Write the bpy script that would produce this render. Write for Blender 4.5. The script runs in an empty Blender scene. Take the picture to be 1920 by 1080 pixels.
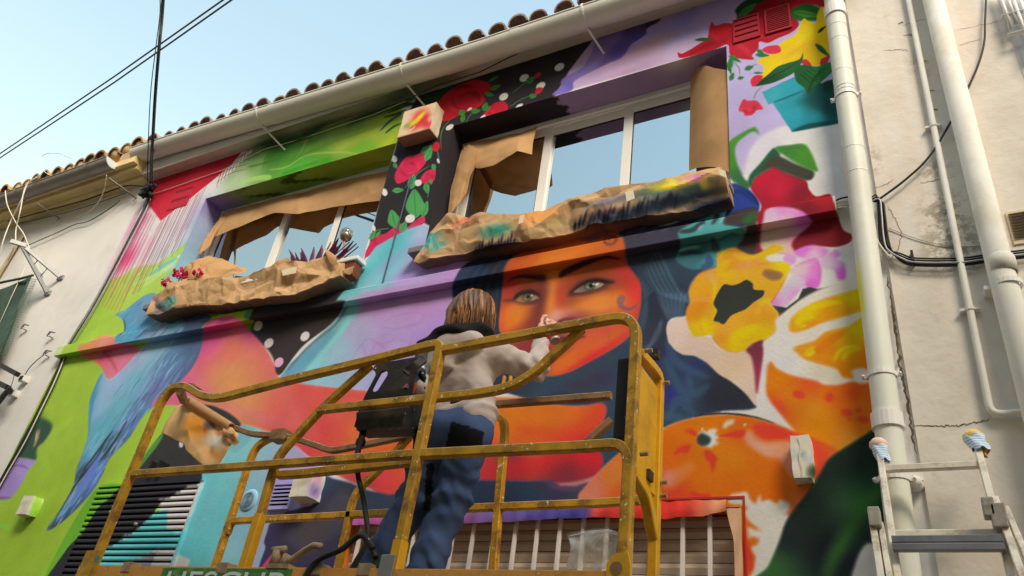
import bpy, bmesh, math, random
import numpy as np
from mathutils import Vector, Matrix
random.seed(7); RNG = np.random.default_rng(7)
scene = bpy.context.scene
col = scene.collection

# ------------------------------------------------------------------ camera
EYE = 1.6            # camera height above the ground, metres
DIST = 3.6           # camera to painted wall (wall is the plane y = 0)
FPX = 1454.48        # focal length in pixels of the 1920 px wide photograph
RT = np.array([[0.88072573, -0.15397303, -0.4479001],
               [0.45532792, 0.53558176, 0.71121633],
               [0.13037899, -0.83032794, 0.54180885]])   # camera axes (right, down, forward) as columns
cam_data = bpy.data.cameras.new('camera'); cam = bpy.data.objects.new('camera', cam_data); col.objects.link(cam)
cam_data.sensor_fit = 'HORIZONTAL'; cam_data.sensor_width = 36.0
cam_data.lens = 36.0 * FPX / 1920.0
cam_data.clip_start = 0.05; cam_data.clip_end = 2000
M = Matrix([[RT[i][0], -RT[i][1], -RT[i][2]] for i in range(3)])
cam.matrix_world = Matrix.Translation((0, -DIST, EYE)) @ M.to_4x4()
scene.camera = cam
scene.render.resolution_x = 1024; scene.render.resolution_y = 576

# ------------------------------------------------------------------ sky, sun, exposure
SUN_DIR = Vector((0.55, -0.57, 0.72)).normalized()      # towards the (veiled) sun, up behind the viewer's right shoulder
elev = math.asin(SUN_DIR.z); azim = math.atan2(SUN_DIR.x, SUN_DIR.y)
world = bpy.data.worlds.new('World'); scene.world = world; world.use_nodes = True
wn = world.node_tree.nodes; wl = world.node_tree.links
sky = wn.new('ShaderNodeTexSky'); sky.sky_type = 'NISHITA'; sky.sun_disc = False
sky.sun_elevation = elev; sky.sun_rotation = azim
sky.air_density = 3.0; sky.dust_density = 0.0; sky.ozone_density = 0.25; sky.altitude = 100
bgn = wn['Background']; bgn.inputs['Strength'].default_value = 0.105
wl.new(sky.outputs['Color'], bgn.inputs['Color'])
sun_d = bpy.data.lights.new('sun', 'SUN'); sun_d.energy = 1.5; sun_d.angle = math.radians(22); sun_d.color = (1.0, 0.84, 0.62)
sun = bpy.data.objects.new('sun', sun_d); col.objects.link(sun)
sun.rotation_euler = SUN_DIR.to_track_quat('Z', 'Y').to_euler(); sun.location = (6, -8, 14)
vs = scene.view_settings
vs.view_transform = 'Standard'; vs.look = 'None'; vs.gamma = 1.0; vs.use_curve_mapping = False
vs.exposure = 1.40
scene.render.engine = 'CYCLES'

# ------------------------------------------------------------------ helpers
def ray(px, py):
    return RT @ np.array([px - 960.0, py - 540.0, FPX])
def P(px, py, y=0.0):
    """world point where the sight line through a photograph pixel meets the plane at depth y"""
    d = ray(px, py); s = (DIST + y) / d[1]
    return Vector((d[0] * s, y, EYE + d[2] * s))
HM = np.linalg.inv(RT)
def proj(X, Y, Z):
    """world -> photograph pixel (vectorised), used to lay the mural out at its real size on the wall"""
    a = np.stack([X, Y + DIST, Z - EYE], 0)
    c = np.tensordot(HM, a, 1)
    return 960 + FPX * c[0] / c[2], 540 + FPX * c[1] / c[2]
def lin(c):
    c = np.asarray(c, float) / 255.0
    return np.where(c <= 0.04045, c / 12.92, ((c + 0.055) / 1.055) ** 2.4)
def gain(z):
    """how bright white paint stands at height z in this shaded street (measured), to turn seen colour into paint colour"""
    z = np.asarray(z, float); return np.stack([np.interp(z, GZ, g) for g in GV], -1)
GZ = [2.6, 3.1, 3.4, 4.1, 5.1, 5.6, 6.6]
GV = [[0.51,0.59,0.64,0.735,0.86,0.88,0.83],[0.48,0.56,0.60,0.69,0.81,0.83,0.785],[0.405,0.475,0.51,0.58,0.68,0.69,0.65]]
def C(r, g, b, z=4.0):
    v = lin((r, g, b)) / gain(z); v = np.clip(v*min(1.0, 0.86/v.max()), 0.003, 0.86)
    return (float(v[0]), float(v[1]), float(v[2]), 1.0)

def nd(nt, t, **kw):
    n = nt.nodes.new(t)
    for k, v in kw.items():
        if k in n.inputs: n.inputs[k].default_value = v
        else: setattr(n, k, v)
    return n
MATS = {}
def mat(name, base, *a, tint=0.0, **k):
    fresh = name not in MATS; m = _mat(name, base, *a, **k)
    if fresh and tint > 0:
        nt = m.node_tree; b = nt.nodes['Principled BSDF']; src = b.inputs['Base Color'].links[0].from_socket
        oi = nd(nt, 'ShaderNodeObjectInfo'); hs = nd(nt, 'ShaderNodeHueSaturation'); mr = nd(nt, 'ShaderNodeMapRange'); mr.inputs['To Min'].default_value = 1-tint; mr.inputs['To Max'].default_value = 1+tint
        nt.links.new(oi.outputs['Random'], mr.inputs['Value']); nt.links.new(mr.outputs['Result'], hs.inputs['Value']); nt.links.new(src, hs.inputs['Color']); nt.links.new(hs.outputs['Color'], b.inputs['Base Color'])
    return m
def _mat(name, base, rough=0.7, spec=0.3, var=0.12, vscale=6.0, bump=0.15, bscale=60.0, metal=0.0, dirt=None, dirt_amt=0.0, dirt_scale=9.0, top=None, top_amt=0.0, stretch=None, speck=None, speck_scale=70, speck_th=0.68):
    """procedural paint/plaster/metal: base colour broken up by noise, optional dirt, dust on upward faces and specks"""
    if name in MATS: return MATS[name]
    m = bpy.data.materials.new(name); m.use_nodes = True; nt = m.node_tree; L = nt.links
    b = nt.nodes['Principled BSDF']
    b.inputs['Roughness'].default_value = rough; b.inputs['Specular IOR Level'].default_value = spec; b.inputs['Metallic'].default_value = metal
    tc = nd(nt, 'ShaderNodeTexCoord'); geo = nd(nt, 'ShaderNodeNewGeometry')
    src = geo.outputs['Position']
    if stretch:
        mp = nd(nt, 'ShaderNodeMapping'); mp.inputs['Scale'].default_value = stretch
        L.new(src, mp.inputs['Vector']); src = mp.outputs['Vector']
    n1 = nd(nt, 'ShaderNodeTexNoise', Scale=vscale, Detail=6.0, Roughness=0.6); L.new(src, n1.inputs['Vector'])
    if isinstance(base, str):
        at = nd(nt, 'ShaderNodeAttribute', attribute_name=base); colr = at.outputs['Color']
    else:
        rgb = nd(nt, 'ShaderNodeRGB'); rgb.outputs[0].default_value = base; colr = rgb.outputs[0]
    mr = nd(nt, 'ShaderNodeMapRange'); mr.inputs['From Min'].default_value = 0.3; mr.inputs['From Max'].default_value = 0.7
    mr.inputs['To Min'].default_value = 1 - var; mr.inputs['To Max'].default_value = 1 + var * 0.6
    L.new(n1.outputs['Fac'], mr.inputs['Value'])
    mx = nd(nt, 'ShaderNodeMix', data_type='RGBA', blend_type='MULTIPLY'); mx.inputs[0].default_value = 1.0
    L.new(colr, mx.inputs[6]); L.new(mr.outputs['Result'], mx.inputs[7]); colr = mx.outputs[2]
    if dirt is not None and dirt_amt > 0:
        n2 = nd(nt, 'ShaderNodeTexNoise', Scale=dirt_scale, Detail=8.0, Roughness=0.7); L.new(src, n2.inputs['Vector'])
        r2 = nd(nt, 'ShaderNodeMapRange'); r2.inputs['From Min'].default_value = 0.5; r2.inputs['From Max'].default_value = 0.66; r2.inputs['To Max'].default_value = dirt_amt
        L.new(n2.outputs['Fac'], r2.inputs['Value'])
        m2 = nd(nt, 'ShaderNodeMix', data_type='RGBA'); m2.inputs[7].default_value = dirt
        L.new(r2.outputs['Result'], m2.inputs[0]); L.new(colr, m2.inputs[6]); colr = m2.outputs[2]
    if top is not None and top_amt > 0:
        sx = nd(nt, 'ShaderNodeSeparateXYZ'); L.new(geo.outputs['Normal'], sx.inputs[0])
        r3 = nd(nt, 'ShaderNodeMapRange'); r3.inputs['From Min'].default_value = 0.25; r3.inputs['From Max'].default_value = 0.7; r3.inputs['To Max'].default_value = top_amt
        L.new(sx.outputs['Z'], r3.inputs['Value'])
        n3 = nd(nt, 'ShaderNodeTexNoise', Scale=25.0, Detail=6.0); L.new(src, n3.inputs['Vector'])
        r4 = nd(nt, 'ShaderNodeMapRange'); r4.inputs['From Min'].default_value = 0.35; r4.inputs['From Max'].default_value = 0.55
        L.new(n3.outputs['Fac'], r4.inputs['Value'])
        mm = nd(nt, 'ShaderNodeMath', operation='MULTIPLY'); L.new(r3.outputs['Result'], mm.inputs[0]); L.new(r4.outputs['Result'], mm.inputs[1])
        m3 = nd(nt, 'ShaderNodeMix', data_type='RGBA'); m3.inputs[7].default_value = top
        L.new(mm.outputs[0], m3.inputs[0]); L.new(colr, m3.inputs[6]); colr = m3.outputs[2]
    if speck is not None:
        n4 = nd(nt, 'ShaderNodeTexNoise', Scale=speck_scale, Detail=3.0, Roughness=0.55); L.new(geo.outputs['Position'], n4.inputs['Vector'])
        r5 = nd(nt, 'ShaderNodeMapRange'); r5.inputs['From Min'].default_value = speck_th; r5.inputs['From Max'].default_value = speck_th + 0.03
        L.new(n4.outputs['Fac'], r5.inputs['Value'])
        m4 = nd(nt, 'ShaderNodeMix', data_type='RGBA'); m4.inputs[7].default_value = speck
        L.new(r5.outputs['Result'], m4.inputs[0]); L.new(colr, m4.inputs[6]); colr = m4.outputs[2]
    L.new(colr, b.inputs['Base Color'])
    if bump > 0:
        nb = nd(nt, 'ShaderNodeTexNoise', Scale=bscale, Detail=5.0, Roughness=0.6); L.new(src, nb.inputs['Vector'])
        bp = nd(nt, 'ShaderNodeBump', Strength=bump, Distance=0.004); L.new(nb.outputs['Fac'], bp.inputs['Height']); L.new(bp.outputs['Normal'], b.inputs['Normal'])
    MATS[name] = m
    return m

class MB:
    """collects shapes into one mesh"""
    def __init__(s): s.v = []; s.f = []; s.smooth = []
    def add(s, vs_, fs_, smooth=False):
        o = len(s.v); s.v += [tuple(v) for v in vs_]; s.f += [tuple(i + o for i in f) for f in fs_]; s.smooth += [smooth] * len(fs_); return s
    def box(s, lo, hi, bev=0.0):
        x0, y0, z0 = lo; x1, y1, z1 = hi
        if bev <= 0:
            return s.add([(x0,y0,z0),(x1,y0,z0),(x1,y1,z0),(x0,y1,z0),(x0,y0,z1),(x1,y0,z1),(x1,y1,z1),(x0,y1,z1)],
                         [(0,3,2,1),(4,5,6,7),(0,1,5,4),(1,2,6,5),(2,3,7,6),(3,0,4,7)])
        bm = bmesh.new(); bmesh.ops.create_cube(bm, size=1.0)
        for v in bm.verts: v.co = Vector(((x0+x1)/2 + v.co.x*(x1-x0), (y0+y1)/2 + v.co.y*(y1-y0), (z0+z1)/2 + v.co.z*(z1-z0)))
        bmesh.ops.bevel(bm, geom=bm.edges[:], offset=bev, segments=2, affect='EDGES', profile=0.6)
        bm.verts.index_update(); s.add([v.co[:] for v in bm.verts], [[v.index for v in f.verts] for f in bm.faces]); bm.free(); return s
    def obox(s, pts8):
        return s.add(pts8, [(0,3,2,1),(4,5,6,7),(0,1,5,4),(1,2,6,5),(2,3,7,6),(3,0,4,7)])
    def tube(s, pts, r, n=8, square=False, up=None, cap=True, smooth=None, rs=None):
        """sweep along a polyline; square=True gives a box section of half size r (or (r1, r2))"""
        pts = [Vector(p) for p in pts]; N = len(pts); rings = []
        prev = None
        for i, p in enumerate(pts):
            t = (pts[min(i+1, N-1)] - pts[max(i-1, 0)]).normalized()
            u = Vector(up) if up is not None else (Vector((0,0,1)) if abs(t.z) < 0.9 else Vector((0,1,0)))
            if prev is not None and up is None: u = prev
            a = u - t * u.dot(t)
            if a.length < 1e-5: a = t.orthogonal()
            a.normalize(); b = t.cross(a); prev = a
            k = 1.0
            if 0 < i < N-1 and square:
                d1 = (pts[i]-pts[i-1]).normalized(); d2 = (pts[i+1]-pts[i]).normalized()
                c = max(0.3, math.sqrt(max(0.0, (1+d1.dot(d2))/2))); k = 1/c
            rr = rs[i] if rs is not None else r
            if square:
                r1, r2 = (rr if isinstance(rr, tuple) else (rr, rr)); c = 0.22*min(r1, r2)
                ring = []
                for (sa, sb) in ((1,1),(1,-1),(-1,-1),(-1,1)):
                    q = [(sa*(r1-c), sb*r2), (sa*r1, sb*(r2-c))]
                    if (sa*sb) < 0: q = q[::-1]
                    if sa > 0 and sb > 0: q = [(sa*(r1-c), sb*r2), (sa*r1, sb*(r2-c))]
                    ring += q
                # order by angle
                ring.sort(key=lambda q: math.atan2(q[1], q[0]))
                rings.append([p + a*q[0]*1.0 + b*q[1] for q in ring])
            else:
                rings.append([p + (a*math.cos(2*math.pi*j/n) + b*math.sin(2*math.pi*j/n))*rr for j in range(n)])
        n = len(rings[0]); V = [v for r_ in rings for v in r_]; F = []
        for i in range(N-1):
            for j in range(n):
                F.append((i*n+j, i*n+(j+1) % n, (i+1)*n+(j+1) % n, (i+1)*n+j))
        if cap: F.append(tuple(range(n))[::-1]); F.append(tuple(range((N-1)*n, N*n)))
        return s.add(V, F, (not square) if smooth is None else smooth)
    def grid(s, G, smooth=True, flip=False):
        """G[i][j] points"""
        n = len(G); m = len(G[0]); V = [p for r_ in G for p in r_]
        F = [(i*m+j, i*m+j+1, (i+1)*m+j+1, (i+1)*m+j) for i in range(n-1) for j in range(m-1)]
        if flip: F = [f[::-1] for f in F]
        return s.add(V, F, smooth)
    def lathe(s, prof, center, axis=(0,0,1), n=16, smooth=True):
        ax = Vector(axis).normalized(); a = ax.orthogonal().normalized(); b = ax.cross(a); c = Vector(center)
        V = []; F = []; m = len(prof)
        for r_, h in prof:
            for j in range(n):
                t = 2*math.pi*j/n; V.append(c + ax*h + (a*math.cos(t)+b*math.sin(t))*r_)
        for i in range(m-1):
            for j in range(n):
                F.append((i*n+j, i*n+(j+1) % n, (i+1)*n+(j+1) % n, (i+1)*n+j))
        return s.add(V, F, smooth)
    def prism(s, poly, d):
        """polygon of 3D points extruded by vector d"""
        d = Vector(d); n = len(poly); V = [Vector(p) for p in poly] + [Vector(p)+d for p in poly]
        F = [tuple(range(n))[::-1], tuple(range(n, 2*n))] + [(i, (i+1) % n, n+(i+1) % n, n+i) for i in range(n)]
        return s.add(V, F)
    def mesh(s, name):
        me = bpy.data.meshes.new(name); me.from_pydata([tuple(v) for v in s.v], [], s.f)
        me.polygons.foreach_set('use_smooth', s.smooth); me.update(); return me
    def build(s, name, m, parent=None, fixn=True):
        me = s.mesh(name)
        if fixn:
            bm = bmesh.new(); bm.from_mesh(me); bmesh.ops.recalc_face_normals(bm, faces=bm.faces[:]); bm.to_mesh(me); bm.free()
        return link(name, me, m, parent)
def link(name, me, m=None, parent=None):
    o = bpy.data.objects.new(name, me); col.objects.link(o)
    if m is not None:
        if len(me.materials) == 0: me.materials.append(m)
    if parent is not None: o.parent = parent
    return o
def tag(o, label=None, cat=None, group=None, kind=None):
    if label: o['label'] = label
    if cat: o['category'] = cat
    if group: o['group'] = group
    if kind: o['kind'] = kind
    return o
def thing(name, label, cat, group=None):
    return tag(bpy.data.objects.new(name, None), label, cat, group) if False else _thing(name, label, cat, group)
def _thing(name, label, cat, group):
    o = bpy.data.objects.new(name, None); o.empty_display_size = 0.1; col.objects.link(o); return tag(o, label, cat, group)
def smooth_path(pts, n=6, closed=False):
    """Catmull-Rom through points (any dimension)"""
    p = np.asarray([tuple(q) for q in pts], float); N = len(p); out = []
    rng = range(N) if closed else range(N-1)
    for i in rng:
        p0 = p[(i-1) % N] if closed or i > 0 else p[i]; p1 = p[i]; p2 = p[(i+1) % N]
        p3 = p[(i+2) % N] if closed or i+2 < N else p2
        t = np.linspace(0, 1, n, endpoint=False)[:, None]
        out.append(0.5*((2*p1)+(-p0+p2)*t+(2*p0-5*p1+4*p2-p3)*t**2+(-p0+3*p1-3*p2+p3)*t**3))
    out = np.concatenate(out)
    if not closed: out = np.concatenate([out, p[-1:]])
    return out
def fillet(pts, r, n=5):
    """round the inner corners of a polyline"""
    pts = [Vector(p) for p in pts]; out = [pts[0]]
    for i in range(1, len(pts)-1):
        a, b, c = pts[i-1], pts[i], pts[i+1]; rr = min(r, (a-b).length*0.45, (c-b).length*0.45)
        p = b+(a-b).normalized()*rr; q = b+(c-b).normalized()*rr
        for k in range(n+1):
            t = k/n; out.append(p*(1-t)**2 + b*2*t*(1-t) + q*t*t)
    out.append(pts[-1]); return out
def fbm(x, y, z=0, seed=0, octaves=4):
    """cheap smooth pseudo noise from rotated sines (vectorised)"""
    r = np.random.default_rng(seed); out = 0; amp = 1; tot = 0; f = 1.0
    for o in range(octaves):
        for k in range(3):
            d = r.normal(size=3); d /= np.linalg.norm(d)
            out = out + amp*np.sin(f*(d[0]*x+d[1]*y+d[2]*z)*2*math.pi + r.uniform(0, 6.28)); tot += amp
        f *= 2.03; amp *= 0.55
    return out/tot*1.6

def crease(x, z, f, seed):
    """one octave of straight-creased crumple: random heights joined by flat triangles"""
    r = np.random.default_rng(seed); T = r.uniform(-1, 1, (64, 64)); a = r.uniform(0, 6.28); ph = r.uniform(0, 6.28, 4)
    u = (x*np.cos(a)-z*np.sin(a))*f; v = (x*np.sin(a)+z*np.cos(a))*f
    u, v = u+0.32*np.sin(v*1.7+ph[0])+0.2*np.sin(u*2.9+ph[1]), v+0.32*np.sin(u*1.9+ph[2])+0.2*np.sin(v*3.1+ph[3])
    s = (u+v)*0.366; i = np.floor(u+s).astype(int); j = np.floor(v+s).astype(int); fa = u+s-i; fb = v+s-j
    h = lambda p_, q_: T[p_ % 64, q_ % 64]
    A = h(i, j); D = h(i+1, j+1); B = h(i+1, j); E = h(i, j+1)
    return np.where(fa > fb, A*(1-fa)+B*(fa-fb)+D*fb, A*(1-fb)+E*(fb-fa)+D*fa)
def facets(x, z, f, seed, n=3):
    return crease(x, z, f, seed)+0.5*crease(x, z, f*2.1, seed+77)+(0.22*crease(x, z, f*4.4, seed+99) if n > 3 else 0)
# ------------------------------------------------------------------ the mural, painted on a wall-sized canvas (metres, not pixels of any view)
XL, XR = -7.08, -0.045
CX0, CX1, CZ0, CZ1, CR = XL-0.06, 0.06, 2.1, 6.72, 0.0045
CW = int((CX1-CX0)/CR)+1; CH = int((CZ1-CZ0)/CR)+1
canvas = np.empty((CH, CW, 3), np.float32); canvas[:] = (222, 214, 200)
ORG = {'g':(0,0,1),'A':(0,240,3.6),'B':(0,480,3.6),'C':(0,780,3.6),'D':(400,0,3.6),'E':(360,260,3.6),'F':(800,0,3.6),'G':(760,220,3.6),'H':(1180,0,3.6),
 'I':(1180,240,3.6),'J':(1440,0,3.6),'K':(1440,240,3.6),'L':(1440,500,3.6),'M':(1440,780,3.6),'N':(1180,500,3.6),'O':(1180,780,3.6),'Q':(800,440,3.6),
 'R':(440,480,3.6),'S':(140,680,3.6),'T':(140,780,3.6),'U':(480,780,3.6),'V':(620,640,3.6),'X':(840,780,3.6),'b':(240,480,5.683)}
_o = ORG['g']
def org(k):
    global _o; _o = ORG[k]
def topx(p):
    p = np.asarray(p, float); return np.stack([_o[0]+p[..., 0]/_o[2], _o[1]+p[..., 1]/_o[2]], -1)
def wallxy(px):
    d = RT @ np.stack([px[..., 0].ravel()-960, px[..., 1].ravel()-540, np.full(px[..., 0].size, FPX)])
    return np.stack([d[0]*DIST/d[1], EYE+d[2]*DIST/d[1]], -1).reshape(px.shape)
def cc(p):   # canvas coordinates
    w = wallxy(topx(p)); return np.stack([(w[..., 0]-CX0)/CR, (w[..., 1]-CZ0)/CR], -1)
def raster(poly, pad):
    x0 = int(max(0, math.floor(poly[:, 0].min())-pad)); x1 = int(min(CW, math.ceil(poly[:, 0].max())+pad+2))
    y0 = int(max(0, math.floor(poly[:, 1].min())-pad)); y1 = int(min(CH, math.ceil(poly[:, 1].max())+pad+2))
    if x1-x0 < 1 or y1-y0 < 1: return None
    w, h = x1-x0, y1-y0; SS = 2
    acc = np.zeros((h, w+2), np.float32)
    a = poly; b = np.roll(poly, -1, 0)
    for sub in range(SS):
        yy = (sub+0.5)/SS-0.5
        for (ax, ay), (bx, by) in zip(a, b):
            if ay == by: continue
            sg = 1.0 if by > ay else -1.0
            lo, hi = (ay, by) if ay < by else (by, ay)
            r0 = max(0, math.ceil(lo-yy-y0)); r1 = min(h-1, math.ceil(hi-yy-y0)-1)
            if r1 < r0: continue
            rows = np.arange(r0, r1+1)
            xs = ax+(rows+y0+yy-ay)*(bx-ax)/(by-ay)+0.5-x0
            xs = np.clip(xs, 0, w-0.001); ix = xs.astype(int); fx = xs-ix
            acc[rows, ix] += sg*(1-fx)/SS; acc[rows, ix+1] += sg*fx/SS
    return x0, y0, np.clip(np.abs(np.cumsum(acc, 1)[:, :w]), 0, 1)
def blur(m, r):
    r = int(round(r))
    if r < 1: return m
    for _ in range(2):
        for ax in (0, 1):
            mp = np.pad(m, [(r+1, r) if k == ax else (0, 0) for k in (0, 1)]); c = np.cumsum(mp, ax, dtype=np.float64)
            k = 2*r+1
            m = (c[k:] - c[:-k] if ax == 0 else c[:, k:] - c[:, :-k])/k
    return m.astype(np.float32)
CLIP = None
def comp(x0, y0, m, color, alpha):
    h, w = m.shape; reg = canvas[y0:y0+h, x0:x0+w]
    if CLIP is not None: m = m*CLIP[y0:y0+h, x0:x0+w]
    m = (m*alpha)[..., None]
    if isinstance(color, list):     # airbrushed blend between several colour points
        gy, gx = np.mgrid[y0:y0+h, x0:x0+w].astype(np.float32); num = 0; den = 0
        for (qx, qy, c) in color:
            q = cc(np.array([[qx, qy]]))[0]; wgt = 1.0/((gx-q[0])**2+(gy-q[1])**2+71.0)**1.5
            num = num+wgt[..., None]*np.array(c, np.float32); den = den+wgt
        color = num/den[..., None]
    else: color = np.array(color, np.float32)
    reg[:] = reg*(1-m)+color*m
def mask_of(pts, smooth=True, soft=0.0):
    p = cc(np.array(pts, float))
    if smooth: p = smooth_path(p, 6, True)
    r = raster(p, 3+3*soft/CR)
    full = np.zeros((CH, CW), np.float32)
    if r is None: return full
    x0, y0, m = r; m = blur(m, soft/CR/2); full[y0:y0+m.shape[0], x0:x0+m.shape[1]] = m; return full
def fill(pts, color, soft=0.004, smooth=True, alpha=1.0):
    p = cc(np.array(pts, float))
    if smooth: p = smooth_path(p, 6, True)
    r = raster(p, 3+3*soft/CR)
    if r is None: return
    x0, y0, m = r
    comp(x0, y0, blur(m, soft/CR/2), color, alpha)
def sharp(pts, color, soft=0.003, alpha=1.0): fill(pts, color, soft, False, alpha)
def dab(x, y, rx, ry, color, alpha=0.8, ang=0.0):
    """airbrush spot: centre in picture units, radii in metres"""
    c = cc(np.array([[x, y]]))[0]; R = max(rx, ry)*1.6/CR
    x0 = int(max(0, c[0]-R)); x1 = int(min(CW, c[0]+R+1)); y0 = int(max(0, c[1]-R)); y1 = int(min(CH, c[1]+R+1))
    if x1 <= x0 or y1 <= y0: return
    gy, gx = np.mgrid[y0:y1, x0:x1].astype(np.float32); dx = (gx-c[0])*CR; dy = (gy-c[1])*CR
    a = math.radians(ang); u = (dx*math.cos(a)+dy*math.sin(a))/rx; v = (-dx*math.sin(a)+dy*math.cos(a))/ry
    comp(x0, y0, np.exp(-1.4*(u*u+v*v)), color, alpha)
def ell(x, y, rx, ry, color, ang=0.0, soft=0.004, alpha=1.0):
    t = np.linspace(0, 2*np.pi, 20, endpoint=False); a = math.radians(ang)
    pts = np.stack([x+rx*np.cos(t)*math.cos(a)-ry*np.sin(t)*math.sin(a), y+rx*np.cos(t)*math.sin(a)+ry*np.sin(t)*math.cos(a)], -1)
    fill(pts, color, soft, False, alpha)
def stroke(pts, w, color, soft=0.004, alpha=1.0, taper=True, n=6):
    """brush line, width in metres"""
    p = cc(np.array(pts, float)); p = smooth_path(p, n) if len(p) > 2 else np.linspace(p[0], p[1], 6)
    t = np.gradient(p, axis=0); t /= np.linalg.norm(t, axis=1)[:, None]+1e-9; nrm = np.stack([-t[:, 1], t[:, 0]], -1)
    s = np.linspace(0, 1, len(p)); k = np.sin(np.pi*np.clip(s*0.9+0.07, 0, 1))**0.6 if taper else np.ones(len(p))
    h = nrm*(w/2/CR*k)[:, None]
    poly = np.concatenate([p+h, (p-h)[::-1]]); r = raster(poly, 3+3*soft/CR)
    if r is None: return
    x0, y0, m = r; comp(x0, y0, blur(m, soft/CR/2), color, alpha)
def leaf(a, b, w, color, vein=None):
    """pointed leaf from a to b (picture units), w = half width fraction"""
    a = np.array(a, float); b = np.array(b, float); d = b-a; nrm = np.array([-d[1], d[0]])
    fill([a, a+d*0.3+nrm*w*0.9, a+d*0.6+nrm*w*0.8, b, a+d*0.6-nrm*w*0.8, a+d*0.3-nrm*w*0.9], color, 0.003)
    if vein: stroke([a+d*0.05, a+d*0.5, b], 0.007, vein, 0.003, 0.8)

# ---- far left: lime field
org('g')
fill([(-160,1010),(-60,905),(20,782),(70,690),(110,650),(160,604),(186,560),(208,524),(250,516),(300,508),(345,500),(380,520),(430,565),(480,575),(500,590),(470,640),(400,700),(345,790),(330,860),(330,900),(300,960),(200,1130),(-220,1130)],
     [(250,545,(168,198,78)),(180,600,(158,188,66)),(130,760,(148,176,58)),(300,830,(150,180,60)),(60,1000,(128,154,46)),(150,900,(140,166,52)),(430,580,(150,170,50))], 0.035)
org('A')
org('C')
fill([(95,285),(120,200),(160,130),(200,60),(260,15),(330,35),(352,80),(300,170),(250,215),(240,300),(160,290)],(54,78,62),.03); dab(250,60,.10,.10,(60,90,60),.8)
stroke([(262,90),(250,150),(228,210)],.035,(196,140,96),.015,.9); stroke([(250,100),(238,170)],.012,(216,206,190),.006)
fill([(85,290),(160,285),(243,303),(232,325),(195,362),(150,450),(70,552),(-20,565),(-140,560),(0,420)],[(150,330,(150,124,172)),(60,480,(140,116,166)),(200,320,(160,136,180))],.005)
stroke([(70,340),(140,335),(195,360)],.016,(116,92,140),.006); fill([(-20,565),(-60,545),(70,548),(66,556)],(110,86,132),.006)
stroke([(-10,732),(30,740),(66,766)],.03,(110,170,60),.005)
org('A')
# ---- pink drip zone under the red corner
dab(900,700,0.25,0.5,(214,150,170),0.5); dab(855,880,0.16,0.20,(226,60,112),0.9); dab(940,640,0.16,0.22,(214,90,128),0.6); dab(1180,700,0.5,0.5,(205,196,196),0.7)
dab(1100,840,0.3,0.2,(200,205,205),0.6)
org('A')
for (x,y,rx,ry,c,a) in [(1440,520,.16,.2,(128,108,160),.9),(1330,620,.22,.3,(160,170,186),.8),(1400,700,.12,.2,(118,150,170),.8),(1290,790,.2,.14,(120,176,184),.8),(1180,900,.25,.12,(130,190,190),.7),(1330,560,.1,.2,(176,160,190),.6)]:
    dab(x,y,rx,ry,c,a)
for (p,w,c,al) in [([(760,1060),(900,980),(1040,960),(1180,860),(1290,760)],.16,(166,200,80),.8),([(1000,1010),(1100,930),(1200,880)],.05,(96,180,196),.8),([(900,1060),(1050,990),(1180,900)],.03,(200,222,140),.7),([(960,1070),(1120,960),(1230,850)],.025,(206,226,150),.7),([(1080,1060),(1160,980),(1230,930)],.05,(100,176,196),.8)]:
    stroke(p,w,c,0.03,al)
fill([(1165,970),(1200,890),(1240,800),(1270,810),(1255,860),(1300,840),(1310,870),(1240,930),(1200,975)],(186,208,30),0.01)
for q in [(1410,420),(1330,730),(1208,868),(1360,590),(1270,780)]: ell(q[0],q[1],9,9,(222,226,220),0,0.006,0.8)
# drips
r0 = np.random.default_rng(3)
for i in range(27):
    t = i/26; xs = 955+t*440; top = (575+40*t if t < 0.25 else 640-(t-0.25)*330)+r0.uniform(-8,8)
    a = wallxy(topx(np.array([[xs,top]])))[0]; L = r0.uniform(0.75,1.35)*(1-0.35*t)
    cx = (a[0]-CX0)/CR; cz = (a[1]-CZ0)/CR; w = r0.uniform(0.6,1.25)
    poly = np.array([(cx-w,cz),(cx+w,cz),(cx+w*0.9,cz-L/CR),(cx-w*0.9,cz-L/CR)]); rr = raster(poly,3)
    c = [(150,62,78),(176,76,98),(120,66,66),(196,60,100)][i%4 if t<0.4 else i%3]
    if rr is not None: comp(rr[0],rr[1],rr[2],c,0.85)
for i in range(8):
    a = wallxy(topx(np.array([[890+i*22,690+i*6]])))[0]; cx=(a[0]-CX0)/CR; cz=(a[1]-CZ0)/CR
    rr = raster(np.array([(cx-1.4,cz),(cx+1.4,cz),(cx+1,cz-200),(cx-1,cz-200)]),3); comp(rr[0],rr[1],blur(rr[2],1),(216,60,110),0.7)
# red corner flag
sharp([(985,470),(1005,520),(1085,627),(1180,552),(1290,470),(1440,350),(1560,250),(1630,165),(1560,140),(1300,200),(1060,300),(1000,420)],
      [(1100,580,(198,44,60)),(1300,430,(192,38,54)),(1150,360,(176,32,48)),(1550,220,(168,28,46))],0.008)
org('E')
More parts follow.
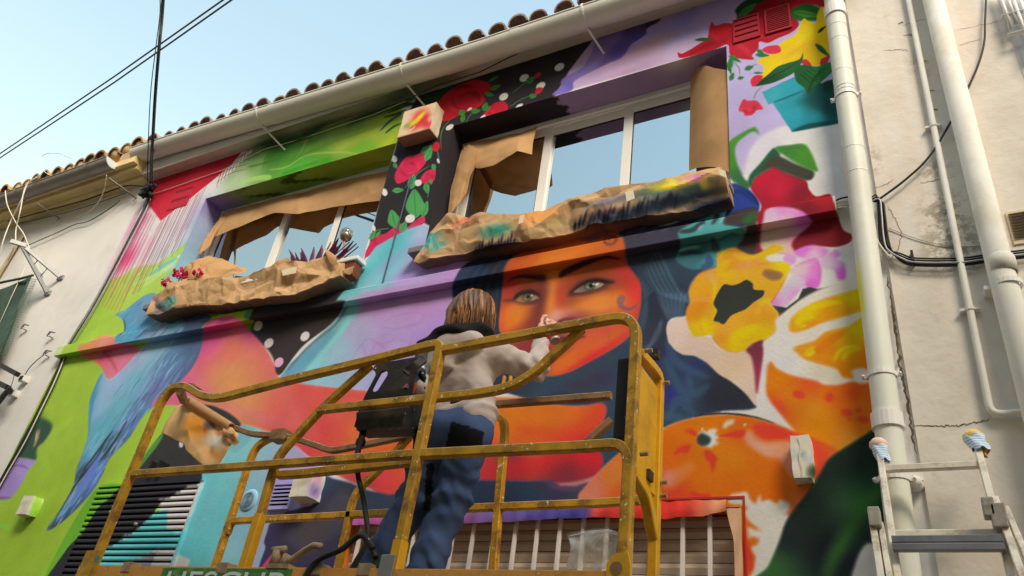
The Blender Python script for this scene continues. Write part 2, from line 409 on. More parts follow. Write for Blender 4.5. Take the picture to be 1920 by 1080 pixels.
# ---- green sweep above window one
sharp([(60,430),(100,395),(400,90),(420,20),(300,-60),(1400,-330),(1440,30),(1380,40)],
      [(120,390,(196,196,186)),(330,260,(170,186,140)),(420,180,(128,160,84)),(560,120,(66,124,42)),(700,200,(80,156,48)),(900,170,(70,144,40)),(1000,60,(140,160,60)),(1150,90,(110,160,44)),(1330,60,(164,178,46)),(1280,-60,(150,170,60)),(1000,-60,(110,140,50)),(760,-40,(90,130,50)),(480,20,(96,128,70))],0.03)
org('D')
for (p,w,c,al) in [([(330,1000),(480,960),(650,900),(760,840)],.12,(30,66,26),.75),([(900,850),(1050,770),(1250,700),(1400,640)],.14,(30,62,24),.75),([(1100,740),(1280,700)],.08,(46,92,36),.7),
   ([(560,900),(640,1000),(560,1075)],.02,(150,170,80),.7),([(450,1050),(650,960),(800,900)],.03,(60,120,50),.7),([(700,960),(900,870),(1100,800)],.10,(140,156,96),.45),([(820,1020),(1000,930),(1200,880)],.09,(166,172,60),.5)]:
    stroke(p,w,c,0.05,al)
stroke([(1125,882),(1200,810),(1280,760)],.035,(52,62,84),.01,.9)
for p in [[(1150,790),(1230,770),(1300,740)],[(1160,900),(1210,860),(1270,830)],[(1190,680),(1300,700),(1400,690)],[(1180,760),(1280,720),(1380,700)]]: stroke(p,.03,(24,50,26),.008,.8)
org('E')
for (p,w,c,al) in [([(320,300),(420,270),(510,262),(525,275)],.07,(158,196,96),.8),([(520,210),(640,190),(780,110),(1000,92),(1150,110)],.022,(164,182,92),.7),([(700,130),(750,60),(775,-10)],.02,(150,176,70),.6),([(380,190),(470,170),(600,130)],.03,(60,110,40),.7),([(600,240),(720,200),(860,150)],.05,(60,130,36),.6),([(480,200),(500,120),(560,60)],.015,(70,110,40),.7)]:
    stroke(p,w,c,.012,al)
for k in range(9):
    x = 130+k*26; stroke([(x+35,330-k*26),(x+60,250-k*24),(x+115,120-k*7)],.011,(150,60,46) if k%2 else (96,60,46),.004,.8)
for k in range(5): stroke([(160+k*10,300-k*40),(260+k*12,235-k*35),(370+k*4,205-k*35)],.010,(110,70,50),.004,.75)
# ---- black ground between the windows and across the top
org('g')
BLK = (48,42,43)
sharp([(744,268),(735,300),(722,330),(706,400),(690,470),(680,492),(700,462),(730,442),(770,424),(795,418),(820,432),(856,400),(900,240),(1040,182),(1052,160),(1078,138),(1106,112),(1122,92),(1128,72),(1135,40),(900,110),(800,150),(772,200)],BLK,0.006)
org('D'); fill([(1380,660),(1480,640),(1600,560),(1660,620),(1640,700),(1540,760),(1450,720)],(34,58,34),.03)
# ---- flowers on black
def rose(pts, c, dark, seed=0, n=9):
    global CLIP
    fill(pts, c, .004); CLIP = mask_of(pts); q = np.array(pts, float); ctr = q.mean(0); ext = (q.max(0)-q.min(0))/2; r = np.random.default_rng(seed)
    for k in range(n):
        a = r.uniform(0,6.28); rad = r.uniform(0.25,0.75); u = np.linspace(a,a+r.uniform(.8,1.6),5)
        stroke(np.stack([ctr[0]+np.cos(u)*ext[0]*rad, ctr[1]+np.sin(u)*ext[1]*rad],-1), r.uniform(.014,.03), dark if k%3 else tuple(min(255,v*1.22) for v in c), .012, .55)
    CLIP = None
org('F')
rose([(60,720),(120,640),(200,585),(290,545),(350,538),(425,565),(432,610),(385,640),(398,680),(330,735),(250,760),(200,790),(120,818),(85,800)],(170,28,38),(104,16,26),1,14)
rose([(375,785),(430,715),(500,682),(545,705),(538,745),(460,765),(400,790)],(188,34,48),(130,20,34),2,5)
for (a,b,w) in [((430,605),(500,575),.22),((390,630),(455,645),.25),((385,750),(405,690),.35),((405,745),(425,715),.3),((215,770),(265,750),.4),((300,755),(365,745),.25),((235,825),(255,770),.3),((690,650),(745,645),.3),((420,550),(490,510),.12)]: leaf(a,b,w,(62,128,52),(40,90,36))
for p in [[(265,830),(290,780),(340,750)],[(560,720),(640,670),(700,645)],[(580,630),(650,570),(700,540)],[(100,1010),(95,920),(120,850),(190,780)]]: stroke(p,.011,(70,120,66),.003,.9)
for (x,y,rx,ry,c) in [(896,453,36,23,(206,204,202)),(658,526,34,23,(200,202,198)),(770,578,34,21,(206,196,168)),(520,653,33,23,(214,204,182)),(625,716,28,12,(206,200,190)),(290,737,20,8,(214,206,196)),(380,788,22,8,(214,206,196)),(155,858,30,16,(206,198,184))]: ell(x,y,rx,ry,c,-32)
fill([(125,885),(150,850),(185,838),(170,858),(145,870),(138,890)],(48,42,43)) if False else None
fill([(720,520),(750,490),(775,490),(760,515),(735,530)],(180,40,54)); fill([(730,625),(750,590),(785,595),(775,620),(745,637)],(178,38,50)); leaf((670,560),(730,520),.3,(56,110,60))
org('E')
rose([(1368,250),(1400,180),(1450,120),(1500,115),(1560,92),(1582,150),(1545,205),(1500,250),(1430,290),(1385,302)],(196,44,74),(140,26,50),3,9)
rose([(1535,285),(1575,225),(1640,205),(1642,255),(1625,290),(1560,302)],(196,44,74),(140,26,50),4,4)
rose([(1180,745),(1240,655),(1310,638),(1400,570),(1425,605),(1450,620),(1380,665),(1330,680),(1250,745),(1190,795),(1165,800)],(192,46,78),(140,26,52),5,6)
rose([(1450,610),(1500,560),(1560,520),(1570,565),(1500,610)],(200,50,82),(150,30,56),6,3)
ell(1648,55,24,34,(196,36,48),20)
for (a,b,w) in [((1510,535),(1500,340),.34),((1555,530),(1590,420),.22),((1375,600),(1345,480),.36),((1352,352),(1430,345),.24),((1575,150),(1620,60),.25),((1545,95),(1620,45),.25),((1475,340),(1500,240),.3),((1575,300),(1590,370),.3),((1615,310),(1610,270),.3),((1625,170),(1640,215),.35),((1410,630),(1445,560),.36),((1195,680),(1240,625),.28),((1240,665),(1275,620),.2),((1360,165),(1385,200),.35)]: leaf(a,b,w,(78,150,82),(44,104,58))
for p in [[(1480,330),(1520,240),(1610,180)],[(1190,660),(1250,620),(1330,605)],[(1590,400),(1600,330),(1590,300)],[(1655,80),(1665,130),(1660,160)],[(1440,330),(1480,280),(1500,240)]]: stroke(p,.010,(84,140,96),.003,.9)
for (x,y,rx,ry) in [(1366,137,19,24),(1527,298,24,22),(1300,362,19,26),(1472,540,34,28),(1226,602,12,24),(1662,150,8,18)]: ell(x,y,rx,ry,(214,206,198),-20)
# ---- turquoise and lilac below the black
org('g')
sharp([(628,566),(640,545),(668,516),(690,482),(705,462),(735,445),(770,428),(795,420),(818,434),(880,470),(960,470),(940,545),(640,620)],
      [(690,500,(104,176,176)),(740,460,(96,178,180)),(790,425,(164,176,196)),(720,500,(120,166,180)),(660,540,(108,180,180)),(700,540,(132,178,180)),(800,480,(178,138,180)),(860,500,(182,142,186)),(760,530,(176,146,190)),(900,470,(176,130,176)),(690,560,(150,170,190))],0.006)
org('E')
for (p,w,c,al) in [([(1130,950),(1260,820),(1380,700),(1520,600)],.10,(92,176,176),.7),([(1180,1010),(1330,900),(1480,790)],.09,(126,186,186),.55),([(1050,1040),(1150,930),(1230,850)],.06,(92,170,172),.6),([(1260,900),(1380,790),(1450,740)],.03,(160,140,186),.6)]: stroke(p,w,c,.05,al)
# lime + black just above the ledge under window one
org('b')
fill([(700,620),(820,590),(1000,540),(1340,510),(1330,560),(1300,660),(1200,690),(900,740),(700,700)],[(900,600,(146,160,40)),(1250,570,(150,178,40)),(1000,660,(150,176,52))],.012)
fill([(1230,650),(1270,580),(1300,520),(1350,510),(1320,590),(1290,670)],(84,140,96),.006)
org('g'); sharp([(466,604),(474,580),(486,560),(560,545),(640,500),(672,505),(655,535),(642,548),(628,566),(640,575),(470,640)],BLK,.006)
# ---- below the ledge: black, turquoise edge, big lilac field
org('R')
sharp([(700,300),(900,240),(1500,140),(1520,300),(1480,520),(1450,900),(1200,960),(420,960),(300,820),(500,600),(690,420)],
      [(1000,350,(172,132,176)),(1300,300,(176,130,176)),(1350,600,(160,128,184)),(1000,600,(166,136,178)),(820,500,(160,152,178)),(700,620,(142,170,180)),(600,760,(130,178,184)),(850,820,(160,164,190)),(1200,760,(168,134,190)),(760,380,(130,184,176)),(900,330,(176,136,172)),(640,880,(150,184,196))],.01)
sharp([(700,300),(780,310),(850,325),(810,400),(740,480),(690,560),(600,650),(560,730),(440,830),(300,830),(380,720),(520,610),(640,500),(700,420),(720,350)],
      [(720,420,(112,164,166)),(600,560,(96,150,162)),(480,680,(96,150,166)),(400,770,(100,146,164)),(790,330,(130,190,178))],.02)
fill([(770,330),(830,330),(790,430),(700,560),(620,650),(580,720),(470,830),(430,830),(540,690),(660,550),(740,440)],(128,186,184),.03)
fill([(40,560),(60,545),(115,400),(300,370),(700,300),(735,330),(690,415),(620,485),(480,590),(400,680),(310,800),(268,780),(262,700),(200,610),(100,575)],(56,49,48),.006)
stroke([(760,330),(690,450),(560,560),(450,660),(350,780)],.03,(84,100,112),.02,.8)
for p in [[(980,480),(1100,490),(1260,440),(1250,380),(1100,400),(1000,450)],[(800,690),(860,600),(900,690),(960,590),(1020,620),(1100,520)],[(820,640),(900,560),(990,600),(1090,560),(1200,600)],[(1210,520),(1170,640),(1230,560)]]: stroke(p,.012,(160,120,172),.008,.8)
for (x,y,c) in [(157,472,(206,196,172)),(230,587,(206,186,184)),(474,542,(214,206,196)),(298,718,(214,160,180))]: ell(x,y,36,27,c,-52)
org('B'); fill([(1520,470),(1560,440),(1690,430),(1715,450),(1690,500),(1655,548),(1600,530),(1550,500)],(132,150,36),.008); stroke([(1712,450),(1690,505),(1650,550)],.04,(74,110,52),.01)
# ---- hands
org('B')
fill([(525,615),(600,580),(680,543),(740,538),(800,565),(860,590),(945,630),(880,710),(810,790),(732,832),(690,760),(640,715),(560,685)],
     [(600,610,(226,150,96)),(720,560,(230,150,120)),(700,680,(206,92,110)),(850,640,(206,112,140)),(740,800,(206,110,130)),(620,690,(222,130,96))],.006)
stroke([(700,640),(760,720),(790,780)],.02,(170,64,84),.015,.8); stroke([(760,650),(860,620)],.02,(236,180,150),.02,.6); stroke([(690,600),(700,660),(660,700)],.012,(190,80,80),.01,.7)
# ---- blue bird
org('B')
WG = [(778,395),(850,360),(940,290),(1000,256),(1060,258),(1110,330),(1250,345),(1420,405),(1380,460),(1300,520),(1040,560),(900,590),(780,585),(790,530),(835,512),(832,440),(800,408)]
fill(WG,[(850,390,(92,150,176)),(1000,300,(110,150,172)),(900,500,(84,150,172)),(1080,490,(160,184,210)),(1180,420,(96,160,164)),(1300,420,(74,92,126)),(1380,420,(80,96,130)),(950,430,(100,136,160))],.005)
CLIP = mask_of(WG); r1 = np.random.default_rng(5)
for k in range(60):
    x,y = r1.uniform(800,1380),r1.uniform(280,560); l = r1.uniform(40,110); stroke([(x,y),(x+l*.5,y-l*.35),(x+l*.8,y-l*.75)],r1.uniform(.012,.03),[(62,100,134),(120,176,190),(150,180,206),(58,78,114),(96,160,170)][k%5],.005,.5)
stroke([(835,430),(840,500),(800,540)],.03,(60,80,110),.01,.7)
CLIP = None
BD = [(1030,560),(1200,520),(1380,490),(1372,560),(1385,650),(1428,745),(1400,762),(1320,800),(1200,890),(1100,950),(1010,1040),(960,1090),(870,1230),(740,1370),(690,1480),(600,1620),(440,1780),(335,1850),(322,1832),(400,1720),(490,1560),(520,1430),(590,1220),(600,1000),(640,880),(690,785),(735,835),(830,760),(930,650)]
fill(BD,[(760,840,(160,180,206)),(930,690,(166,180,204)),(700,950,(150,178,200)),(620,950,(86,140,164)),(900,850,(110,164,178)),(1060,640,(130,168,184)),(1150,700,(86,120,150)),(1300,620,(84,106,140)),(1390,720,(78,98,132)),(1200,830,(90,100,140)),(1060,900,(104,110,150)),(800,1050,(100,160,168)),(700,1180,(92,160,168)),(900,1130,(84,104,150)),(640,1300,(96,156,172)),(740,1300,(70,84,112)),(560,1500,(60,74,96)),(640,1480,(84,110,176)),(440,1700,(66,96,130)),(380,1780,(60,80,104))],.005)
CLIP = mask_of(BD)
for k in range(420):
    u = r1.uniform(0,1); cx = 1250-u*850; cy = 600+u*1150; off = r1.normal()*120*(1-u*.75); x = cx+off*.8; y = cy+off*.6; l = r1.uniform(40,150)*(1-.2*u)
    stroke([(x,y),(x-l*.42,y+l*.5),(x-l*.75,y+l*1.1)],r1.uniform(.007,.022),[(150,180,206),(88,158,172),(62,84,122),(78,146,158),(112,132,176),(182,200,222)][k%6],.005,.45)
for p in [[(720,1230),(640,1380),(500,1560),(380,1760)],[(860,1110),(740,1300),(640,1420)],[(760,1180),(650,1330),(560,1450)]]: stroke(p,.03,(48,60,84),.012,.8)
fill([(690,1330),(640,1460),(560,1580),(470,1690),(560,1500),(620,1410)],(104,126,196),.02,True,.8)
stroke([(690,800),(640,900),(610,1060),(590,1220)],.05,(70,130,154),.015,.8)
CLIP = None
for k in range(4): stroke([(500-k*22,1560+k*36),(420-k*14,1700+k*22),(332-k*4,1840+k*4)],.012,(84,96,112),.004,.8)
# ---- arm, shoulder and chest
org('g')
ARM = [(378,650),(382,612),(408,596),(440,594),(470,622),(495,650),(512,680),(520,705),(545,716),(620,726),(700,734),(830,742),(960,745),(1000,735),(1040,715),(1070,705),(1115,725),(1150,760),(1165,830),(1140,880),(1060,905),(920,905),(750,935),(690,915),(640,895),(600,870),(560,845),(500,815),(440,795),(400,775),(330,760),(285,758),(330,722),(360,690)]
fill(ARM,[(400,620,(196,76,120)),(440,660,(224,120,100)),(430,700,(226,150,96)),(450,760,(222,140,96)),(500,690,(206,96,90)),(330,740,(206,96,124)),(560,740,(208,86,78)),(480,620,(206,84,140)),(640,760,(196,82,72)),(700,800,(212,108,58)),(760,760,(196,78,66)),(600,820,(206,70,70)),(700,880,(190,50,58)),(800,800,(226,110,46)),(960,770,(226,120,40)),(1060,750,(228,112,44)),(1100,800,(216,70,48)),(1000,820,(222,96,40)),(1100,850,(178,30,42)),(960,870,(120,44,48)),(1060,880,(112,42,48)),(880,860,(170,44,50)),(1140,780,(190,40,46))],.008)
CLIP = mask_of(ARM,soft=.01)
dab(455,735,.3,.35,(228,152,92),.8); dab(395,650,.10,.12,(206,92,140),.7); dab(520,665,.16,.16,(196,90,120),.6); stroke([(470,630),(520,690),(540,760),(600,830)],.12,(214,112,100),.08,.5)
stroke([(560,735),(700,745),(880,770)],.06,(196,74,64),.04,.6); dab(720,830,.4,.18,(232,120,46),.7); dab(1000,785,.5,.14,(236,128,36),.8); stroke([(900,890),(1040,860),(1140,800)],.12,(190,36,40),.08,.7); stroke([(960,800),(1060,815),(1130,770)],.05,(206,60,40),.05,.6)
stroke([(360,700),(420,760),(560,800)],.08,(206,110,130),.06,.5)
CLIP = None
# ---- dark leaf and turquoise panel, white patch, louvre colours
org('S')
fill([(330,860),(400,760),(470,660),(590,480),(700,500),(720,430),(850,300),(900,285),(960,300),(1060,350),(1125,430),(1060,560),(950,660),(870,690),(800,730),(740,860),(600,940),(330,930)],(54,52,51),.006)
fill([(350,830),(400,740),(520,560),(600,480),(560,560),(450,700),(380,820)],(76,130,60),.012)
ell(720,550,14,24,(206,204,200),0)
org('T')
sharp([(790,420),(850,335),(930,350),(1000,300),(1125,60),(1200,70),(1300,105),(1420,170),(1490,230),(1440,420),(1310,900),(1250,1120),(600,1120),(640,1050)],
      [(900,480,(104,176,178)),(1050,300,(112,178,178)),(1200,120,(128,178,178)),(1000,650,(98,172,174)),(850,900,(94,176,176)),(1250,250,(140,184,190)),(1180,700,(130,170,184)),(1050,950,(126,172,178)),(1350,300,(152,170,190)),(800,480,(110,176,172))],.006)
sharp([(1120,60),(1220,85),(1180,180),(1080,260),(1040,230)],(110,160,164),.02); sharp([(870,450),(890,445),(640,1060),(560,1060)],(92,176,176),.004)
sharp([(640,1100),(640,1045),(690,930),(780,970),(735,1100)],(196,188,174),.006)
# louvre: lime corner, black body, turquoise wedge, white tips
fill([(0,700),(165,480),(340,470),(300,560),(120,680),(60,780),(-40,900),(-150,1120),(-220,1120)],(96,150,44),.008)
sharp([(165,610),(230,560),(320,465),(480,400),(860,380),(860,450),(740,490),(600,560),(500,700),(430,760),(300,850),(200,960),(60,1060),(-20,1130),(-220,1130),(-40,880),(60,780),(110,690)],(44,43,46),.004)
sharp([(740,490),(880,445),(860,500),(780,680),(700,690),(620,640),(560,620),(600,570),(660,540),(700,515)],(206,198,190),.004)
sharp([(560,640),(625,640),(625,700),(625,770),(730,790),(690,920),(560,890),(480,940),(330,1000),(170,1040),(140,1120),(-20,1120),(80,1050),(220,890),(300,850),(420,770),(500,690)],(92,176,174),.004)
sharp([(625,650),(780,650),(735,780),(620,775)],(206,198,190),.004); sharp([(560,905),(690,895),(640,1040),(560,1120),(500,1120),(520,990)],(206,198,190),.004); sharp([(480,940),(560,905),(520,990),(500,1120),(370,1120),(380,980)],(120,118,120),.004)
for (x,y) in [(290,575),(262,610),(585,562),(335,818),(258,640)]: ell(x,y,22,8,(210,202,194),-8)
# lilac niche and navy
fill([(1390,240),(1480,200),(1560,260),(1680,390),(1660,480),(1560,620),(1400,680),(1290,660),(1330,480)],[(1450,260,(170,160,192)),(1600,420,(170,140,176)),(1400,600,(156,150,196))],.012)
org('U')
sharp([(430,430),(440,380),(520,420),(640,450),(760,500),(900,530),(960,520),(960,760),(600,1120),(-10,1120),(30,980),(60,900),(50,850),(80,740),(200,650),(380,600)],
      [(480,440,(48,74,104)),(700,520,(46,70,100)),(560,600,(66,66,78)),(350,650,(56,58,108)),(150,760,(58,60,112)),(350,780,(66,62,62)),(500,900,(48,50,96)),(200,900,(52,54,100)),(120,1000,(52,56,100))],.01)
dab(360,780,.34,.16,(66,61,60),.9); dab(620,590,.2,.2,(62,58,62),.6)
sharp([(0,1090),(10,1050),(110,930),(200,900),(180,1010),(130,1090)],(176,58,84),.006); fill([(-90,1120),(-60,900),(0,780),(80,740),(50,850),(60,890),(20,960),(-10,1100)],(160,166,192),.01)
# ---- navy band under the chest
org('X')
sharp([(-300,470),(0,440),(200,432),(560,438),(700,432),(760,468),(860,470),(960,440),(1030,370),(1060,250),(1140,240),(1200,240),(1150,330),(1060,420),(1000,500),(960,580),(900,690),(0,740),(-400,760)],
      [(100,500,(40,60,88)),(600,500,(40,62,90)),(900,520,(44,70,98)),(1080,300,(52,80,106)),(300,600,(44,58,84)),(700,640,(50,56,100)),(-200,600,(48,52,92))],.006)
dab(850,430,.2,.08,(120,42,48),.7)
# ---- hair behind the face
org('g')
fill([(860,620),(855,520),(900,480),(1000,440),(1180,420),(1240,430),(1250,600),(1240,700),(1100,760),(960,740),(880,700)],(50,64,92),.01)
HL = [(852,600),(848,540),(858,515),(880,500),(905,478),(930,465),(985,462),(1010,490),(960,500),(946,540),(942,580),(937,620),(938,650),(960,700),(990,730),(880,700),(850,660)]
fill(HL,[(860,530,(52,72,112)),(900,510,(48,66,104)),(900,600,(50,58,84)),(940,560,(46,58,80)),(925,490,(60,58,70))],.006)
for k in range(8): stroke([(905+k*9,485-k*2),(880+k*8,520),(868+k*9,570),(872+k*8,640)],.012,(66,94,130) if k%2 else (36,46,66),.008,.5)
HR = [(1150,480),(1180,430),(1260,420),(1340,380),(1368,345),(1400,352),(1425,385),(1405,420),(1350,450),(1345,500),(1330,540),(1300,560),(1290,590),(1255,600),(1250,640),(1300,665),(1365,705),(1415,755),(1408,768),(1340,774),(1240,805),(1180,845),(1140,870),(1120,820),(1135,760),(1060,735),(990,745),(930,720),(955,690),(1000,705),(1060,690),(1120,660),(1170,640),(1195,600),(1200,560),(1190,500)]
fill(HR,[(1220,450,(66,62,72)),(1300,430,(64,62,80)),(1390,380,(44,66,140)),(1260,500,(54,80,106)),(1240,560,(46,60,84)),(1300,480,(58,84,110)),(1220,640,(52,74,104)),(1260,700,(52,76,104)),(1350,730,(46,52,70)),(1200,760,(50,76,104)),(1120,690,(58,78,100)),(1040,715,(56,80,104)),(970,715,(50,66,88)),(1290,740,(54,82,112)),(1180,690,(56,78,104))],.006)
CLIP = mask_of(HR)
for (x,y,rx,ry,c,a) in [(1255,740,.14,.1,(52,52,130),.9),(1235,665,.14,.1,(52,54,128),.8),(1300,690,.08,.06,(50,54,120),.8),(1130,710,.1,.07,(62,58,100),.8),(1360,745,.2,.1,(44,48,62),.7),(1230,630,.1,.2,(60,56,68),.7),(1280,450,.25,.07,(66,60,74),.7),(1090,720,.14,.05,(64,62,84),.7)]: dab(x,y,rx,ry,c,a)
for p in [[(1245,670),(1270,720),(1300,760)],[(1250,790),(1270,750),(1290,765),(1310,790)],[(1290,700),(1300,740),(1330,720)],[(1210,800),(1250,780),(1300,790)],[(1250,640),(1270,680),(1330,710)]]: stroke(p,.05,(62,92,122),.02,.7)
for k in range(16): stroke([(1208+k*1.5,505-k*3),(1225+k*3,540),(1255+k*3,555+k),(1300,545+k*.8)],.014,[(74,106,134),(40,54,74),(90,120,146)][k%3],.006,.6)
for k in range(14): stroke([(1200+k*2,520+k*2),(1212-k*.5,570),(1208-k*1.2,610),(1185-k*2,650-k)],.013,[(74,104,130),(38,48,66),(84,112,138)][k%3],.006,.65)
for k in range(18): stroke([(1232+k*3.2,540+(k%3)*4),(1238+k*2.6,570),(1252+k*1.6,598+(k%4))],.009,[(96,126,152),(60,92,124),(120,144,166)][k%3],.005,.55)
for k in range(6): stroke([(1195-k*3,640+k*3),(1215-k*2,650+k*3),(1235,630-k*4),(1240,600)],.012,(80,106,128),.006,.5)
org('I')
for k in range(9): stroke([(700+k*12,420-k*3),(790+k*8,450+k*4),(840+k*4,500+k*3)],.018,(40,74,170) if k%2 else (30,40,90),.008,.7)
for k in range(6): stroke([(20+k*50,730-k*8),(160+k*50,640-k*6),(320+k*40,600)],.02,(64,76,130) if k%2 else (84,84,96),.012,.5)
CLIP = None
# ---- face
org('Q')
FC = [(690,85),(760,20),(900,-60),(1060,-80),(1180,-40),(1300,0),(1335,60),(1350,190),(1400,265),(1440,330),(1446,440),(1432,540),(1400,640),(1330,720),(1230,785),(1100,855),(960,925),(830,955),(700,925),(620,850),(560,745),(500,665),(488,600),(500,480),(510,400),(515,300),(530,220),(560,170),(620,130)]
fill(FC,[(800,200,(200,115,37)),(1100,40,(191,96,39)),(700,140,(191,88,36)),(545,330,(165,60,43)),(660,330,(182,84,37)),(830,330,(206,127,44)),(840,440,(200,115,43)),(960,180,(199,109,37)),(1250,230,(191,90,43)),(1390,330,(187,56,44)),(1330,440,(182,72,43)),(1100,460,(191,107,44)),(1180,520,(178,101,46)),(580,520,(197,107,39)),(640,590,(189,99,39)),(530,640,(189,82,39)),(700,600,(135,64,41)),(1000,520,(148,70,49)),(880,560,(176,115,87)),(1000,620,(135,74,56)),(1200,650,(182,78,44)),(1380,600,(182,70,49)),(760,720,(124,52,46)),(700,820,(132,54,43)),(900,760,(148,62,46)),(1050,760,(189,86,41)),(1100,820,(172,56,41)),(1200,730,(189,90,46)),(950,880,(199,107,43)),(800,920,(163,68,44))],.005)
CLIP = mask_of(FC)
# broad modelling
for (x,y,rx,ry,c,a,an) in [(760,480,.07,.22,(96,46,48),.85,8),(790,400,.06,.12,(120,54,48),.7,0),(885,440,.07,.2,(206,60,40),.6,0),(835,430,.05,.25,(230,138,50),.8,0),(560,560,.10,.14,(232,126,40),.7,0),(545,420,.08,.14,(204,56,48),.7,0),
  (560,300,.12,.08,(206,60,44),.5,0),(1100,400,.22,.06,(150,64,44),.6,12),(980,330,.08,.12,(190,66,40),.6,0),(1080,470,.22,.06,(226,130,44),.7,12),(1330,250,.12,.10,(206,50,52),.6,0),(1400,400,.08,.12,(222,50,44),.7,0),
  (1280,520,.16,.12,(196,84,60),.6,0),(1180,480,.12,.06,(206,130,54),.6,0),(1010,540,.12,.05,(170,84,84),.5,0),(930,570,.09,.06,(206,132,120),.7,0),(980,580,.06,.03,(120,52,50),.7,0),(870,540,.05,.06,(206,140,120),.7,0),
  (720,620,.10,.10,(120,50,48),.6,0),(700,760,.12,.10,(150,56,60),.7,0),(840,700,.12,.05,(150,52,56),.8,0),(980,690,.15,.03,(96,40,44),.7,10),(1000,660,.12,.04,(206,110,90),.6,0),(900,740,.16,.05,(176,60,60),.7,0),(1100,700,.12,.10,(226,96,60),.6,0),
  (1120,830,.3,.035,(206,40,46),.8,30),(1010,890,.2,.035,(214,44,46),.7,28),(960,850,.2,.06,(232,110,40),.7,28),(700,880,.14,.08,(180,60,50),.7,0),(1250,620,.12,.06,(196,76,66),.6,0),(720,110,.2,.06,(206,84,44),.5,12),(1000,110,.3,.06,(230,120,40),.5,12)]: dab(x,y,rx,ry,c,a,an)
for (x,y,rx,ry,c,al) in [(690,400,.16,.09,(92,46,42),.5),(1100,335,.24,.10,(100,50,42),.5),(560,400,.06,.10,(150,50,46),.5),(720,720,.16,.12,(120,48,50),.5),(1000,560,.12,.05,(120,56,52),.4),(640,650,.12,.08,(150,66,46),.4)]: dab(x,y,rx,ry,c,al)
# brows
fill([(545,322),(580,292),(640,272),(720,272),(797,272),(798,320),(730,306),(650,292),(590,300)],(66,40,36),.006)
fill([(898,290),(905,250),(980,208),(1090,165),(1200,142),(1240,140),(1310,170),(1220,160),(1120,190),(1020,235),(950,268)],(60,36,34),.006)
# left eye
dab(690,410,.17,.10,(120,56,48),.55); dab(770,400,.05,.12,(104,50,50),.6)
fill([(520,445),(580,432),(612,388),(670,364),(730,370),(772,395),(785,440),(760,452),(720,470),(640,474),(590,458)],(78,46,44),.018,True,.9)
fill([(602,441),(640,410),(690,398),(735,410),(752,426),(730,440),(690,450),(635,457)],[(620,442,(142,120,100)),(735,428,(160,140,120)),(690,405,(80,64,56)),(650,415,(96,78,66))],.004)
ell(676,424,31,28,(52,48,40)); ell(676,425,26,23,(84,90,72)); ell(684,421,11,11,(26,24,22)); ell(666,433,9,6,(134,136,110),0,.003,.8); ell(709,411,7,5,(214,208,196))
fill([(578,442),(612,396),(690,374),(752,392),(772,424),(740,410),(690,398),(640,408),(604,438)],(44,30,30),.006); stroke([(596,447),(650,465),(720,455),(758,430)],.010,(74,44,42),.005); stroke([(516,440),(560,444),(600,436)],.014,(84,42,42),.008,.8)
stroke([(575,405),(620,368),(690,350),(760,368)],.016,(120,52,44),.012,.7); stroke([(600,480),(680,492),(760,470)],.02,(190,92,60),.02,.5); stroke([(748,432),(760,428)],.010,(206,130,110),.004)
# right eye
dab(1090,350,.24,.11,(130,60,46),.55)
fill([(950,410),(985,352),(1050,302),(1150,284),(1275,312),(1232,332),(1195,352),(1240,350),(1180,382),(1080,406),(1000,416)],(86,48,44),.02,True,.85)
fill([(990,386),(1040,350),(1095,328),(1160,322),(1196,332),(1175,352),(1130,370),(1070,384),(1022,393)],[(1010,387,(146,124,104)),(1170,342,(172,152,130)),(1120,330,(84,68,58)),(1050,345,(96,78,66))],.004)
ell(1100,347,36,31,(50,46,38)); ell(1100,348,31,26,(86,94,74)); ell(1110,344,14,14,(24,22,20)); ell(1088,356,11,8,(140,142,114),0,.003,.8); ell(1150,335,15,8,(216,210,198),-25); ell(1126,334,8,5,(222,218,208))
fill([(965,398),(1030,338),(1090,306),(1160,296),(1235,312),(1272,322),(1200,330),(1160,322),(1095,326),(1040,348),(995,382)],(42,28,28),.006); stroke([(985,394),(1070,396),(1150,374),(1205,342)],.010,(78,46,42),.005)
for k in range(7): stroke([(1000+k*20,397-k*3),(988+k*22,411-k*4)],.006,(70,44,40),.003,.8)
for k in range(4): stroke([(1180+k*18,345-k*7),(1218+k*18,353-k*12)],.006,(60,40,36),.003,.7)
stroke([(960,370),(1020,308),(1100,272),(1190,262),(1280,290)],.016,(140,60,44),.014,.7); stroke([(1000,425),(1100,424),(1200,390)],.022,(196,100,56),.02,.5)
# nose, mouth
stroke([(880,590),(930,570),(1000,575),(1030,600)],.02,(96,44,46),.012,.8); stroke([(900,540),(940,520),(1010,530)],.03,(190,124,120),.03,.5); stroke([(740,600),(770,640),(830,650)],.03,(110,48,48),.03,.6)
fill([(790,700),(850,670),(920,680),(1000,668),(1080,690),(1020,712),(940,730),(860,740),(810,730)],(150,56,56),.02,True,.7); stroke([(800,706),(900,702),(1000,692),(1075,688)],.014,(84,34,38),.008,.9)
stroke([(1310,470),(1330,430),(1310,420),(1295,450),(1320,490),(1380,500),(1430,460)],.022,(88,84,110),.008,.9); stroke([(1240,40),(1225,20),(1260,10),(1280,35),(1250,65),(1200,50),(1220,-10)],.02,(120,56,60),.008,.9)
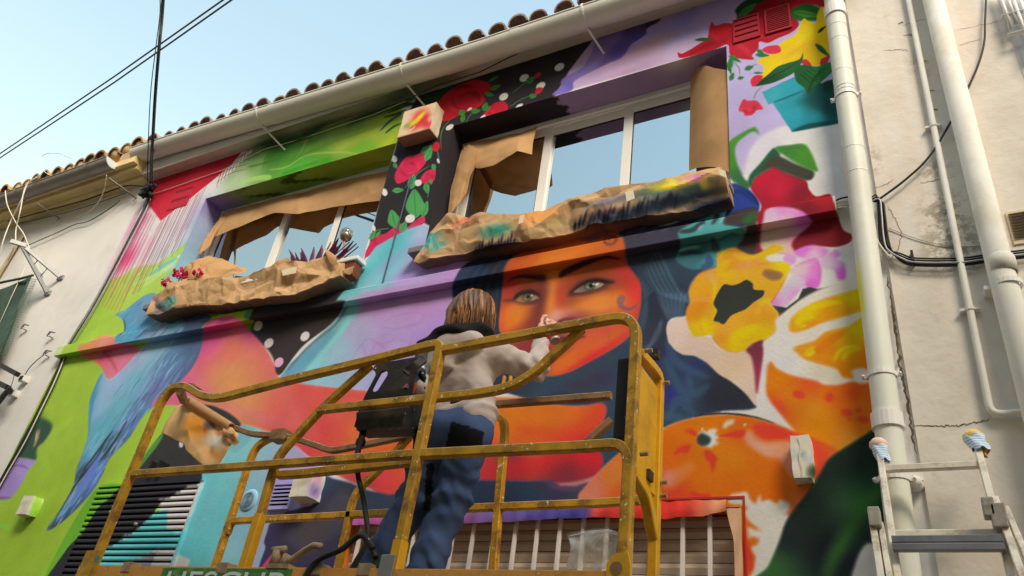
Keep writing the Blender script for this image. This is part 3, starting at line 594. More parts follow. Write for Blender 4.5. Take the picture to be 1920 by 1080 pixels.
# facial planes: nose ridge, nostrils, cheek highlights
stroke([(842,250),(838,340),(842,440),(850,520)],.05,(234,146,62),.05,.6); stroke([(800,300),(792,380),(772,470),(762,560)],.06,(110,50,46),.05,.6); stroke([(905,320),(895,400),(905,480)],.05,(200,62,44),.05,.5)
dab(858,548,.05,.045,(222,158,136),.7); ell(905,586,20,9,(84,36,40),-10,.012,.8); ell(812,602,16,8,(90,38,42),10,.012,.7); stroke([(960,540),(985,570),(970,600)],.02,(150,60,56),.015,.6)
dab(590,520,.12,.10,(234,140,52),.5); dab(1180,450,.14,.08,(232,146,60),.5); stroke([(520,480),(508,560),(520,660)],.03,(200,70,50),.03,.5); stroke([(1440,360),(1436,480),(1410,600)],.03,(196,52,52),.03,.5)
CLIP = None
org('G'); stroke([(1140,790),(1220,820),(1330,800),(1400,760)],.04,(80,84,104),.02,.8)
# ---- lilac and white ground on the right
org('H')
fill([(665,470),(665,60),(720,60),(1310,-40),(1500,900),(1560,1180),(660,1180)],[(720,600,(176,162,196)),(850,500,(180,166,200)),(700,900,(174,156,190)),(950,900,(184,168,200)),(800,450,(190,176,206))],.004,False)
fill([(790,1090),(830,990),(900,915),(1000,865),(1080,850),(1250,860),(1420,820),(1600,1000),(1620,1500),(1400,1420),(1300,1330),(1190,1250),(900,1200),(780,1180)],[(900,980,(214,206,206)),(1200,920,(226,220,208)),(1350,1000,(222,216,204))],.02)
# ---- right-hand flowers: turquoise rose, dark, red vase
org('I')
TQ = [(330,700),(430,640),(520,600),(600,570),(655,545),(650,640),(780,680),(775,740),(725,800),(705,850),(600,872),(590,935),(500,950),(400,950),(310,890),(330,840),(345,780)]
fill(TQ,[(450,660,(84,160,154)),(600,600,(90,166,160)),(450,780,(70,132,122)),(650,760,(76,146,146)),(560,900,(80,148,150)),(400,900,(66,116,130)),(500,840,(56,110,122))],.005)
CLIP = mask_of(TQ)
for (p,w,c) in [([(340,700),(420,690),(480,650),(510,620)],.04,(52,62,80)),([(560,650),(590,600),(580,570)],.03,(64,62,74)),([(340,850),(420,840),(500,845)],.03,(52,70,90)),([(560,740),(590,830),(560,780)],.04,(70,70,80)),([(330,830),(400,810),(480,800)],.02,(150,190,170)),([(600,760),(680,720),(740,720)],.02,(50,100,110)),([(530,860),(540,920),(480,940)],.05,(52,80,130)),([(620,640),(640,590),(650,560)],.015,(150,206,196)),([(460,690),(500,650)],.012,(200,220,210)),([(600,840),(610,900),(590,940)],.014,(60,120,90))]: stroke(p,w,c,.012,.8)
CLIP = None
fill([(640,650),(660,590),(740,560),(850,540),(870,600),(860,640),(890,700),(905,830),(930,850),(900,880),(830,897),(760,872),(705,848),(730,790),(770,740),(780,660)],(68,58,52),.006); fill([(765,620),(800,590),(855,570),(850,620),(790,650)],(46,96,48),.015)
fill([(815,400),(840,340),(960,262),(1070,310),(1190,355),(1212,410),(1262,460),(1350,443),(1382,500),(1405,570),(1440,680),(1500,718),(1490,770),(1400,802),(1300,800),(1200,800),(1110,835),(1050,850),(880,830),(850,835),(870,700),(860,600),(890,520)],
     [(900,340,(184,32,52)),(1020,420,(192,36,58)),(1150,450,(130,30,44)),(900,520,(156,30,44)),(1300,470,(176,34,42)),(1200,560,(116,28,38)),(1350,620,(122,32,38)),(1250,740,(118,32,40)),(870,760,(140,40,46)),(1450,740,(140,38,42))],.004)
fill([(800,385),(800,350),(820,305),(880,240),(950,155),(985,135),(1020,190),(960,265),(850,335),(820,400)],(48,104,78),.006); fill([(880,300),(940,210),(1010,190),(1120,240),(1245,292),(1212,355),(1070,312),(960,265)],(66,64,50),.006); fill([(985,132),(1080,115),(1180,108),(1230,170),(1262,250),(1268,295),(1150,250),(1050,190)],[(1060,150,(64,120,52)),(1200,200,(70,134,44))],.005); sharp([(1180,352),(1240,300),(1225,345)],(60,60,50))
fill([(672,100),(740,45),(830,-2),(855,0),(878,48),(832,26),(742,88),(714,140),(722,220),(770,330),(808,372),(800,412),(735,380),(672,330),(660,200)],[(740,80,(74,136,50)),(690,220,(64,130,40)),(740,340,(52,98,60))],.005)
# white/pink blossom
fill([(885,800),(888,700),(905,620),(930,548),(1060,534),(1165,562),(1228,622),(1222,652),(1120,742),(1095,792),(1120,850),(1040,850),(930,835)],[(980,700,(216,188,150)),(950,600,(222,190,206)),(1040,560,(220,140,196)),(1180,620,(206,96,180)),(920,780,(206,186,160)),(1060,650,(222,196,184)),(1110,740,(214,150,170)),(1000,800,(206,178,142))],.005)
for (pts,cl) in [([(1110,850),(1140,815),(1220,790),(1300,800),(1345,830),(1300,880),(1180,880)],[(1180,820,(206,100,190)),(1250,860,(222,196,196)),(1320,830,(206,120,190))]),([(1040,870),(1080,845),(1125,870),(1120,910),(1080,925),(1045,910)],(210,150,196)),
   ([(1090,950),(1200,880),(1280,890),(1295,1000),(1270,1080),(1200,1078),(1120,1010)],[(1150,960,(222,196,190)),(1270,960,(206,110,186)),(1230,1060,(200,92,180))]),([(1290,890),(1370,830),(1400,820),(1425,850),(1400,890),(1450,910),(1460,1010),(1410,1025),(1380,960),(1300,940)],[(1330,880,(222,190,206)),(1420,850,(206,110,190)),(1430,980,(200,84,180)),(1360,920,(222,206,206))])]: fill(pts,cl,.006)
for p in [[(1120,930),(1200,900),(1270,880)],[(1270,890),(1290,960),(1280,1060)],[(1350,860),(1370,840)]]: stroke(p,.010,(170,80,150),.006,.6)
org('N')
fill([(945,240),(1000,170),(1060,110),(1110,60),(1190,100),(1150,160),(1110,210),(1060,260),(990,280)],[(980,240,(200,100,180)),(1050,160,(224,206,216)),(1100,100,(224,214,214)),(1110,190,(206,130,190)),(1040,230,(222,190,206))],.006)
sharp([(960,260),(1000,310),(1012,345),(1070,290),(1160,225),(1280,170),(1390,120),(1270,150),(1220,138),(1170,148),(1140,215),(1060,275)],(50,54,48),.004)
# orange flower
YF = [(400,170),(420,110),(470,50),(540,20),(590,0),(592,-60),(606,-95),(700,-130),(765,-100),(830,-80),(900,-105),(950,-140),(1015,-145),(1035,-120),(990,-95),(920,-65),(950,-35),(1050,-28),(1085,5),(1060,60),(1035,130),(985,200),(950,245),(1010,320),(985,360),(992,420),(950,480),(820,522),(790,562),(700,578),(620,545),(565,490),(550,460),(440,478),(410,430),(382,340),(390,280),(410,240)]
fill(YF,[(430,180,(222,150,50)),(560,60,(216,140,70)),(480,250,(226,124,40)),(450,420,(228,180,30)),(430,320,(224,130,44)),(620,30,(228,180,30)),(700,-60,(228,150,44)),(800,-20,(222,150,80)),(900,10,(222,150,60)),(1030,0,(228,190,30)),(950,-90,(226,190,20)),(1000,100,(224,160,50)),(900,250,(216,140,70)),(640,430,(206,130,70)),(620,500,(226,130,50)),(720,500,(226,190,20)),(900,440,(228,184,24)),(850,350,(220,140,50)),(960,330,(222,140,50)),(520,430,(226,180,30)),(560,300,(222,150,60)),(740,560,(222,170,30))],.005)
CLIP = mask_of(YF)
for (p,w,c,a) in [([(600,-60),(640,-110),(700,-120)],.04,(232,200,20),.8),([(600,30),(640,-20),(700,-50)],.04,(232,196,20),.7),([(580,100),(575,200),(590,280),(570,360)],.03,(230,190,40),.7),([(950,-40),(1050,-20),(1070,30),(1030,100)],.035,(234,200,20),.9),([(900,30),(980,60),(1040,50)],.07,(120,84,66),.8),([(560,440),(570,490),(640,540)],.02,(150,110,70),.7),([(690,480),(780,440),(880,400)],.06,(236,200,20),.7),([(880,280),(850,330)],.012,(236,200,60),.9),([(600,120),(540,60),(560,20)],.03,(190,150,90),.6),([(880,260),(940,230),(1000,310)],.03,(232,196,30),.8),([(410,240),(470,220),(560,230)],.04,(206,140,90),.6),([(500,340),(530,420),(550,460)],.05,(232,186,24),.7),([(700,-90),(760,-60),(830,-60),(900,-90)],.03,(232,196,20),.8)]: stroke(p,w,c,.02,a)
CLIP = None
fill([(568,240),(600,170),(640,118),(690,125),(735,115),(790,88),(832,112),(842,152),(908,160),(900,200),(840,240),(780,290),(690,330),(640,388),(600,375),(568,362),(592,300),(575,270)],(50,52,46),.004)
for p in [[(400,170),(470,50),(590,0)],[(410,240),(385,320),(410,430)],[(560,480),(620,545),(700,578),(790,562)],[(820,522),(950,480),(992,420)],[(592,-60),(640,-110),(765,-100)],[(1060,60),(985,200),(950,245)]]: stroke(p,.012,(176,104,30),.004,.6)
for p in [[(440,200),(470,280),(460,360)],[(620,60),(600,130)],[(700,450),(780,500),(850,480)],[(880,300),(930,340),(960,400)],[(650,-60),(700,-30),(640,40)],[(820,-50),(880,-20),(960,-10)],[(470,390),(500,450)]]: stroke(p,.010,(190,112,40),.005,.55)
# beige and maroon petals
fill([(265,380),(330,343),(385,362),(420,465),(540,478),(600,552),(720,582),(822,575),(832,650),(850,780),(858,900),(850,935),(780,850),(680,770),(600,722),(480,612),(360,592),(285,535),(252,440)],[(320,430,(212,186,166)),(500,560,(208,178,154)),(700,680,(202,172,140)),(820,820,(206,180,156))],.004)
fill([(785,565),(835,518),(905,498),(920,600),(928,700),(905,800),(858,862),(842,720),(822,610)],[(850,560,(112,46,60)),(880,760,(140,48,66))],.005)
# cut orange: white rind, segments
fill([(1000,350),(1070,290),(1200,195),(1390,112),(1560,85),(1640,80),(1700,800),(1560,790),(1500,770),(1420,795),(1320,795),(1250,765),(1100,735),(1000,695),(945,640),(925,700),(940,780),(905,850),(860,935),(905,600),(905,510),(985,440)],[(1040,500,(216,208,196)),(1150,350,(206,192,172)),(1050,650,(212,206,196)),(1300,720,(190,180,156)),(1500,300,(206,196,178)),(1200,480,(200,190,170)),(930,680,(216,208,196))],.005)
SG = [[(1078,415),(1100,340),(1200,265),(1300,222),(1440,180),(1570,158),(1640,290),(1560,302),(1420,345),(1300,380),(1180,430),(1100,442)],[(1112,545),(1250,500),(1330,440),(1480,402),(1590,338),(1680,400),(1700,690),(1560,685),(1500,705),(1512,752),(1440,745),(1400,692),(1300,662),(1180,622),(1135,585)]]
for i,s_ in enumerate(SG):
    fill(s_,[(1150,400,(226,150,36)),(1200,300,(228,186,20)),(1350,280,(226,140,30)),(1500,210,(228,190,16)),(1450,300,(224,140,30)),(1250,420,(222,124,36)),(1200,560,(222,140,50)),(1330,560,(206,110,30)),(1450,480,(216,150,20)),(1560,450,(224,180,16)),(1500,600,(222,140,24)),(1600,620,(216,110,30)),(1300,630,(222,130,30)),(1450,700,(226,120,20))],.012)
    CLIP = mask_of(s_)
    for (p,w,c) in ([([(1130,400),(1180,350),(1250,340)],.03,(236,200,20)),([(1120,380),(1200,300),(1320,250),(1440,240)],.04,(234,194,16)),([(1150,410),(1200,390)],.012,(240,216,60))] if i == 0 else [([(1180,600),(1220,570),(1240,540)],.035,(236,190,20)),([(1200,610),(1260,570)],.012,(240,216,60)),([(1380,640),(1430,560),(1520,540),(1560,560)],.02,(238,206,30)),([(1440,630),(1470,580),(1550,555)],.03,(236,190,20)),([(1480,420),(1560,400),(1620,420)],.08,(232,190,10)),([(1260,580),(1350,500),(1450,440)],.05,(216,110,26))]): stroke(p,w,c,.012,.85)
    CLIP = None
ell(1340,405,30,16,(216,210,198),-25,.01)
# whole orange on the right
OR = [(945,645),(1000,690),(1100,735),(1250,768),(1320,797),(1420,797),(1500,775),(1560,790),(1680,830),(1700,1300),(1480,1330),(1230,1230),(1100,1090),(1010,985),(945,900),(922,820)]
fill(OR,[(1000,760,(226,120,26)),(1200,800,(220,84,50)),(1100,880,(224,124,34)),(1250,960,(206,122,44)),(1400,880,(214,96,30)),(1500,850,(196,70,26)),(1600,950,(226,110,26)),(1300,1060,(226,130,20)),(1000,950,(214,70,50)),(1550,1050,(222,110,30)),(1500,1180,(206,126,56))],.005)
for (x,y,rx,ry) in [(1145,865,46,28),(1350,882,30,34),(1468,985,40,28),(1548,972,18,18),(1575,1032,44,24),(1485,1032,14,10)]: ell(x,y,rx,ry,(196,58,40),15,.012,.9)
# big orange below
org('O')
BO = [(-80,260),(0,190),(200,98),(330,40),(480,5),(640,-10),(800,0),(980,50),(1130,110),(1230,140),(1420,250),(1400,430),(1260,640),(1080,760),(900,800),(850,960),(830,1120),(700,1120),(720,640),(600,640),(-200,680),(-340,560),(-300,480),(-180,350)]
fill(BO,[(300,60,(222,110,30)),(500,120,(222,116,26)),(250,200,(220,100,30)),(120,400,(214,96,50)),(300,420,(226,90,40)),(280,520,(236,70,44)),(500,400,(206,100,30)),(700,300,(206,112,30)),(600,250,(210,114,30)),(850,100,(214,92,40)),(1000,110,(208,84,42)),(750,100,(212,96,36)),(900,450,(206,96,26)),(1000,500,(212,92,24)),(1200,250,(190,74,40)),(1150,550,(190,90,50)),(760,700,(222,110,40)),(780,900,(206,50,34)),(860,860,(206,110,40)),(-100,400,(216,120,70)),(-40,520,(226,90,60)),(100,610,(214,60,44)),(700,480,(216,100,30)),(-250,530,(206,120,90))],.005)
CLIP = mask_of(BO)
fill([(840,60),(940,55),(1060,95),(1150,130),(1110,170),(1000,160),(900,150),(850,110)],(212,58,44),.02,True,.85); r2 = np.random.default_rng(8)
for k in range(150): ell(r2.uniform(-150,1250),r2.uniform(20,600),r2.uniform(2,5),r2.uniform(2,4),(190,88,24) if k%2 else (228,134,48),r2.uniform(0,90),.003,.5)
fill([(1100,140),(1210,140),(1340,270),(1310,440),(1240,430),(1260,300),(1200,200)],(196,60,40),.02,True,.8)
fill([(780,120),(810,95),(860,150),(930,180),(1030,170),(1100,190),(1120,380),(1110,430),(1060,370),(1010,290),(930,280),(860,240),(790,180)],[(820,130,(222,150,120)),(900,220,(206,150,116)),(1060,220,(206,140,100)),(1080,360,(206,130,100))],.02); fill([(225,440),(250,390),(330,345),(420,310),(440,350),(400,400),(330,460),(250,480)],(216,130,90),.03,True,.7); dab(255,420,.05,.06,(222,150,130),.6)
for pts in [[(370,92),(430,90),(458,120),(440,140),(400,115)],[(295,265),(340,210),(415,195),(390,250),(345,248)],[(505,235),(545,235),(590,280),(585,320),(560,385),(545,320),(515,290)],[(630,130),(720,100),(780,95),(770,140),(720,150)],[(400,540),(430,505),(470,525),(540,525),(548,560),(520,590),(470,560),(410,570)],[(320,600),(380,580),(430,610),(400,640),(330,640)],[(170,590),(230,560),(290,620),(200,640)]]: fill(pts,(206,62,40),.010)
fill([(470,128),(480,104),(500,112),(492,84),(520,108),(545,86),(592,92),(582,128),(610,140),(585,162),(606,190),(570,196),(560,216),(520,206),(500,200)],(208,202,188),.005); fill([(455,150),(480,115),(510,120),(552,150),(540,190),(500,205),(462,190)],(46,62,58),.005); stroke([(640,85),(660,50),(690,40),(700,20)],.03,(206,190,150),.006); stroke([(600,140),(650,130),(770,128)],.010,(206,60,40),.004); stroke([(490,100),(495,75)],.010,(222,200,150),.003); stroke([(770,70),(790,50)],.012,(220,190,140),.003)
CLIP = None
stroke([(440,5),(560,-14),(700,-14),(850,8),(990,52)],.012,(40,42,44),.004)
# white splash and big dark leaf
fill([(665,585),(690,530),(740,520),(790,512),(815,560),(850,590),(880,530),(895,575),(940,565),(1000,590),(1015,565),(1085,600),(1060,660),(1080,690),(1010,850),(960,980),(930,1130),(790,1130),(860,1010),(880,960),(840,930),(825,880),(885,870),(885,830),(820,815),(812,845),(800,790),(800,750),(850,770),(890,770),(820,720),(775,650),(800,620),(760,600)],(206,198,180),.006)
stroke([(850,780),(885,780),(890,720)],.03,(170,156,130),.02,.7); stroke([(830,650),(850,690)],.04,(180,166,140),.02,.6)
org('M')
LF = [(720,85),(640,135),(560,185),(480,235),(400,300),(340,400),(260,520),(130,690),(70,850),(0,1010),(-60,1130),(800,1130),(800,85)]
fill(LF,[(600,250,(28,48,40)),(450,350,(28,46,42)),(300,600,(27,42,40)),(150,800,(28,36,36)),(400,900,(24,29,32)),(550,500,(30,54,36)),(650,600,(34,62,34)),(20,1050,(44,80,40)),(600,700,(34,42,40)),(480,600,(32,52,44))],.012)
CLIP = mask_of(LF)
stroke([(760,480),(680,580),(600,690),(520,830),(430,980),(390,1120)],.055,(52,96,40),.04,.9); stroke([(480,480),(520,620),(600,680)],.09,(36,62,42),.08,.6); stroke([(560,660),(640,560),(740,520)],.10,(46,92,40),.07,.6)
CLIP = None
fill([(575,1130),(590,1000),(640,890),(690,860),(760,900),(760,1130)],(190,182,170),.012)
# ---- top right: lilac, red lily, yellow flower, pot
org('F')
sharp([(850,640),(905,590),(960,480),(1100,300),(1160,200),(1160,60),(1728,-140),(2400,-260),(2060,400),(1728,398)],
      [(1000,600,(196,164,190)),(1150,440,(180,150,176)),(1300,420,(186,146,170)),(1500,330,(186,146,158)),(1700,330,(196,168,190)),(1450,250,(170,150,196)),(1700,190,(150,140,196)),(1600,130,(180,150,166)),(1350,180,(150,120,160)),(1728,60,(166,140,186)),(1900,50,(176,156,196))],.01)
for (p,w,c,a) in [([(1480,240),(1650,160),(1900,60)],.10,(146,140,200),.6),([(1300,420),(1500,300),(1750,200)],.08,(196,150,156),.6),([(1100,560),(1350,450),(1700,330)],.06,(206,176,196),.6)]: stroke(p,w,c,.06,a)
CL = [(1170,240),(1330,150),(1480,110),(1575,118),(1560,150),(1490,190),(1480,230),(1420,275),(1380,300),(1320,385),(1220,430),(1100,490),(995,550),(985,605),(900,640),(848,638),(900,590),(920,530),(1040,465),(1085,410),(1115,350)]
fill(CL,[(1250,260,(140,110,160)),(1400,200,(96,76,130)),(1530,130,(64,50,84)),(1300,330,(92,76,150)),(1420,260,(84,72,150)),(1150,400,(150,130,180)),(1200,430,(110,86,140)),(1000,520,(140,116,170)),(920,610,(130,110,180)),(980,570,(106,90,170))],.005)
org('H')
RL = [(328,352),(352,362),(400,340),(480,290),(525,262),(540,190),(558,148),(580,172),(640,155),(715,152),(760,100),(850,40),(900,-30),(1330,-40),(1325,60),(1250,30),(1150,50),(1105,100),(1145,160),(1100,215),(1000,260),(935,290),(878,282),(870,330),(828,372),(838,402),(740,395),(680,370),(662,300),(560,340),(355,392)]
fill(RL,[(420,350,(176,28,36)),(620,220,(186,30,40)),(760,320,(180,36,48)),(1000,230,(166,28,40)),(800,150,(150,24,34)),(1000,60,(140,20,32)),(1200,20,(176,28,40)),(560,290,(150,24,36))],.004)
CLIP = mask_of(RL)
for (p,w,c) in [([(400,370),(520,310),(660,270)],.04,(130,20,30)),([(560,170),(560,240),(620,280)],.03,(206,44,54)),([(700,280),(780,330),(830,390)],.03,(206,60,70)),([(880,250),(980,230),(1100,180)],.04,(200,44,60)),([(760,140),(860,60),(960,20)],.05,(110,16,26)),([(1040,0),(1010,100)],.05,(40,60,30))]: stroke(p,w,c,.02,.6)
CLIP = None
fill([(715,66),(770,10),(850,-20),(960,-20),(860,30),(790,80),(735,140),(725,100)],(30,62,34),.005); leaf((735,110),(860,20),.16,(52,112,50)); fill([(1095,60),(1200,25),(1300,62),(1282,130),(1205,142),(1110,130)],(44,96,36),.005); leaf((1110,80),(1290,110),.13,(70,128,44),(40,84,30)); leaf((440,270),(570,262),.10,(46,84,44))
YL = [(862,412),(940,372),(1022,345),(1000,312),(1055,270),(1125,228),(1172,128),(1205,140),(1258,152),(1270,90),(1312,55),(1352,330),(1352,385),(1318,425),(1280,445),(1200,432),(1168,385),(1140,420),(1050,432),(990,470),(930,522),(890,528),(908,450)]
fill(YL,[(950,440,(234,200,30)),(1150,250,(236,200,24)),(1300,200,(238,200,10)),(1200,330,(226,180,30)),(1270,400,(232,190,20)),(1080,380,(228,190,36))],.004)
CLIP = mask_of(YL); stroke([(1040,400),(1120,340),(1200,280)],.05,(200,150,40),.03,.5); stroke([(1180,300),(1240,300),(1300,340)],.04,(206,160,40),.03,.5); stroke([(1120,320),(1200,230),(1260,170)],.05,(246,216,60),.03,.5); CLIP = None
leaf((1270,222),(1330,172),.14,(30,50,30)); leaf((1255,295),(1355,385),.14,(40,86,46)); leaf((1160,410),(1230,440),.3,(196,44,54)); leaf((1290,440),(1350,380),.3,(196,44,54))
# pot
fill([(895,622),(1000,572),(1110,520),(1200,560),(1380,560),(1420,830),(1260,862),(1098,892),(968,697),(938,706)],[(960,640,(62,160,168)),(1100,600,(48,152,162)),(1100,780,(46,150,160)),(1300,660,(30,90,92)),(1380,720,(28,84,88)),(1250,800,(44,140,150)),(1370,600,(30,80,80))],.004,False)
stroke([(970,692),(1060,660),(1180,610)],.014,(36,104,112),.005); fill([(1100,888),(1180,845),(1280,825),(1412,815),(1410,835),(1260,862)],(26,92,100),.006)
for (pts,c) in [([(845,578),(940,500),(1000,450),(1080,422),(1150,398),(1172,355),(1165,420),(1110,492),(1000,548),(920,572)],(36,84,50)),([(1112,492),(1130,448),(1200,438),(1270,450),(1350,420),(1378,470),(1300,550),(1240,592),(1206,638),(1180,592),(1130,552)],(38,92,48)),([(1310,560),(1380,540),(1370,600),(1325,630)],(26,70,56))]: fill(pts,[(pts[0][0]+20,pts[0][1],c),(pts[3][0],pts[3][1]+30,tuple(int(v*1.35) for v in c)),(pts[-1][0],pts[-1][1],c)],.004)
for p in [[(870,570),(1000,500),(1140,420)],[(1206,630),(1240,540),(1300,470)]]: stroke(p,.010,(24,60,36),.005,.8)
for k in range(4): stroke([(1225+k*12,560-k*24),(1180+k*16,520-k*18),(1150+k*22,500-k*16)],.007,(24,64,34),.004,.7); stroke([(1235+k*14,550-k*24),(1300+k*12,520-k*20)],.007,(24,64,34),.004,.7)
rose([(738,745),(768,672),(800,680),(862,682),(902,736),(862,745),(830,776),(780,782),(770,760)],(200,54,70),(150,36,50),8,6)
fill([(898,332),(940,310),(1008,308),(1022,350),(960,366),(910,352)],(206,50,66),.004); fill([(818,545),(850,510),(902,512),(880,550),(836,586)],(200,44,58),.004)
for (a,b,w) in [((850,370),(945,375),.18),((862,335),(910,370),.3),((838,492),(905,492),.12),((778,470),(840,445),.28),((670,375),(755,420),.16),((680,545),(705,490),.3),((730,530),(775,522),.3),((668,480),(695,370),.2),((668,440),(690,500),.2)]: leaf(a,b,w,(58,122,66),(36,84,48))
for p in [[(700,410),(740,460),(745,510)],[(840,670),(860,620),(905,580)],[(865,435),(830,440)]]: stroke(p,.008,(110,120,100),.003,.9)
# film painted red over the shutter is a separate sheet; wall around it stays orange

# the navy is a greyed, thinned mix
_w = np.clip((canvas[..., 2]/(canvas[..., 0]+1)-1.12)/0.25, 0, 1)*np.clip((150-canvas.max(-1))/40, 0, 1)
canvas *= 1-_w[..., None]*(1-np.array((0.90, 0.82, 0.74), np.float32))
# the oranges are sprayed in a yellower orange than the skin
_xs = CX0+np.arange(CW)*CR; _zs = CZ0+np.arange(CH)*CR
_w = np.clip((canvas[..., 0]-160)/30, 0, 1)*np.clip((canvas[..., 1]/(canvas[..., 0]+1)-0.34)/0.08, 0, 1)*np.clip((0.40-canvas[..., 2]/(canvas[..., 0]+1))/0.1, 0, 1)*((_xs > -1.55)[None, :] & (_zs < 4.2)[:, None])
canvas *= 1+_w[..., None]*np.array((0.03, 0.10, -0.25), np.float32)
np.clip(canvas, 0, 250, out=canvas)
def sample(X, Z):
    """paint seen at wall point (X, Z): bilinear"""
    u = np.clip((np.asarray(X)-CX0)/CR, 0, CW-1.001); v = np.clip((np.asarray(Z)-CZ0)/CR, 0, CH-1.001)
    i = u.astype(int); j = v.astype(int); a = (u-i)[..., None]; b = (v-j)[..., None]
    return canvas[j, i]*(1-a)*(1-b)+canvas[j, i+1]*a*(1-b)+canvas[j+1, i]*(1-a)*b+canvas[j+1, i+1]*a*b
def seen_to_paint(rgb, Z):
    c = lin(rgb)/gain(Z)
    c = c*np.minimum(1.0, 0.84/np.maximum(c.max(-1, keepdims=True), 1e-6))
    return np.clip(c, 0.002, 0.84)
def paint_mesh(me, front=False):
    """give a mesh the mural's pigment: each vertex takes the colour of the wall point it covers"""
    n = len(me.vertices); co = np.empty(n*3, np.float32); me.vertices.foreach_get('co', co); co = co.reshape(-1, 3).astype(float)
    px, py = proj(co[:, 0], co[:, 1], co[:, 2]); w = wallxy(np.stack([px, py], -1))
    c = seen_to_paint(sample(w[:, 0], w[:, 1]), co[:, 2])
    set_paint(me, c)
def set_paint(me, c):
    at = me.color_attributes.new('paint', 'FLOAT_COLOR', 'POINT')
    at.data.foreach_set('color', np.concatenate([c, np.ones((len(c), 1))], 1).astype(np.float32).ravel())
# ------------------------------------------------------------------ shared materials
VCM = mat('mural_paint', 'paint', 0.75, 0.07, 0.10, 5.0, 0.45, 52.0)
plaster_w = mat('plaster_right', C(212,204,190,4.5), 0.85, 0.2, 0.10, 2.2, 0.25, 45, dirt=C(150,138,112,4.5), dirt_amt=0.35, dirt_scale=1.6)
plaster_l = mat('plaster_left', C(224,214,196,5.0), 0.85, 0.2, 0.07, 1.6, 0.2, 40, dirt=C(186,170,146,5.0), dirt_amt=0.35, dirt_scale=0.9)
eave_l = mat('eave_ochre', C(232,202,136,6.4), 0.85, 0.2, 0.16, 3.0, 0.2, 40)
pvc = mat('white_pvc', C(232,222,202,5.5), 0.38, 0.4, 0.04, 2.0, 0.0)
pvc_gutter = mat('gutter_cream', C(246,234,206,5.2), 0.35, 0.45, 0.05, 2.5, 0.0)
pipe_paint = mat('painted_pipe', C(214,206,186,4.5), 0.8, 0.2, 0.08, 2.0, 0.2, 40, dirt=C(186,168,136,4.5), dirt_amt=0.5, dirt_scale=3)
grey_metal = mat('galvanised_grey', C(140,130,114,6.2), 0.5, 0.4, 0.12, 5.0, 0.05, metal=0.25)
tile_main = mat('old_roof_tile', C(156,134,114,6.6), 0.9, 0.15, 0.3, 9.0, 0.4, 50, dirt=C(196,178,156,6.6), dirt_amt=0.5, dirt_scale=14, tint=0.3)
tile_left = mat('ochre_roof_tile', C(196,152,100,6.6), 0.9, 0.15, 0.2, 9.0, 0.4, 50, dirt=C(150,80,70,6.6), dirt_amt=0.6, dirt_scale=12, tint=0.22)
black_rubber = mat('black_cable', (0.018,0.018,0.022,1), 0.55, 0.3, 0.1, 8, 0)
white_cable = mat('white_cable', C(214,200,170,5.5), 0.55, 0.3, 0.05, 8, 0)
steel = mat('weathered_steel', C(150,146,136,5), 0.45, 0.5, 0.15, 8, 0.08, metal=0.5)
kraft = mat('kraft_paper', C(206,162,108,5.0), 0.82, 0.2, 0.07, 5, 0.35, 14, dirt=C(176,130,84,5.2), dirt_amt=0.35, dirt_scale=4)
kraft_vc = mat('kraft_paper_painted', 'paint', 0.85, 0.1, 0.08, 5, 0.35, 14)

def translucent(m, amt):
    nt = m.node_tree; L = nt.links; b = nt.nodes['Principled BSDF']; t = nd(nt, 'ShaderNodeBsdfTranslucent'); mx = nd(nt, 'ShaderNodeMixShader'); mx.inputs[0].default_value = amt
    L.new(b.inputs['Base Color'].links[0].from_socket, t.inputs['Color']); L.new(b.outputs[0], mx.inputs[1]); L.new(t.outputs[0], mx.inputs[2]); L.new(mx.outputs[0], nt.nodes['Material Output'].inputs['Surface'])
translucent(kraft, 0.38)

# ------------------------------------------------------------------ ground and the unseen house added across the street to shade the wall
gm = mat('street_paving', (0.10,0.095,0.088,1), 0.9, 0.2, 0.25, 1.5, 0.3, 30)
m = MB(); m.grid([[(-60+12*i, -60+12*j, 0.0) for i in range(11)] for j in range(11)], flip=True); tag(m.build('ground', gm), kind='structure')
opp = thing('added_shade_house', 'unseen cream plastered house added across the street to shade the lower mural wall', 'house')
m = MB(); m.box((-42,-13.0,0),(36,-7.2,11.0)); m.build('wall', mat('plaster_facing',(0.34,0.30,0.25,1),0.9,0.2,0.12,1.5,0.2), opp)
m = MB(); m.add([(-42.3,-13.3,11.05),(36.3,-13.3,11.05),(36.3,-6.9,11.05),(-42.3,-6.9,11.05),(-42.3,-10.2,12.3),(36.3,-10.2,12.3)],[(0,1,5,4),(2,3,4,5),(0,4,3),(1,2,5),(3,2,1,0)]); m.build('roof', tile_left, opp)
for X in range(-39,34,4):
    m = MB(); m.box((X,-7.22,3.9),(X+1.1,-7.17,5.2)); w_ = m.build('window', pvc, opp)
    m = MB(); m.box((X+.07,-7.175,3.97),(X+1.03,-7.16,5.13)); m.build('pane', mat('dark_glass',(0.03,0.04,0.05,1),0.05,0.5,0,1,0), w_)

# ------------------------------------------------------------------ painted house: wall with openings
house = thing('painted_house', 'two-storey house whose whole front wall is a bright mural of a woman, fruit and flowers', 'house')
LEDGE_P = 0.068
W1 = (-5.96, -3.645, 4.85, 6.093); W2 = (-3.074, -0.840, 4.85, 6.096)
SHX0 = P(652,975).x; SH = (SHX0, -0.846, 2.1, 1.6+0.3475*3.6)
REC = 0.22
JZ = 1.6+5.04      # wall meets the eave
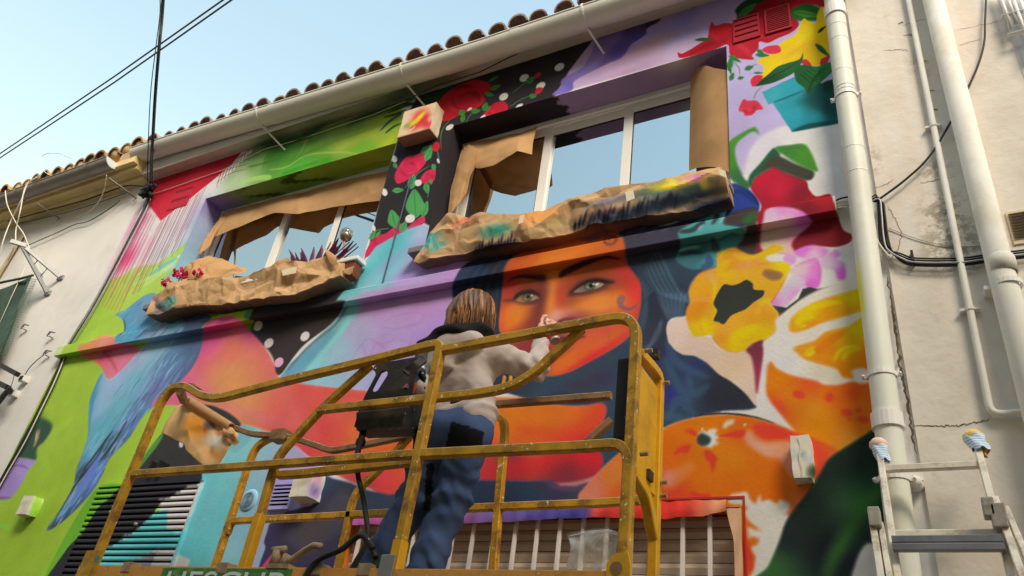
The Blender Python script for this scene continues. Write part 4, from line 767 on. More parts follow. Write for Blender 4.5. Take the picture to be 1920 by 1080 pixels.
# eave band colours on the canvas above the junction
j0 = int((JZ-CZ0)/CR); canvas[j0:, :] = (206,190,164)
org('D')
_clip = np.zeros((CH,CW),np.float32); _clip[j0:] = 1; CLIP = _clip
for (x,y,rx,ry,c,a) in [(0,990,.9,.1,(160,36,50),.9),(-200,1060,.7,.1,(176,40,54),.9),(380,960,.35,.12,(52,70,34),.8),(720,850,.45,.1,(70,84,40),.8),(1000,770,.4,.08,(120,110,70),.6),(1300,640,.5,.1,(50,70,34),.8),(1560,560,.3,.08,(70,60,40),.6)]: dab(x,y,rx,ry,c,a)
CLIP = None
def axis(lo, hi, step, extra):
    a = list(np.arange(lo, hi, step))+[hi]
    for e in extra:
        if lo < e < hi:
            k = int(np.argmin([abs(q-e) for q in a])); a[k] = e
    return np.array(sorted(set(a)))
xs_ = np.concatenate([axis(XL, -3.9, 0.0080, [W1[0],W1[1]])[:-1], axis(-3.9, XR, 0.0049, [W1[1],W2[0],W2[1],SH[0],SH[1]])])
zs_ = axis(CZ0, JZ+0.05, 0.0056, [W1[2],W1[3],W2[3],SH[3]])
GX, GZg = np.meshgrid(xs_, zs_); nz, nx = GX.shape
cz = seen_to_paint(sample(GX, GZg), GZg)
V = np.stack([GX, 0.0015*fbm(GX*0.7, GZg*0.7, 0, 11), GZg], -1).reshape(-1, 3)
ii = np.arange(nz*nx).reshape(nz, nx)
Q_ = np.stack([ii[:-1,:-1], ii[:-1,1:], ii[1:,1:], ii[1:,:-1]], -1)
cxm = (GX[:-1,:-1]+GX[1:,1:])/2; czm = (GZg[:-1,:-1]+GZg[1:,1:])/2
keep = np.ones(cxm.shape, bool)
for (a,b,c,d) in (W1,W2,SH): keep &= ~((cxm>a)&(cxm<b)&(czm>c)&(czm<d))
Qk = Q_[keep].reshape(-1,4)
used = np.zeros(len(V),bool); used[Qk.ravel()] = True; remap = np.cumsum(used)-1
V = V[used]; Qk = remap[Qk]; cv = cz.reshape(-1,3)[used]
me = bpy.data.meshes.new('mural_wall')
me.vertices.add(len(V)); me.vertices.foreach_set('co', V.astype(np.float32).ravel())
me.loops.add(Qk.size); me.loops.foreach_set('vertex_index', Qk.astype(np.int32).ravel())
me.polygons.add(len(Qk)); me.polygons.foreach_set('loop_start', np.arange(0,Qk.size,4,dtype=np.int32)); me.update(calc_edges=True)
me.polygons.foreach_set('use_smooth', np.ones(len(Qk),bool)); set_paint(me, cv)
tag(link('wall', me, VCM, house), 'front wall painted with a mural: woman in orange, blue bird, polka-dot black, oranges and flowers')
m = MB(); m.add([(XL,0,0),(XR,0,0),(XR,0,CZ0),(XL,0,CZ0)],[(0,1,2,3)]); m.build('lower_wall', mat('lower_wall_paint',C(150,140,60,1.6),0.7,0.2,0.2,2,0.15), house, False)
m = MB(); m.add([(XL,0.0,0),(XL,4.0,0),(XL,4.0,JZ),(XL,0,JZ)],[(0,1,2,3)]); m.build('side_wall', plaster_l, house, False)
m = MB(); m.add([(XR,0.0,0),(XR,0,JZ),(XR,4,JZ),(XR,4,0)],[(0,1,2,3)]); m.build('side_wall', plaster_l, house, False)

def painted_grid(name, G, parent, colf=None, flip=False, mt=None):
    m = MB(); m.grid(G, True, flip); me = m.mesh(name)
    n = len(me.vertices); co = np.empty(n*3,np.float32); me.vertices.foreach_get('co',co); co = co.reshape(-1,3).astype(float)
    if colf is None: paint_mesh(me)
    else: set_paint(me, seen_to_paint(colf(co), co[:,2]))
    return link(name, me, mt or VCM, parent)
def lerp(a,b,t): return a+(b-a)*t
# reveals
def colors_x(stops):
    xs = [s[0] for s in stops]; cs = np.array([s[1] for s in stops],float)
    return lambda co: np.stack([np.interp(co[:,0], xs, cs[:,k]) for k in range(3)],-1)
def wlx(px,py): return P(px,py).x
yy = np.linspace(0,REC,12)
bx = wlx(1036,178)
def c_under2(co):
    b = bx+0.03*np.sin(co[:,1]*60)+co[:,1]*0.35; t = np.clip((co[:,0]-b)/0.012,0,1)[:,None]; lil = np.array((150,122,146)); res = np.array(BLK)*(1-t)+lil*t
    d = np.exp(-((co[:,0]+1.20)/0.13)**2-((co[:,1])/0.10)**2)[:,None]; return res*(1-d*.8)+np.array((205,190,165))*d*.8
painted_grid('window_head', [[(x,y,W2[3]) for x in np.linspace(W2[0],W2[1],260)] for y in yy], house, c_under2, False)
c1 = colors_x([(W1[0],(134,110,166)),(W1[0]+.2,(128,116,140)),(W1[0]+.45,(120,140,72)),(W1[0]+1.0,(104,140,50)),(W1[0]+1.6,(130,150,44)),(W1[1],(160,168,50))])
def c_under1(co):
    c = c1(co); s = 0.5+0.5*np.sin(co[:,0]*9+np.sin(co[:,1]*22)*2.2); k = (np.clip((s-.8)/.1,0,1)*np.clip((co[:,0]+5.6)/.2,0,1)*np.clip((-4.4-co[:,0])/.2,0,1))[:,None]; return c*(1-.45*k)
painted_grid('window_head', [[(x,y,W1[3]) for x in np.linspace(W1[0],W1[1],220)] for y in yy], house, c_under1, False)
for (w,side,c) in ((W1,0,None),(W1,1,BLK),(W2,0,BLK),(W2,1,(176,160,192))):
    x = w[side]; painted_grid('window_reveal', [[(x,y,z) for z in np.linspace(w[2],w[3],40)] for y in yy], house, (lambda cc_: (lambda co: np.tile(np.array(cc_,float),(len(co),1)) if cc_ else np.stack([np.interp(co[:,2],[W1[2],W1[2]+.5,W1[3]-.25,W1[3]],q) for q in ((150,140,150,140),(190,176,160,116),(170,186,184,166))],-1)))(c), side==1)
for w in (W1,W2):
    painted_grid('window_bottom', [[(x,y,w[2]) for x in np.linspace(w[0],w[1],10)] for y in yy], house, lambda co: np.tile(np.array((200,190,176.)),(len(co),1)), True)
for (a,b,f) in (((SH[0],SH[3]),(SH[1],SH[3]),True),((SH[0],CZ0),(SH[0],SH[3]),False),((SH[1],SH[3]),(SH[1],CZ0),False)):
    painted_grid('shutter_reveal', [[(lerp(a[0],b[0],t),y,lerp(a[1],b[1],t)) for t in np.linspace(0,1,40)] for y in np.linspace(0,.16,6)], house, lambda co: np.tile(np.array((196,110,50.)),(len(co),1)), not f)
# vertical joint in the plaster of the black strip (drawn as a thin dark tube)
# ledge (string course)
LZ0 = 1.6+3.145*0.9; LZ1 = 1.6+3.262*0.9
lx = axis(XL-0.01, P(1566,372,-LEDGE_P).x, 0.008, [])
prof = [(0,LZ1)]+[(-LEDGE_P*t,LZ1-0.004*t) for t in (0.5,1)]+[(-LEDGE_P-0.0,LZ1-0.004-(LZ1-LZ0-0.004)*t) for t in np.linspace(0.05,1,14)]+[(-LEDGE_P*(1-t),LZ0) for t in np.linspace(0.1,1,10)]
lg = painted_grid('ledge', [[(x,y,z) for (y,z) in prof] for x in lx], house, None, False)
for x in (lx[0],lx[-1]):
    m = MB(); m.add([(x,y,z) for (y,z) in prof],[tuple(range(len(prof)))]); m.build('ledge_end', mat('ledge_end_paint', C(150,176,60,4.4) if x<-3 else C(170,34,44,4.4),0.6,0.2,0.05), house)
# dark tube drawn in place of the groove in the black strip
m = MB(); a = P(772,330,-.012); b = P(716,535,-.012); m.tube([a,b],.006,8); me = m.mesh('wall_groove_line')
bm=bmesh.new(); bm.from_mesh(me); bmesh.ops.subdivide_edges(bm,edges=[e for e in bm.edges if e.calc_length()>.3],cuts=60); bm.to_mesh(me); bm.free(); link('wall_groove_line', me, mat('groove_dark',C(64,74,90,5),.6,.3,.1), house)

# ------------------------------------------------------------------ eave, gutter, roof of the painted house
SX0 = XL-0.02; SX1 = 0.35
def cgz(x): return 1.6+float(np.interp(x, [-6.95,-5.9,-2.9,-1.05], [5.29,5.24,5.075,5.05]))
GY = -0.20; GR = 0.108
xg = np.linspace(SX0,SX1,240)
painted_grid('eave', [[(x,y,JZ) for x in xg] for y in np.linspace(0.0,-0.115,10)], house, None, False)
m = MB(); m.box((SX0,-0.115,JZ+.002),(SX1,0.3,JZ+.22)); m.build('eave_beam', plaster_l, house)
gut0 = P(259,290,GY).x
gxs = [gut0]+[x for x in np.linspace(-6.7,SX1,26)]
def half(r): return [(GY-r*math.cos(t), -r*math.sin(t)) for t in np.linspace(0,math.pi,17)]
m = MB()
m.grid([[(x,y,cgz(x)+z) for (y,z) in half(GR)] for x in gxs]); m.grid([[(x,y,cgz(x)+z) for (y,z) in half(GR-.006)] for x in gxs], True, True)
for s in (-1,1):   # rolled lips
    m.tube([(x,GY+s*(GR-.002),cgz(x)) for x in gxs],.009,8)
gutter = m.build('gutter', pvc_gutter, house)
m = MB(); hp = half(GR); m.add([(gut0,y,cgz(gut0)+z) for (y,z) in hp]+[(gut0-.025,GY+(y-GY)*.75,cgz(gut0)+z*.8-.004) for (y,z) in hp],[tuple(range(17,34))]+[(i,i+1,18+i,17+i) for i in range(16)],True); m.build('end_cap', pvc_gutter, gutter)
for px,py in ((978,60),(520,215)):
    x = P(px,py,GY).x; m = MB(); m.grid([[(x+dx,GY+(y-GY)*1.03,cgz(x)+z*1.03) for (y,z) in half(GR)] for dx in (-.04,.04)]); m.build('joint_collar', pvc_gutter, gutter)
for (p0,p1) in (((483,237),(534,281)),((756,154),(795,197)),((1098,37),(1132,100))):
    x = P(p0[0],p0[1],GY-.02).x; a = Vector((x,GY+.02,cgz(x)-GR-.006)); b = P(p1[0],p1[1],-.004)
    m = MB(); m.tube([a,b],(.008,.003),square=True,up=(1,0,0)); m.tube([(x,GY-(GR+.004)*math.cos(t),cgz(x)-(GR+.004)*math.sin(t)) for t in np.linspace(-.15,math.pi,16)],(.009,.002),square=True,up=(1,0,0)); m.lathe([(0,0),(.012,0),(.012,-.006),(0,-.006)],b,(0,1,0),8)
    m.build('bracket', pvc, gutter)
roof = MB(); sl = math.tan(math.radians(17)); 
def apex(x): return 1.6+float(np.interp(x,[-6.95,-5.9,-2.9,-1.05],[5.515,5.475,5.36,5.35]))
m = MB(); m.grid([[(x,y,apex(x)-.11+(y+.12)*sl) for y in (-.12,1,2.2,3.6)] for x in np.linspace(SX0,SX1,20)]); roof_o = m.build('roof', tile_main, house)
def tile_mesh(name, r0, r1, L, th, flare=1.0):
    m = MB(); n = 9
    def ring(y,r,k): return [(r*math.cos(t),y,r*math.sin(t)*k) for t in np.linspace(0,math.pi,n)]
    o0 = ring(0,r0,1); o1 = ring(L,r1,1); i0 = ring(0,r0-th,.97); i1 = ring(L,r1-th,.97); V = o0+o1+i0+i1; F = []
    for j in range(n-1):
        F += [(j,j+1,n+j+1,n+j),(2*n+j+1,2*n+j,3*n+j,3*n+j+1),(j+1,j,2*n+j,2*n+j+1)]
    m.add(V,F,False); me = m.mesh(name)
    bm=bmesh.new(); bm.from_mesh(me); bmesh.ops.recalc_face_normals(bm,faces=bm.faces[:]); bm.to_mesh(me); bm.free(); me.materials.append(tile_main if name=='roof_tile' else tile_left); me.materials.append(mat('tile_inside_shade',C(84,58,44,6.6),.95,.05,.3,20,.2))  # inner faces coloured dark to hold the shade of the hollow tile ends
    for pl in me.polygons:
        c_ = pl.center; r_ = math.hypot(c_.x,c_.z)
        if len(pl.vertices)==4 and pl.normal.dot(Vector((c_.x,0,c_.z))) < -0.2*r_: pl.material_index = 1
    return me
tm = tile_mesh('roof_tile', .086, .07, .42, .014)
rr = random.Random(4)
for row in range(2):
    x = SX0+.1
    while x < SX1:
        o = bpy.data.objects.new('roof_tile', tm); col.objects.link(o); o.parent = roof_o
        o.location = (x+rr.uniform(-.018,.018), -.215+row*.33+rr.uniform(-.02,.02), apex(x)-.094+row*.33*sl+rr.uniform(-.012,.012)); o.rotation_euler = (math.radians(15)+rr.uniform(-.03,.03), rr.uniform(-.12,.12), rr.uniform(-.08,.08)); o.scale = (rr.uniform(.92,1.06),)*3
        x += .205
# downpipe
pts = [P(1561,-40,-.10),P(1583,150,-.10),P(1611,350,-.10),P(1640,600,-.10),P(1662,790,-.10),P(1672,880,-.10),P(1695,1080,-.10)]
PX = sum(p.x for p in pts)/len(pts)
pts = [Vector((PX+(p.x-PX)*.75,-.10,p.z)) for p in pts]+[Vector((PX,-.10,.1))]
pts = [Vector((pts[0].x,GY,cgz(pts[0].x)-.08)),Vector((pts[0].x,GY,cgz(pts[0].x)-.16)),Vector((pts[0].x,-.10,cgz(pts[0].x)-.34))]+[p for p in pts if p.z < cgz(pts[0].x)-.36]
dp_w = .057
m = MB(); m.tube(pts, dp_w, 20); me = m.mesh('downpipe'); dp = link('downpipe', me, pvc, house)
for (py,h,r) in ((14,.10,.0665),(44,.006,.0585),(70,.006,.0585),(130,.006,.0585),(160,.012,.0595),(168,.004,.0595),(277,.006,.0585),(323,.006,.0585),(790,.07,.067)):
    q = min(pts,key=lambda p:0); z = P(1600+py*.1,py,-.1).z; x = float(np.interp(z,[p.z for p in pts][::-1],[p.x for p in pts][::-1]))
    m = MB(); m.lathe([(dp_w-.002,-h/2),(r,-h/2),(r,h/2),(dp_w-.002,h/2)],(x,-.10,z),(0,0,1),20,False); m.build('pipe_collar', pvc, dp)
for py in (168,705,900):
    z = P(1645,py,-.1).z; x = float(np.interp(z,[p.z for p in pts][::-1],[p.x for p in pts][::-1]))
    m = MB(); m.lathe([(dp_w+.001,-.012),(dp_w+.005,-.012),(dp_w+.005,.012),(dp_w+.001,.012)],(x,-.1,z),(0,0,1),20,False)
    for s in (-1,1): m.box((x+s*.064-.012,-.106,z-.012),(x+s*.064+.012,-.094,z+.012)); m.tube([(x+s*.078,-.115,z),(x+s*.078,-.085,z)],.006,8)
    m.box((x-.008,-.06,z-.008),(x+.008,0,z+.008)); m.build('pipe_clamp', pvc, dp)
# yellow overspray on the pipe
me = dp.data; bm = bmesh.new(); bm.from_mesh(me); bmesh.ops.subdivide_edges(bm,edges=[e for e in bm.edges if e.calc_length()>.2],cuts=40); bm.to_mesh(me); bm.free()
co = np.empty(len(me.vertices)*3,np.float32); me.vertices.foreach_get('co',co); co = co.reshape(-1,3).astype(float)
for pl in me.polygons: pl.use_smooth = True
base = np.tile(lin((228,218,198))/0.78,(len(co),1)); zc = P(1615,545,-.12).z
t = np.clip(1.25-((co[:,2]-zc)/.17)**2,0,1)*np.clip((PX-.02-co[:,0])/.03,0,1); base = base*(1-t[:,None])+(lin((226,196,10))/.7)*t[:,None]
t = np.clip(1-((co[:,2]-P(1690,950,-.1).z)/.2)**2,0,1)*.25; base = base*(1-t[:,None])+np.array((.5,.5,.55))*t[:,None]
set_paint(me,np.clip(base,0,.8)); me.materials.clear(); me.materials.append(mat('downpipe_paint','paint',.5,.35,.05,2,0,dirt=C(190,176,150,4.5),dirt_amt=.4,dirt_scale=3.5))

# ------------------------------------------------------------------ windows
def glassmat():
    m = bpy.data.materials.new('window_glass'); m.use_nodes = True; nt = m.node_tree; L = nt.links
    b = nt.nodes['Principled BSDF']; b.inputs['Base Color'].default_value = (.02,.025,.03,1); b.inputs['Roughness'].default_value = .03
    g = nd(nt,'ShaderNodeBsdfGlossy',Roughness=0.012); g.inputs['Color'].default_value = (.50,.55,.58,1)
    tc = nd(nt,'ShaderNodeNewGeometry'); n = nd(nt,'ShaderNodeTexNoise',Scale=2.2,Detail=1.0); L.new(tc.outputs['Position'],n.inputs['Vector'])
    bp = nd(nt,'ShaderNodeBump',Strength=.06,Distance=.02); L.new(n.outputs['Fac'],bp.inputs['Height']); L.new(bp.outputs['Normal'],g.inputs['Normal'])
    mx = nd(nt,'ShaderNodeMixShader'); mx.inputs[0].default_value = .8
    L.new(b.outputs[0],mx.inputs[1]); L.new(g.outputs[0],mx.inputs[2]); L.new(mx.outputs[0],nt.nodes['Material Output'].inputs['Surface']); return m
GLASS = glassmat()
gasket = mat('black_gasket',(.015,.015,.017,1),.6,.3,0,1,0)
def bar(m,x0,x1,z0,z1,y0,y1): m.box((x0,y0,z0),(x1,y1,z1),.004)
def window(w, mull, lab):
    win = bpy.data.objects.new('window', None); col.objects.link(win); win.parent = house; win['label'] = lab
    f = MB(); y0,y1 = REC-.006,REC+.07
    bar(f,w[0],w[0]+.05,w[2],w[3],y0,y1); bar(f,w[1]-.05,w[1],w[2],w[3],y0,y1); bar(f,w[0]+.05,w[1]-.05,w[3]-.05,w[3]-.001,y0,y1); bar(f,w[0]+.05,w[1]-.05,w[2],w[2]+.05,y0,y1)
    bar(f,w[0]+.05,w[1]-.05,w[3]-.066,w[3]-.0505,y0+.02,y1)
    f.build('frame', pvc, win)
    edges = [w[0]+.052]+[q for ab in mull for q in ab]+[w[1]-.052]
    for i in range(0,len(edges),2):
        a,b = edges[i],edges[i+1]; i0 = 0 if i == 0 else 0; st = .072; d = .018 if (i//2)%2 else 0
        a2 = a-(.0 if i==0 else st); b2 = b+(.0 if i+2>=len(edges) else st)
        s = MB(); za,zb = w[2]+.055,w[3]-.07; y0s,y1s = REC+.012+d,REC+.05+d
        bar(s,a2,a2+st,za,zb,y0s,y1s); bar(s,b2-st,b2,za,zb,y0s,y1s); bar(s,a2+st,b2-st,zb-st,zb,y0s,y1s); bar(s,a2+st,b2-st,za,za+st,y0s,y1s)
        so = s.build('sash', pvc, win)
        g = MB(); q = .006
        for (xa,xb,zc,zd) in ((a2+st,a2+st+q,za+st,zb-st),(b2-st-q,b2-st,za+st,zb-st),(a2+st+q,b2-st-q,zb-st-q,zb-st),(a2+st+q,b2-st-q,za+st,za+st+q)): g.box((xa,y0s+.006,zc),(xb,y0s+.014,zd))
        g.build('gasket', gasket, win)
        p = MB(); p.add([(a2+st-.004,y0s+.012,za+st-.004),(b2-st+.004,y0s+.012,za+st-.004),(b2-st+.004,y0s+.012,zb-st+.004),(a2+st-.004,y0s+.012,zb-st+.004)],[(0,1,2,3)]); p.build('pane', GLASS, win, False)
    b = MB(); b.add([(w[0],REC+.075,w[2]),(w[1],REC+.075,w[2]),(w[1],REC+.075,w[3]),(w[0],REC+.075,w[3])],[(0,1,2,3)]); b.build('backing', gasket, win)
    return win
def wx(px,py): return P(px,py,REC+.01).x
def ctr(a,b): return (wx(*a)+wx(*b))/2
m2 = [ctr((1003,390),(1023,240)),ctr((1180,345),(1185,205))]
m1 = [ctr((498,490),(528,420)),ctr((624,460),(643,385))]
window(W2,[(q-.004,q+.004) for q in m2],'white sliding window with wide panes reflecting the sky')
window(W1,[(q-.004,q+.004) for q in m1],'white sliding window half hidden by hanging brown paper')

# ------------------------------------------------------------------ shutter with bars
sh = thing('barred_window', 'brown roller shutter behind white vertical bars, ground-floor window', 'window')
sm = mat('shutter_brown', C(150,133,111,2.4), .6, .3, .10, 6, .05)
smb = MB(); smb.add([(SH[0],.10,0),(SH[1],.10,0),(SH[1],.115,0.003),(SH[0],.115,.003),(SH[0],.092,.03),(SH[1],.092,.03),(SH[0],.10,.052),(SH[1],.10,.052),(SH[0],.115,.052),(SH[1],.115,.052)],[(0,1,5,4),(4,5,7,6),(2,3,0,1)[::-1],(6,7,9,8)])
sme = smb.mesh('slat'); sme.materials.append(sm)
bm=bmesh.new(); bm.from_mesh(sme); bmesh.ops.recalc_face_normals(bm,faces=bm.faces[:]); bm.to_mesh(sme); bm.free()
z = CZ0-.2
while z < SH[3]-.02:
    o = bpy.data.objects.new('slat', sme); col.objects.link(o); o.parent = sh; o.location = (0,0,z); z += .0555
m = MB(); m.add([(SH[0],.118,CZ0-.3),(SH[1],.118,CZ0-.3),(SH[1],.118,SH[3]),(SH[0],.118,SH[3])],[(0,1,2,3)]); m.build('shutter_back', gasket, sh)
wb = mat('white_bars', C(196,184,168,2.5), .5, .3, .06, 4, 0)
barm = MB(); barm.box((-.0095,.022,CZ0-.2),(.0095,.041,SH[3]),.002); bme = barm.mesh('bar'); bme.materials.append(wb)
bx_ = [P(q,1000,.03).x for q in (852,888,966,1008,1050,1096,1139,1184,1232,1281,1331)]
sp = (bx_[-1]-bx_[2])/8
X = bx_[-1]
while X > SH[0]+.05:
    o = bpy.data.objects.new('bar', bme); col.objects.link(o); o.parent = sh; o.location = (X,0,0); X -= sp
# painted film taped over the top of the shutter
film = []
N = 150; botpx = [(640,985),(720,983),(850,982),(960,978),(1060,972),(1130,970),(1190,972),(1250,974),(1280,969),(1320,968),(1345,962),(1362,958)]
bz = [P(a,b,-.012) for a,b in botpx]; bxs = [q.x for q in bz]; bzs = [q.z for q in bz]
xsf = np.linspace(SH[0]-.01, bxs[-1], N); G = []
for x in xsf:
    zb = float(np.interp(x,bxs,bzs)); G.append([(x,-.006-.010*math.sin(t*2.2)+.004*math.sin(x*31+t*3)+.003*math.sin(x*73),lerp(SH[3]+.035,zb,t)) for t in np.linspace(0,1,8)])
fc = colors_x([(SH[0],(150,80,140)),(-2.6,(166,70,110)),(-2.2,(110,84,130)),(-1.85,(70,62,120)),(-1.62,(60,56,112)),(-1.55,(206,66,56)),(-1.3,(206,50,40)),(-1.1,(206,56,44)),(-.95,(216,140,100)),(-.85,(206,120,70))])
f1 = painted_grid('masking_film', G, None, fc, True)
tag(f1,'painted masking film hanging in a wavy strip over the top of the barred window','film')
G = []
for t in np.linspace(0,1,30):
    z = lerp(SH[3]-.01,CZ0,t); xl_ = float(np.interp(z,[P(1378,1075,-.01).z,P(1375,1010,-.01).z,P(1362,958,-.01).z],[P(1378,1075,-.01).x,P(1375,1010,-.01).x,P(1362,958,-.01).x])); G.append([(lerp(xl_,SH[1]+.012,u),-.008-.004*math.sin(t*20+u*4),z) for u in np.linspace(0,1,6)])
f2 = painted_grid('masking_film', G, None, lambda co: np.tile(np.array((206,160,120.)),(len(co),1)), True)
tag(f2,'narrow strip of masking film beside the right jamb of the barred window','film')
# thin dark red strip along the shutter architrave
m = MB(); m.box((-1.7,-.006,SH[3]+.04),(SH[1]+.03,0.002,SH[3]+.05)); m.box((SH[1]+.022,-.006,CZ0),(SH[1]+.03,.002,SH[3]+.04)); m.build('trim', mat('trim_red',C(150,40,30,2.8),.6,.3,.1), house)

# ------------------------------------------------------------------ louvres and vents
lv = thing('wall_louvre', 'large slatted louvre painted black, turquoise and white below the blue bird', 'vent')
LX0,LX1 = P(189,916).x,P(384,905).x; LZT = P(280,911).z; y_f = -.03
step = .0415; nsl = int((LZT-2.15)/step)+2; NS = 90
for k in range(nsl):
    zt = LZT-.012-k*step
    prof2 = [(-.004,zt+.004),(-.020,zt-.002),(-.027,zt-.008),(-.031,zt-.031),(-.026,zt-.033),(-.006,zt-.022)]
    G = [[(x,y,z) for (y,z) in prof2+prof2[:1]] for x in np.linspace(LX0+.015,LX1-.015,NS)]
    o = painted_grid('slat', G, lv, None, False)
m = MB(); m.box((LX0,-.028,2.0),(LX0+.014,0,LZT)); me = m.mesh('frame_side')
def frame_piece(lo,hi,nx_=1,nz_=60):
    xs = np.linspace(lo[0],hi[0],nx_+1); zs = np.linspace(lo[2],hi[2],nz_+1); m = MB()
    m.grid([[(x,lo[1],z) for x in xs] for z in zs]); m.grid([[(lo[0],y,z) for y in (lo[1],hi[1])] for z in zs]); m.grid([[(hi[0],y,z) for y in (lo[1],hi[1])] for z in zs]); m.grid([[(x,y,lo[2]) for x in xs] for y in (lo[1],hi[1])]); m.grid([[(x,y,hi[2]) for x in xs] for y in (lo[1],hi[1])])
    me = m.mesh('frame'); paint_mesh(me); return link('frame', me, VCM, lv)
frame_piece((LX0,-.03,2.0),(LX0+.014,0,LZT)); frame_piece((LX1-.014,-.03,2.0),(LX1,0,LZT)); frame_piece((LX0,-.03,LZT+.0005),(LX1,0,LZT+.016),80,1)
m = MB(); m.add([(LX0,-.0035,2.0),(LX1,-.0035,2.0),(LX1,-.0035,LZT),(LX0,-.0035,LZT)],[(0,1,2,3)]); m.build('duct', gasket, lv, False)
# small screw eye on the louvre
m = MB(); q = P(404,966,-.05); q = P(253,982,-.05); m.lathe([(0,0),(.012,0),(.012,.02),(.006,.02),(.006,.05)],q,(0,1,0),10); m.build('knob', steel, lv)
# hook on the black leaf
hk = thing('wall_hook', 'small black metal hook bracket on the black leaf above the slatted louvre', 'hook'); q = P(300,875,0)
m = MB(); m.box((q.x-.06,-.012,q.z-.012),(q.x+.10,0,q.z+.012)); m.build('plate', gasket, hk)
m = MB(); m.box((q.x-.03,-.07,q.z-.04),(q.x-.01,-.012,q.z+.02)); m.build('arm', gasket, hk)
m = MB(); m.box((q.x+.06,-.07,q.z-.04),(q.x+.08,-.012,q.z+.02)); m.build('arm', gasket, hk)
# round vent
rv = thing('round_vent', 'small round ring grille vent on the turquoise panel', 'vent'); q = P(467,938,0); vc = mat('vent_turquoise', C(140,176,186,3), .6,.3,.04,4,0)
m = MB(); m.lathe([(.0,-.012),(.055,-.012),(.074,-.004),(.076,0)],q,(0,1,0),32); m.build('flange', vc, rv)
m = MB(); m.lathe([(0,0),(.052,0)],q+Vector((0,-.0145,0)),(0,1,0),32); m.build('grille_hole', gasket, rv)
for r_ in (.047,.037,.027,.017,.007):
    m = MB(); m.lathe([(r_-.0018,-.0146),(r_-.0018,-.0165),(r_+.0018,-.0165),(r_+.0018,-.0146)],q,(0,1,0),28); m.build('ring', vc, rv)
# lilac louvre
def louvre(name,label,pxs,n,c,depth=.03,z=3.0,screen=None,cat='vent',duct=None):
    t = thing(name,label,cat); tl,br = P(*pxs[0]),P(*pxs[1]); x0,x1,z1,z0 = tl.x,br.x,tl.z,br.z
    mt = mat(name+label[:14], C(*c,z), .65,.25,.05,4,0)
    m = MB(); e = .012
    for (a,b,cc_,d) in ((x0,x0+e,z0,z1),(x1-e,x1,z0,z1),(x0+e,x1-e,z1-e,z1),(x0+e,x1-e,z0,z0+e)): m.box((a,-depth,cc_),(b,0,d))
    m.build('frame', mt, t)
    m = MB(); m.add([(x0,-.004,z0),(x1,-.004,z0),(x1,-.004,z1),(x0,-.004,z1)],[(0,1,2,3)]); m.build('duct', mat(name+'_duct'+str(duct),C(*duct,z),.8,.1,.1) if duct else gasket, t, False)
    st = (z1-z0-2*e)/n
    for k in range(n):
        zt = z1-e-k*st; m = MB(); th = min(.006,st*.2); m.obox([(x0+e,-depth*.95,zt-st*.98),(x1-e,-depth*.95,zt-st*.98),(x1-e,-.006,zt-st*.35),(x0+e,-.006,zt-st*.35),(x0+e,-depth*.95,zt-st*.98+th*2.2),(x1-e,-depth*.95,zt-st*.98+th*2.2),(x1-e,-.006,zt-st*.35+th),(x0+e,-.006,zt-st*.35+th)]); m.build('slat', mt, t)
    return t
louvre('louvre_vent','lilac slatted vent beside the paper-wrapped lamp on the navy paint',((519,909),(545,957)),6,(160,150,190))
louvre('red_vent','flat red slatted vent on the red corner of the mural',((330,358),(350,385)),2,(180,34,50),.005,6.4,duct=(150,28,42))
louvre('red_vent','red vent with wide boards on the red lily',((1374,40),(1426,68)),4,(158,26,38),.010,6.4,duct=(138,22,33))
louvre('red_vent','red vent with a fine dark screen on the red lily beside the yellow flower',((1433,22),(1485,52)),12,(110,20,28),.012,6.4,duct=(70,14,20))
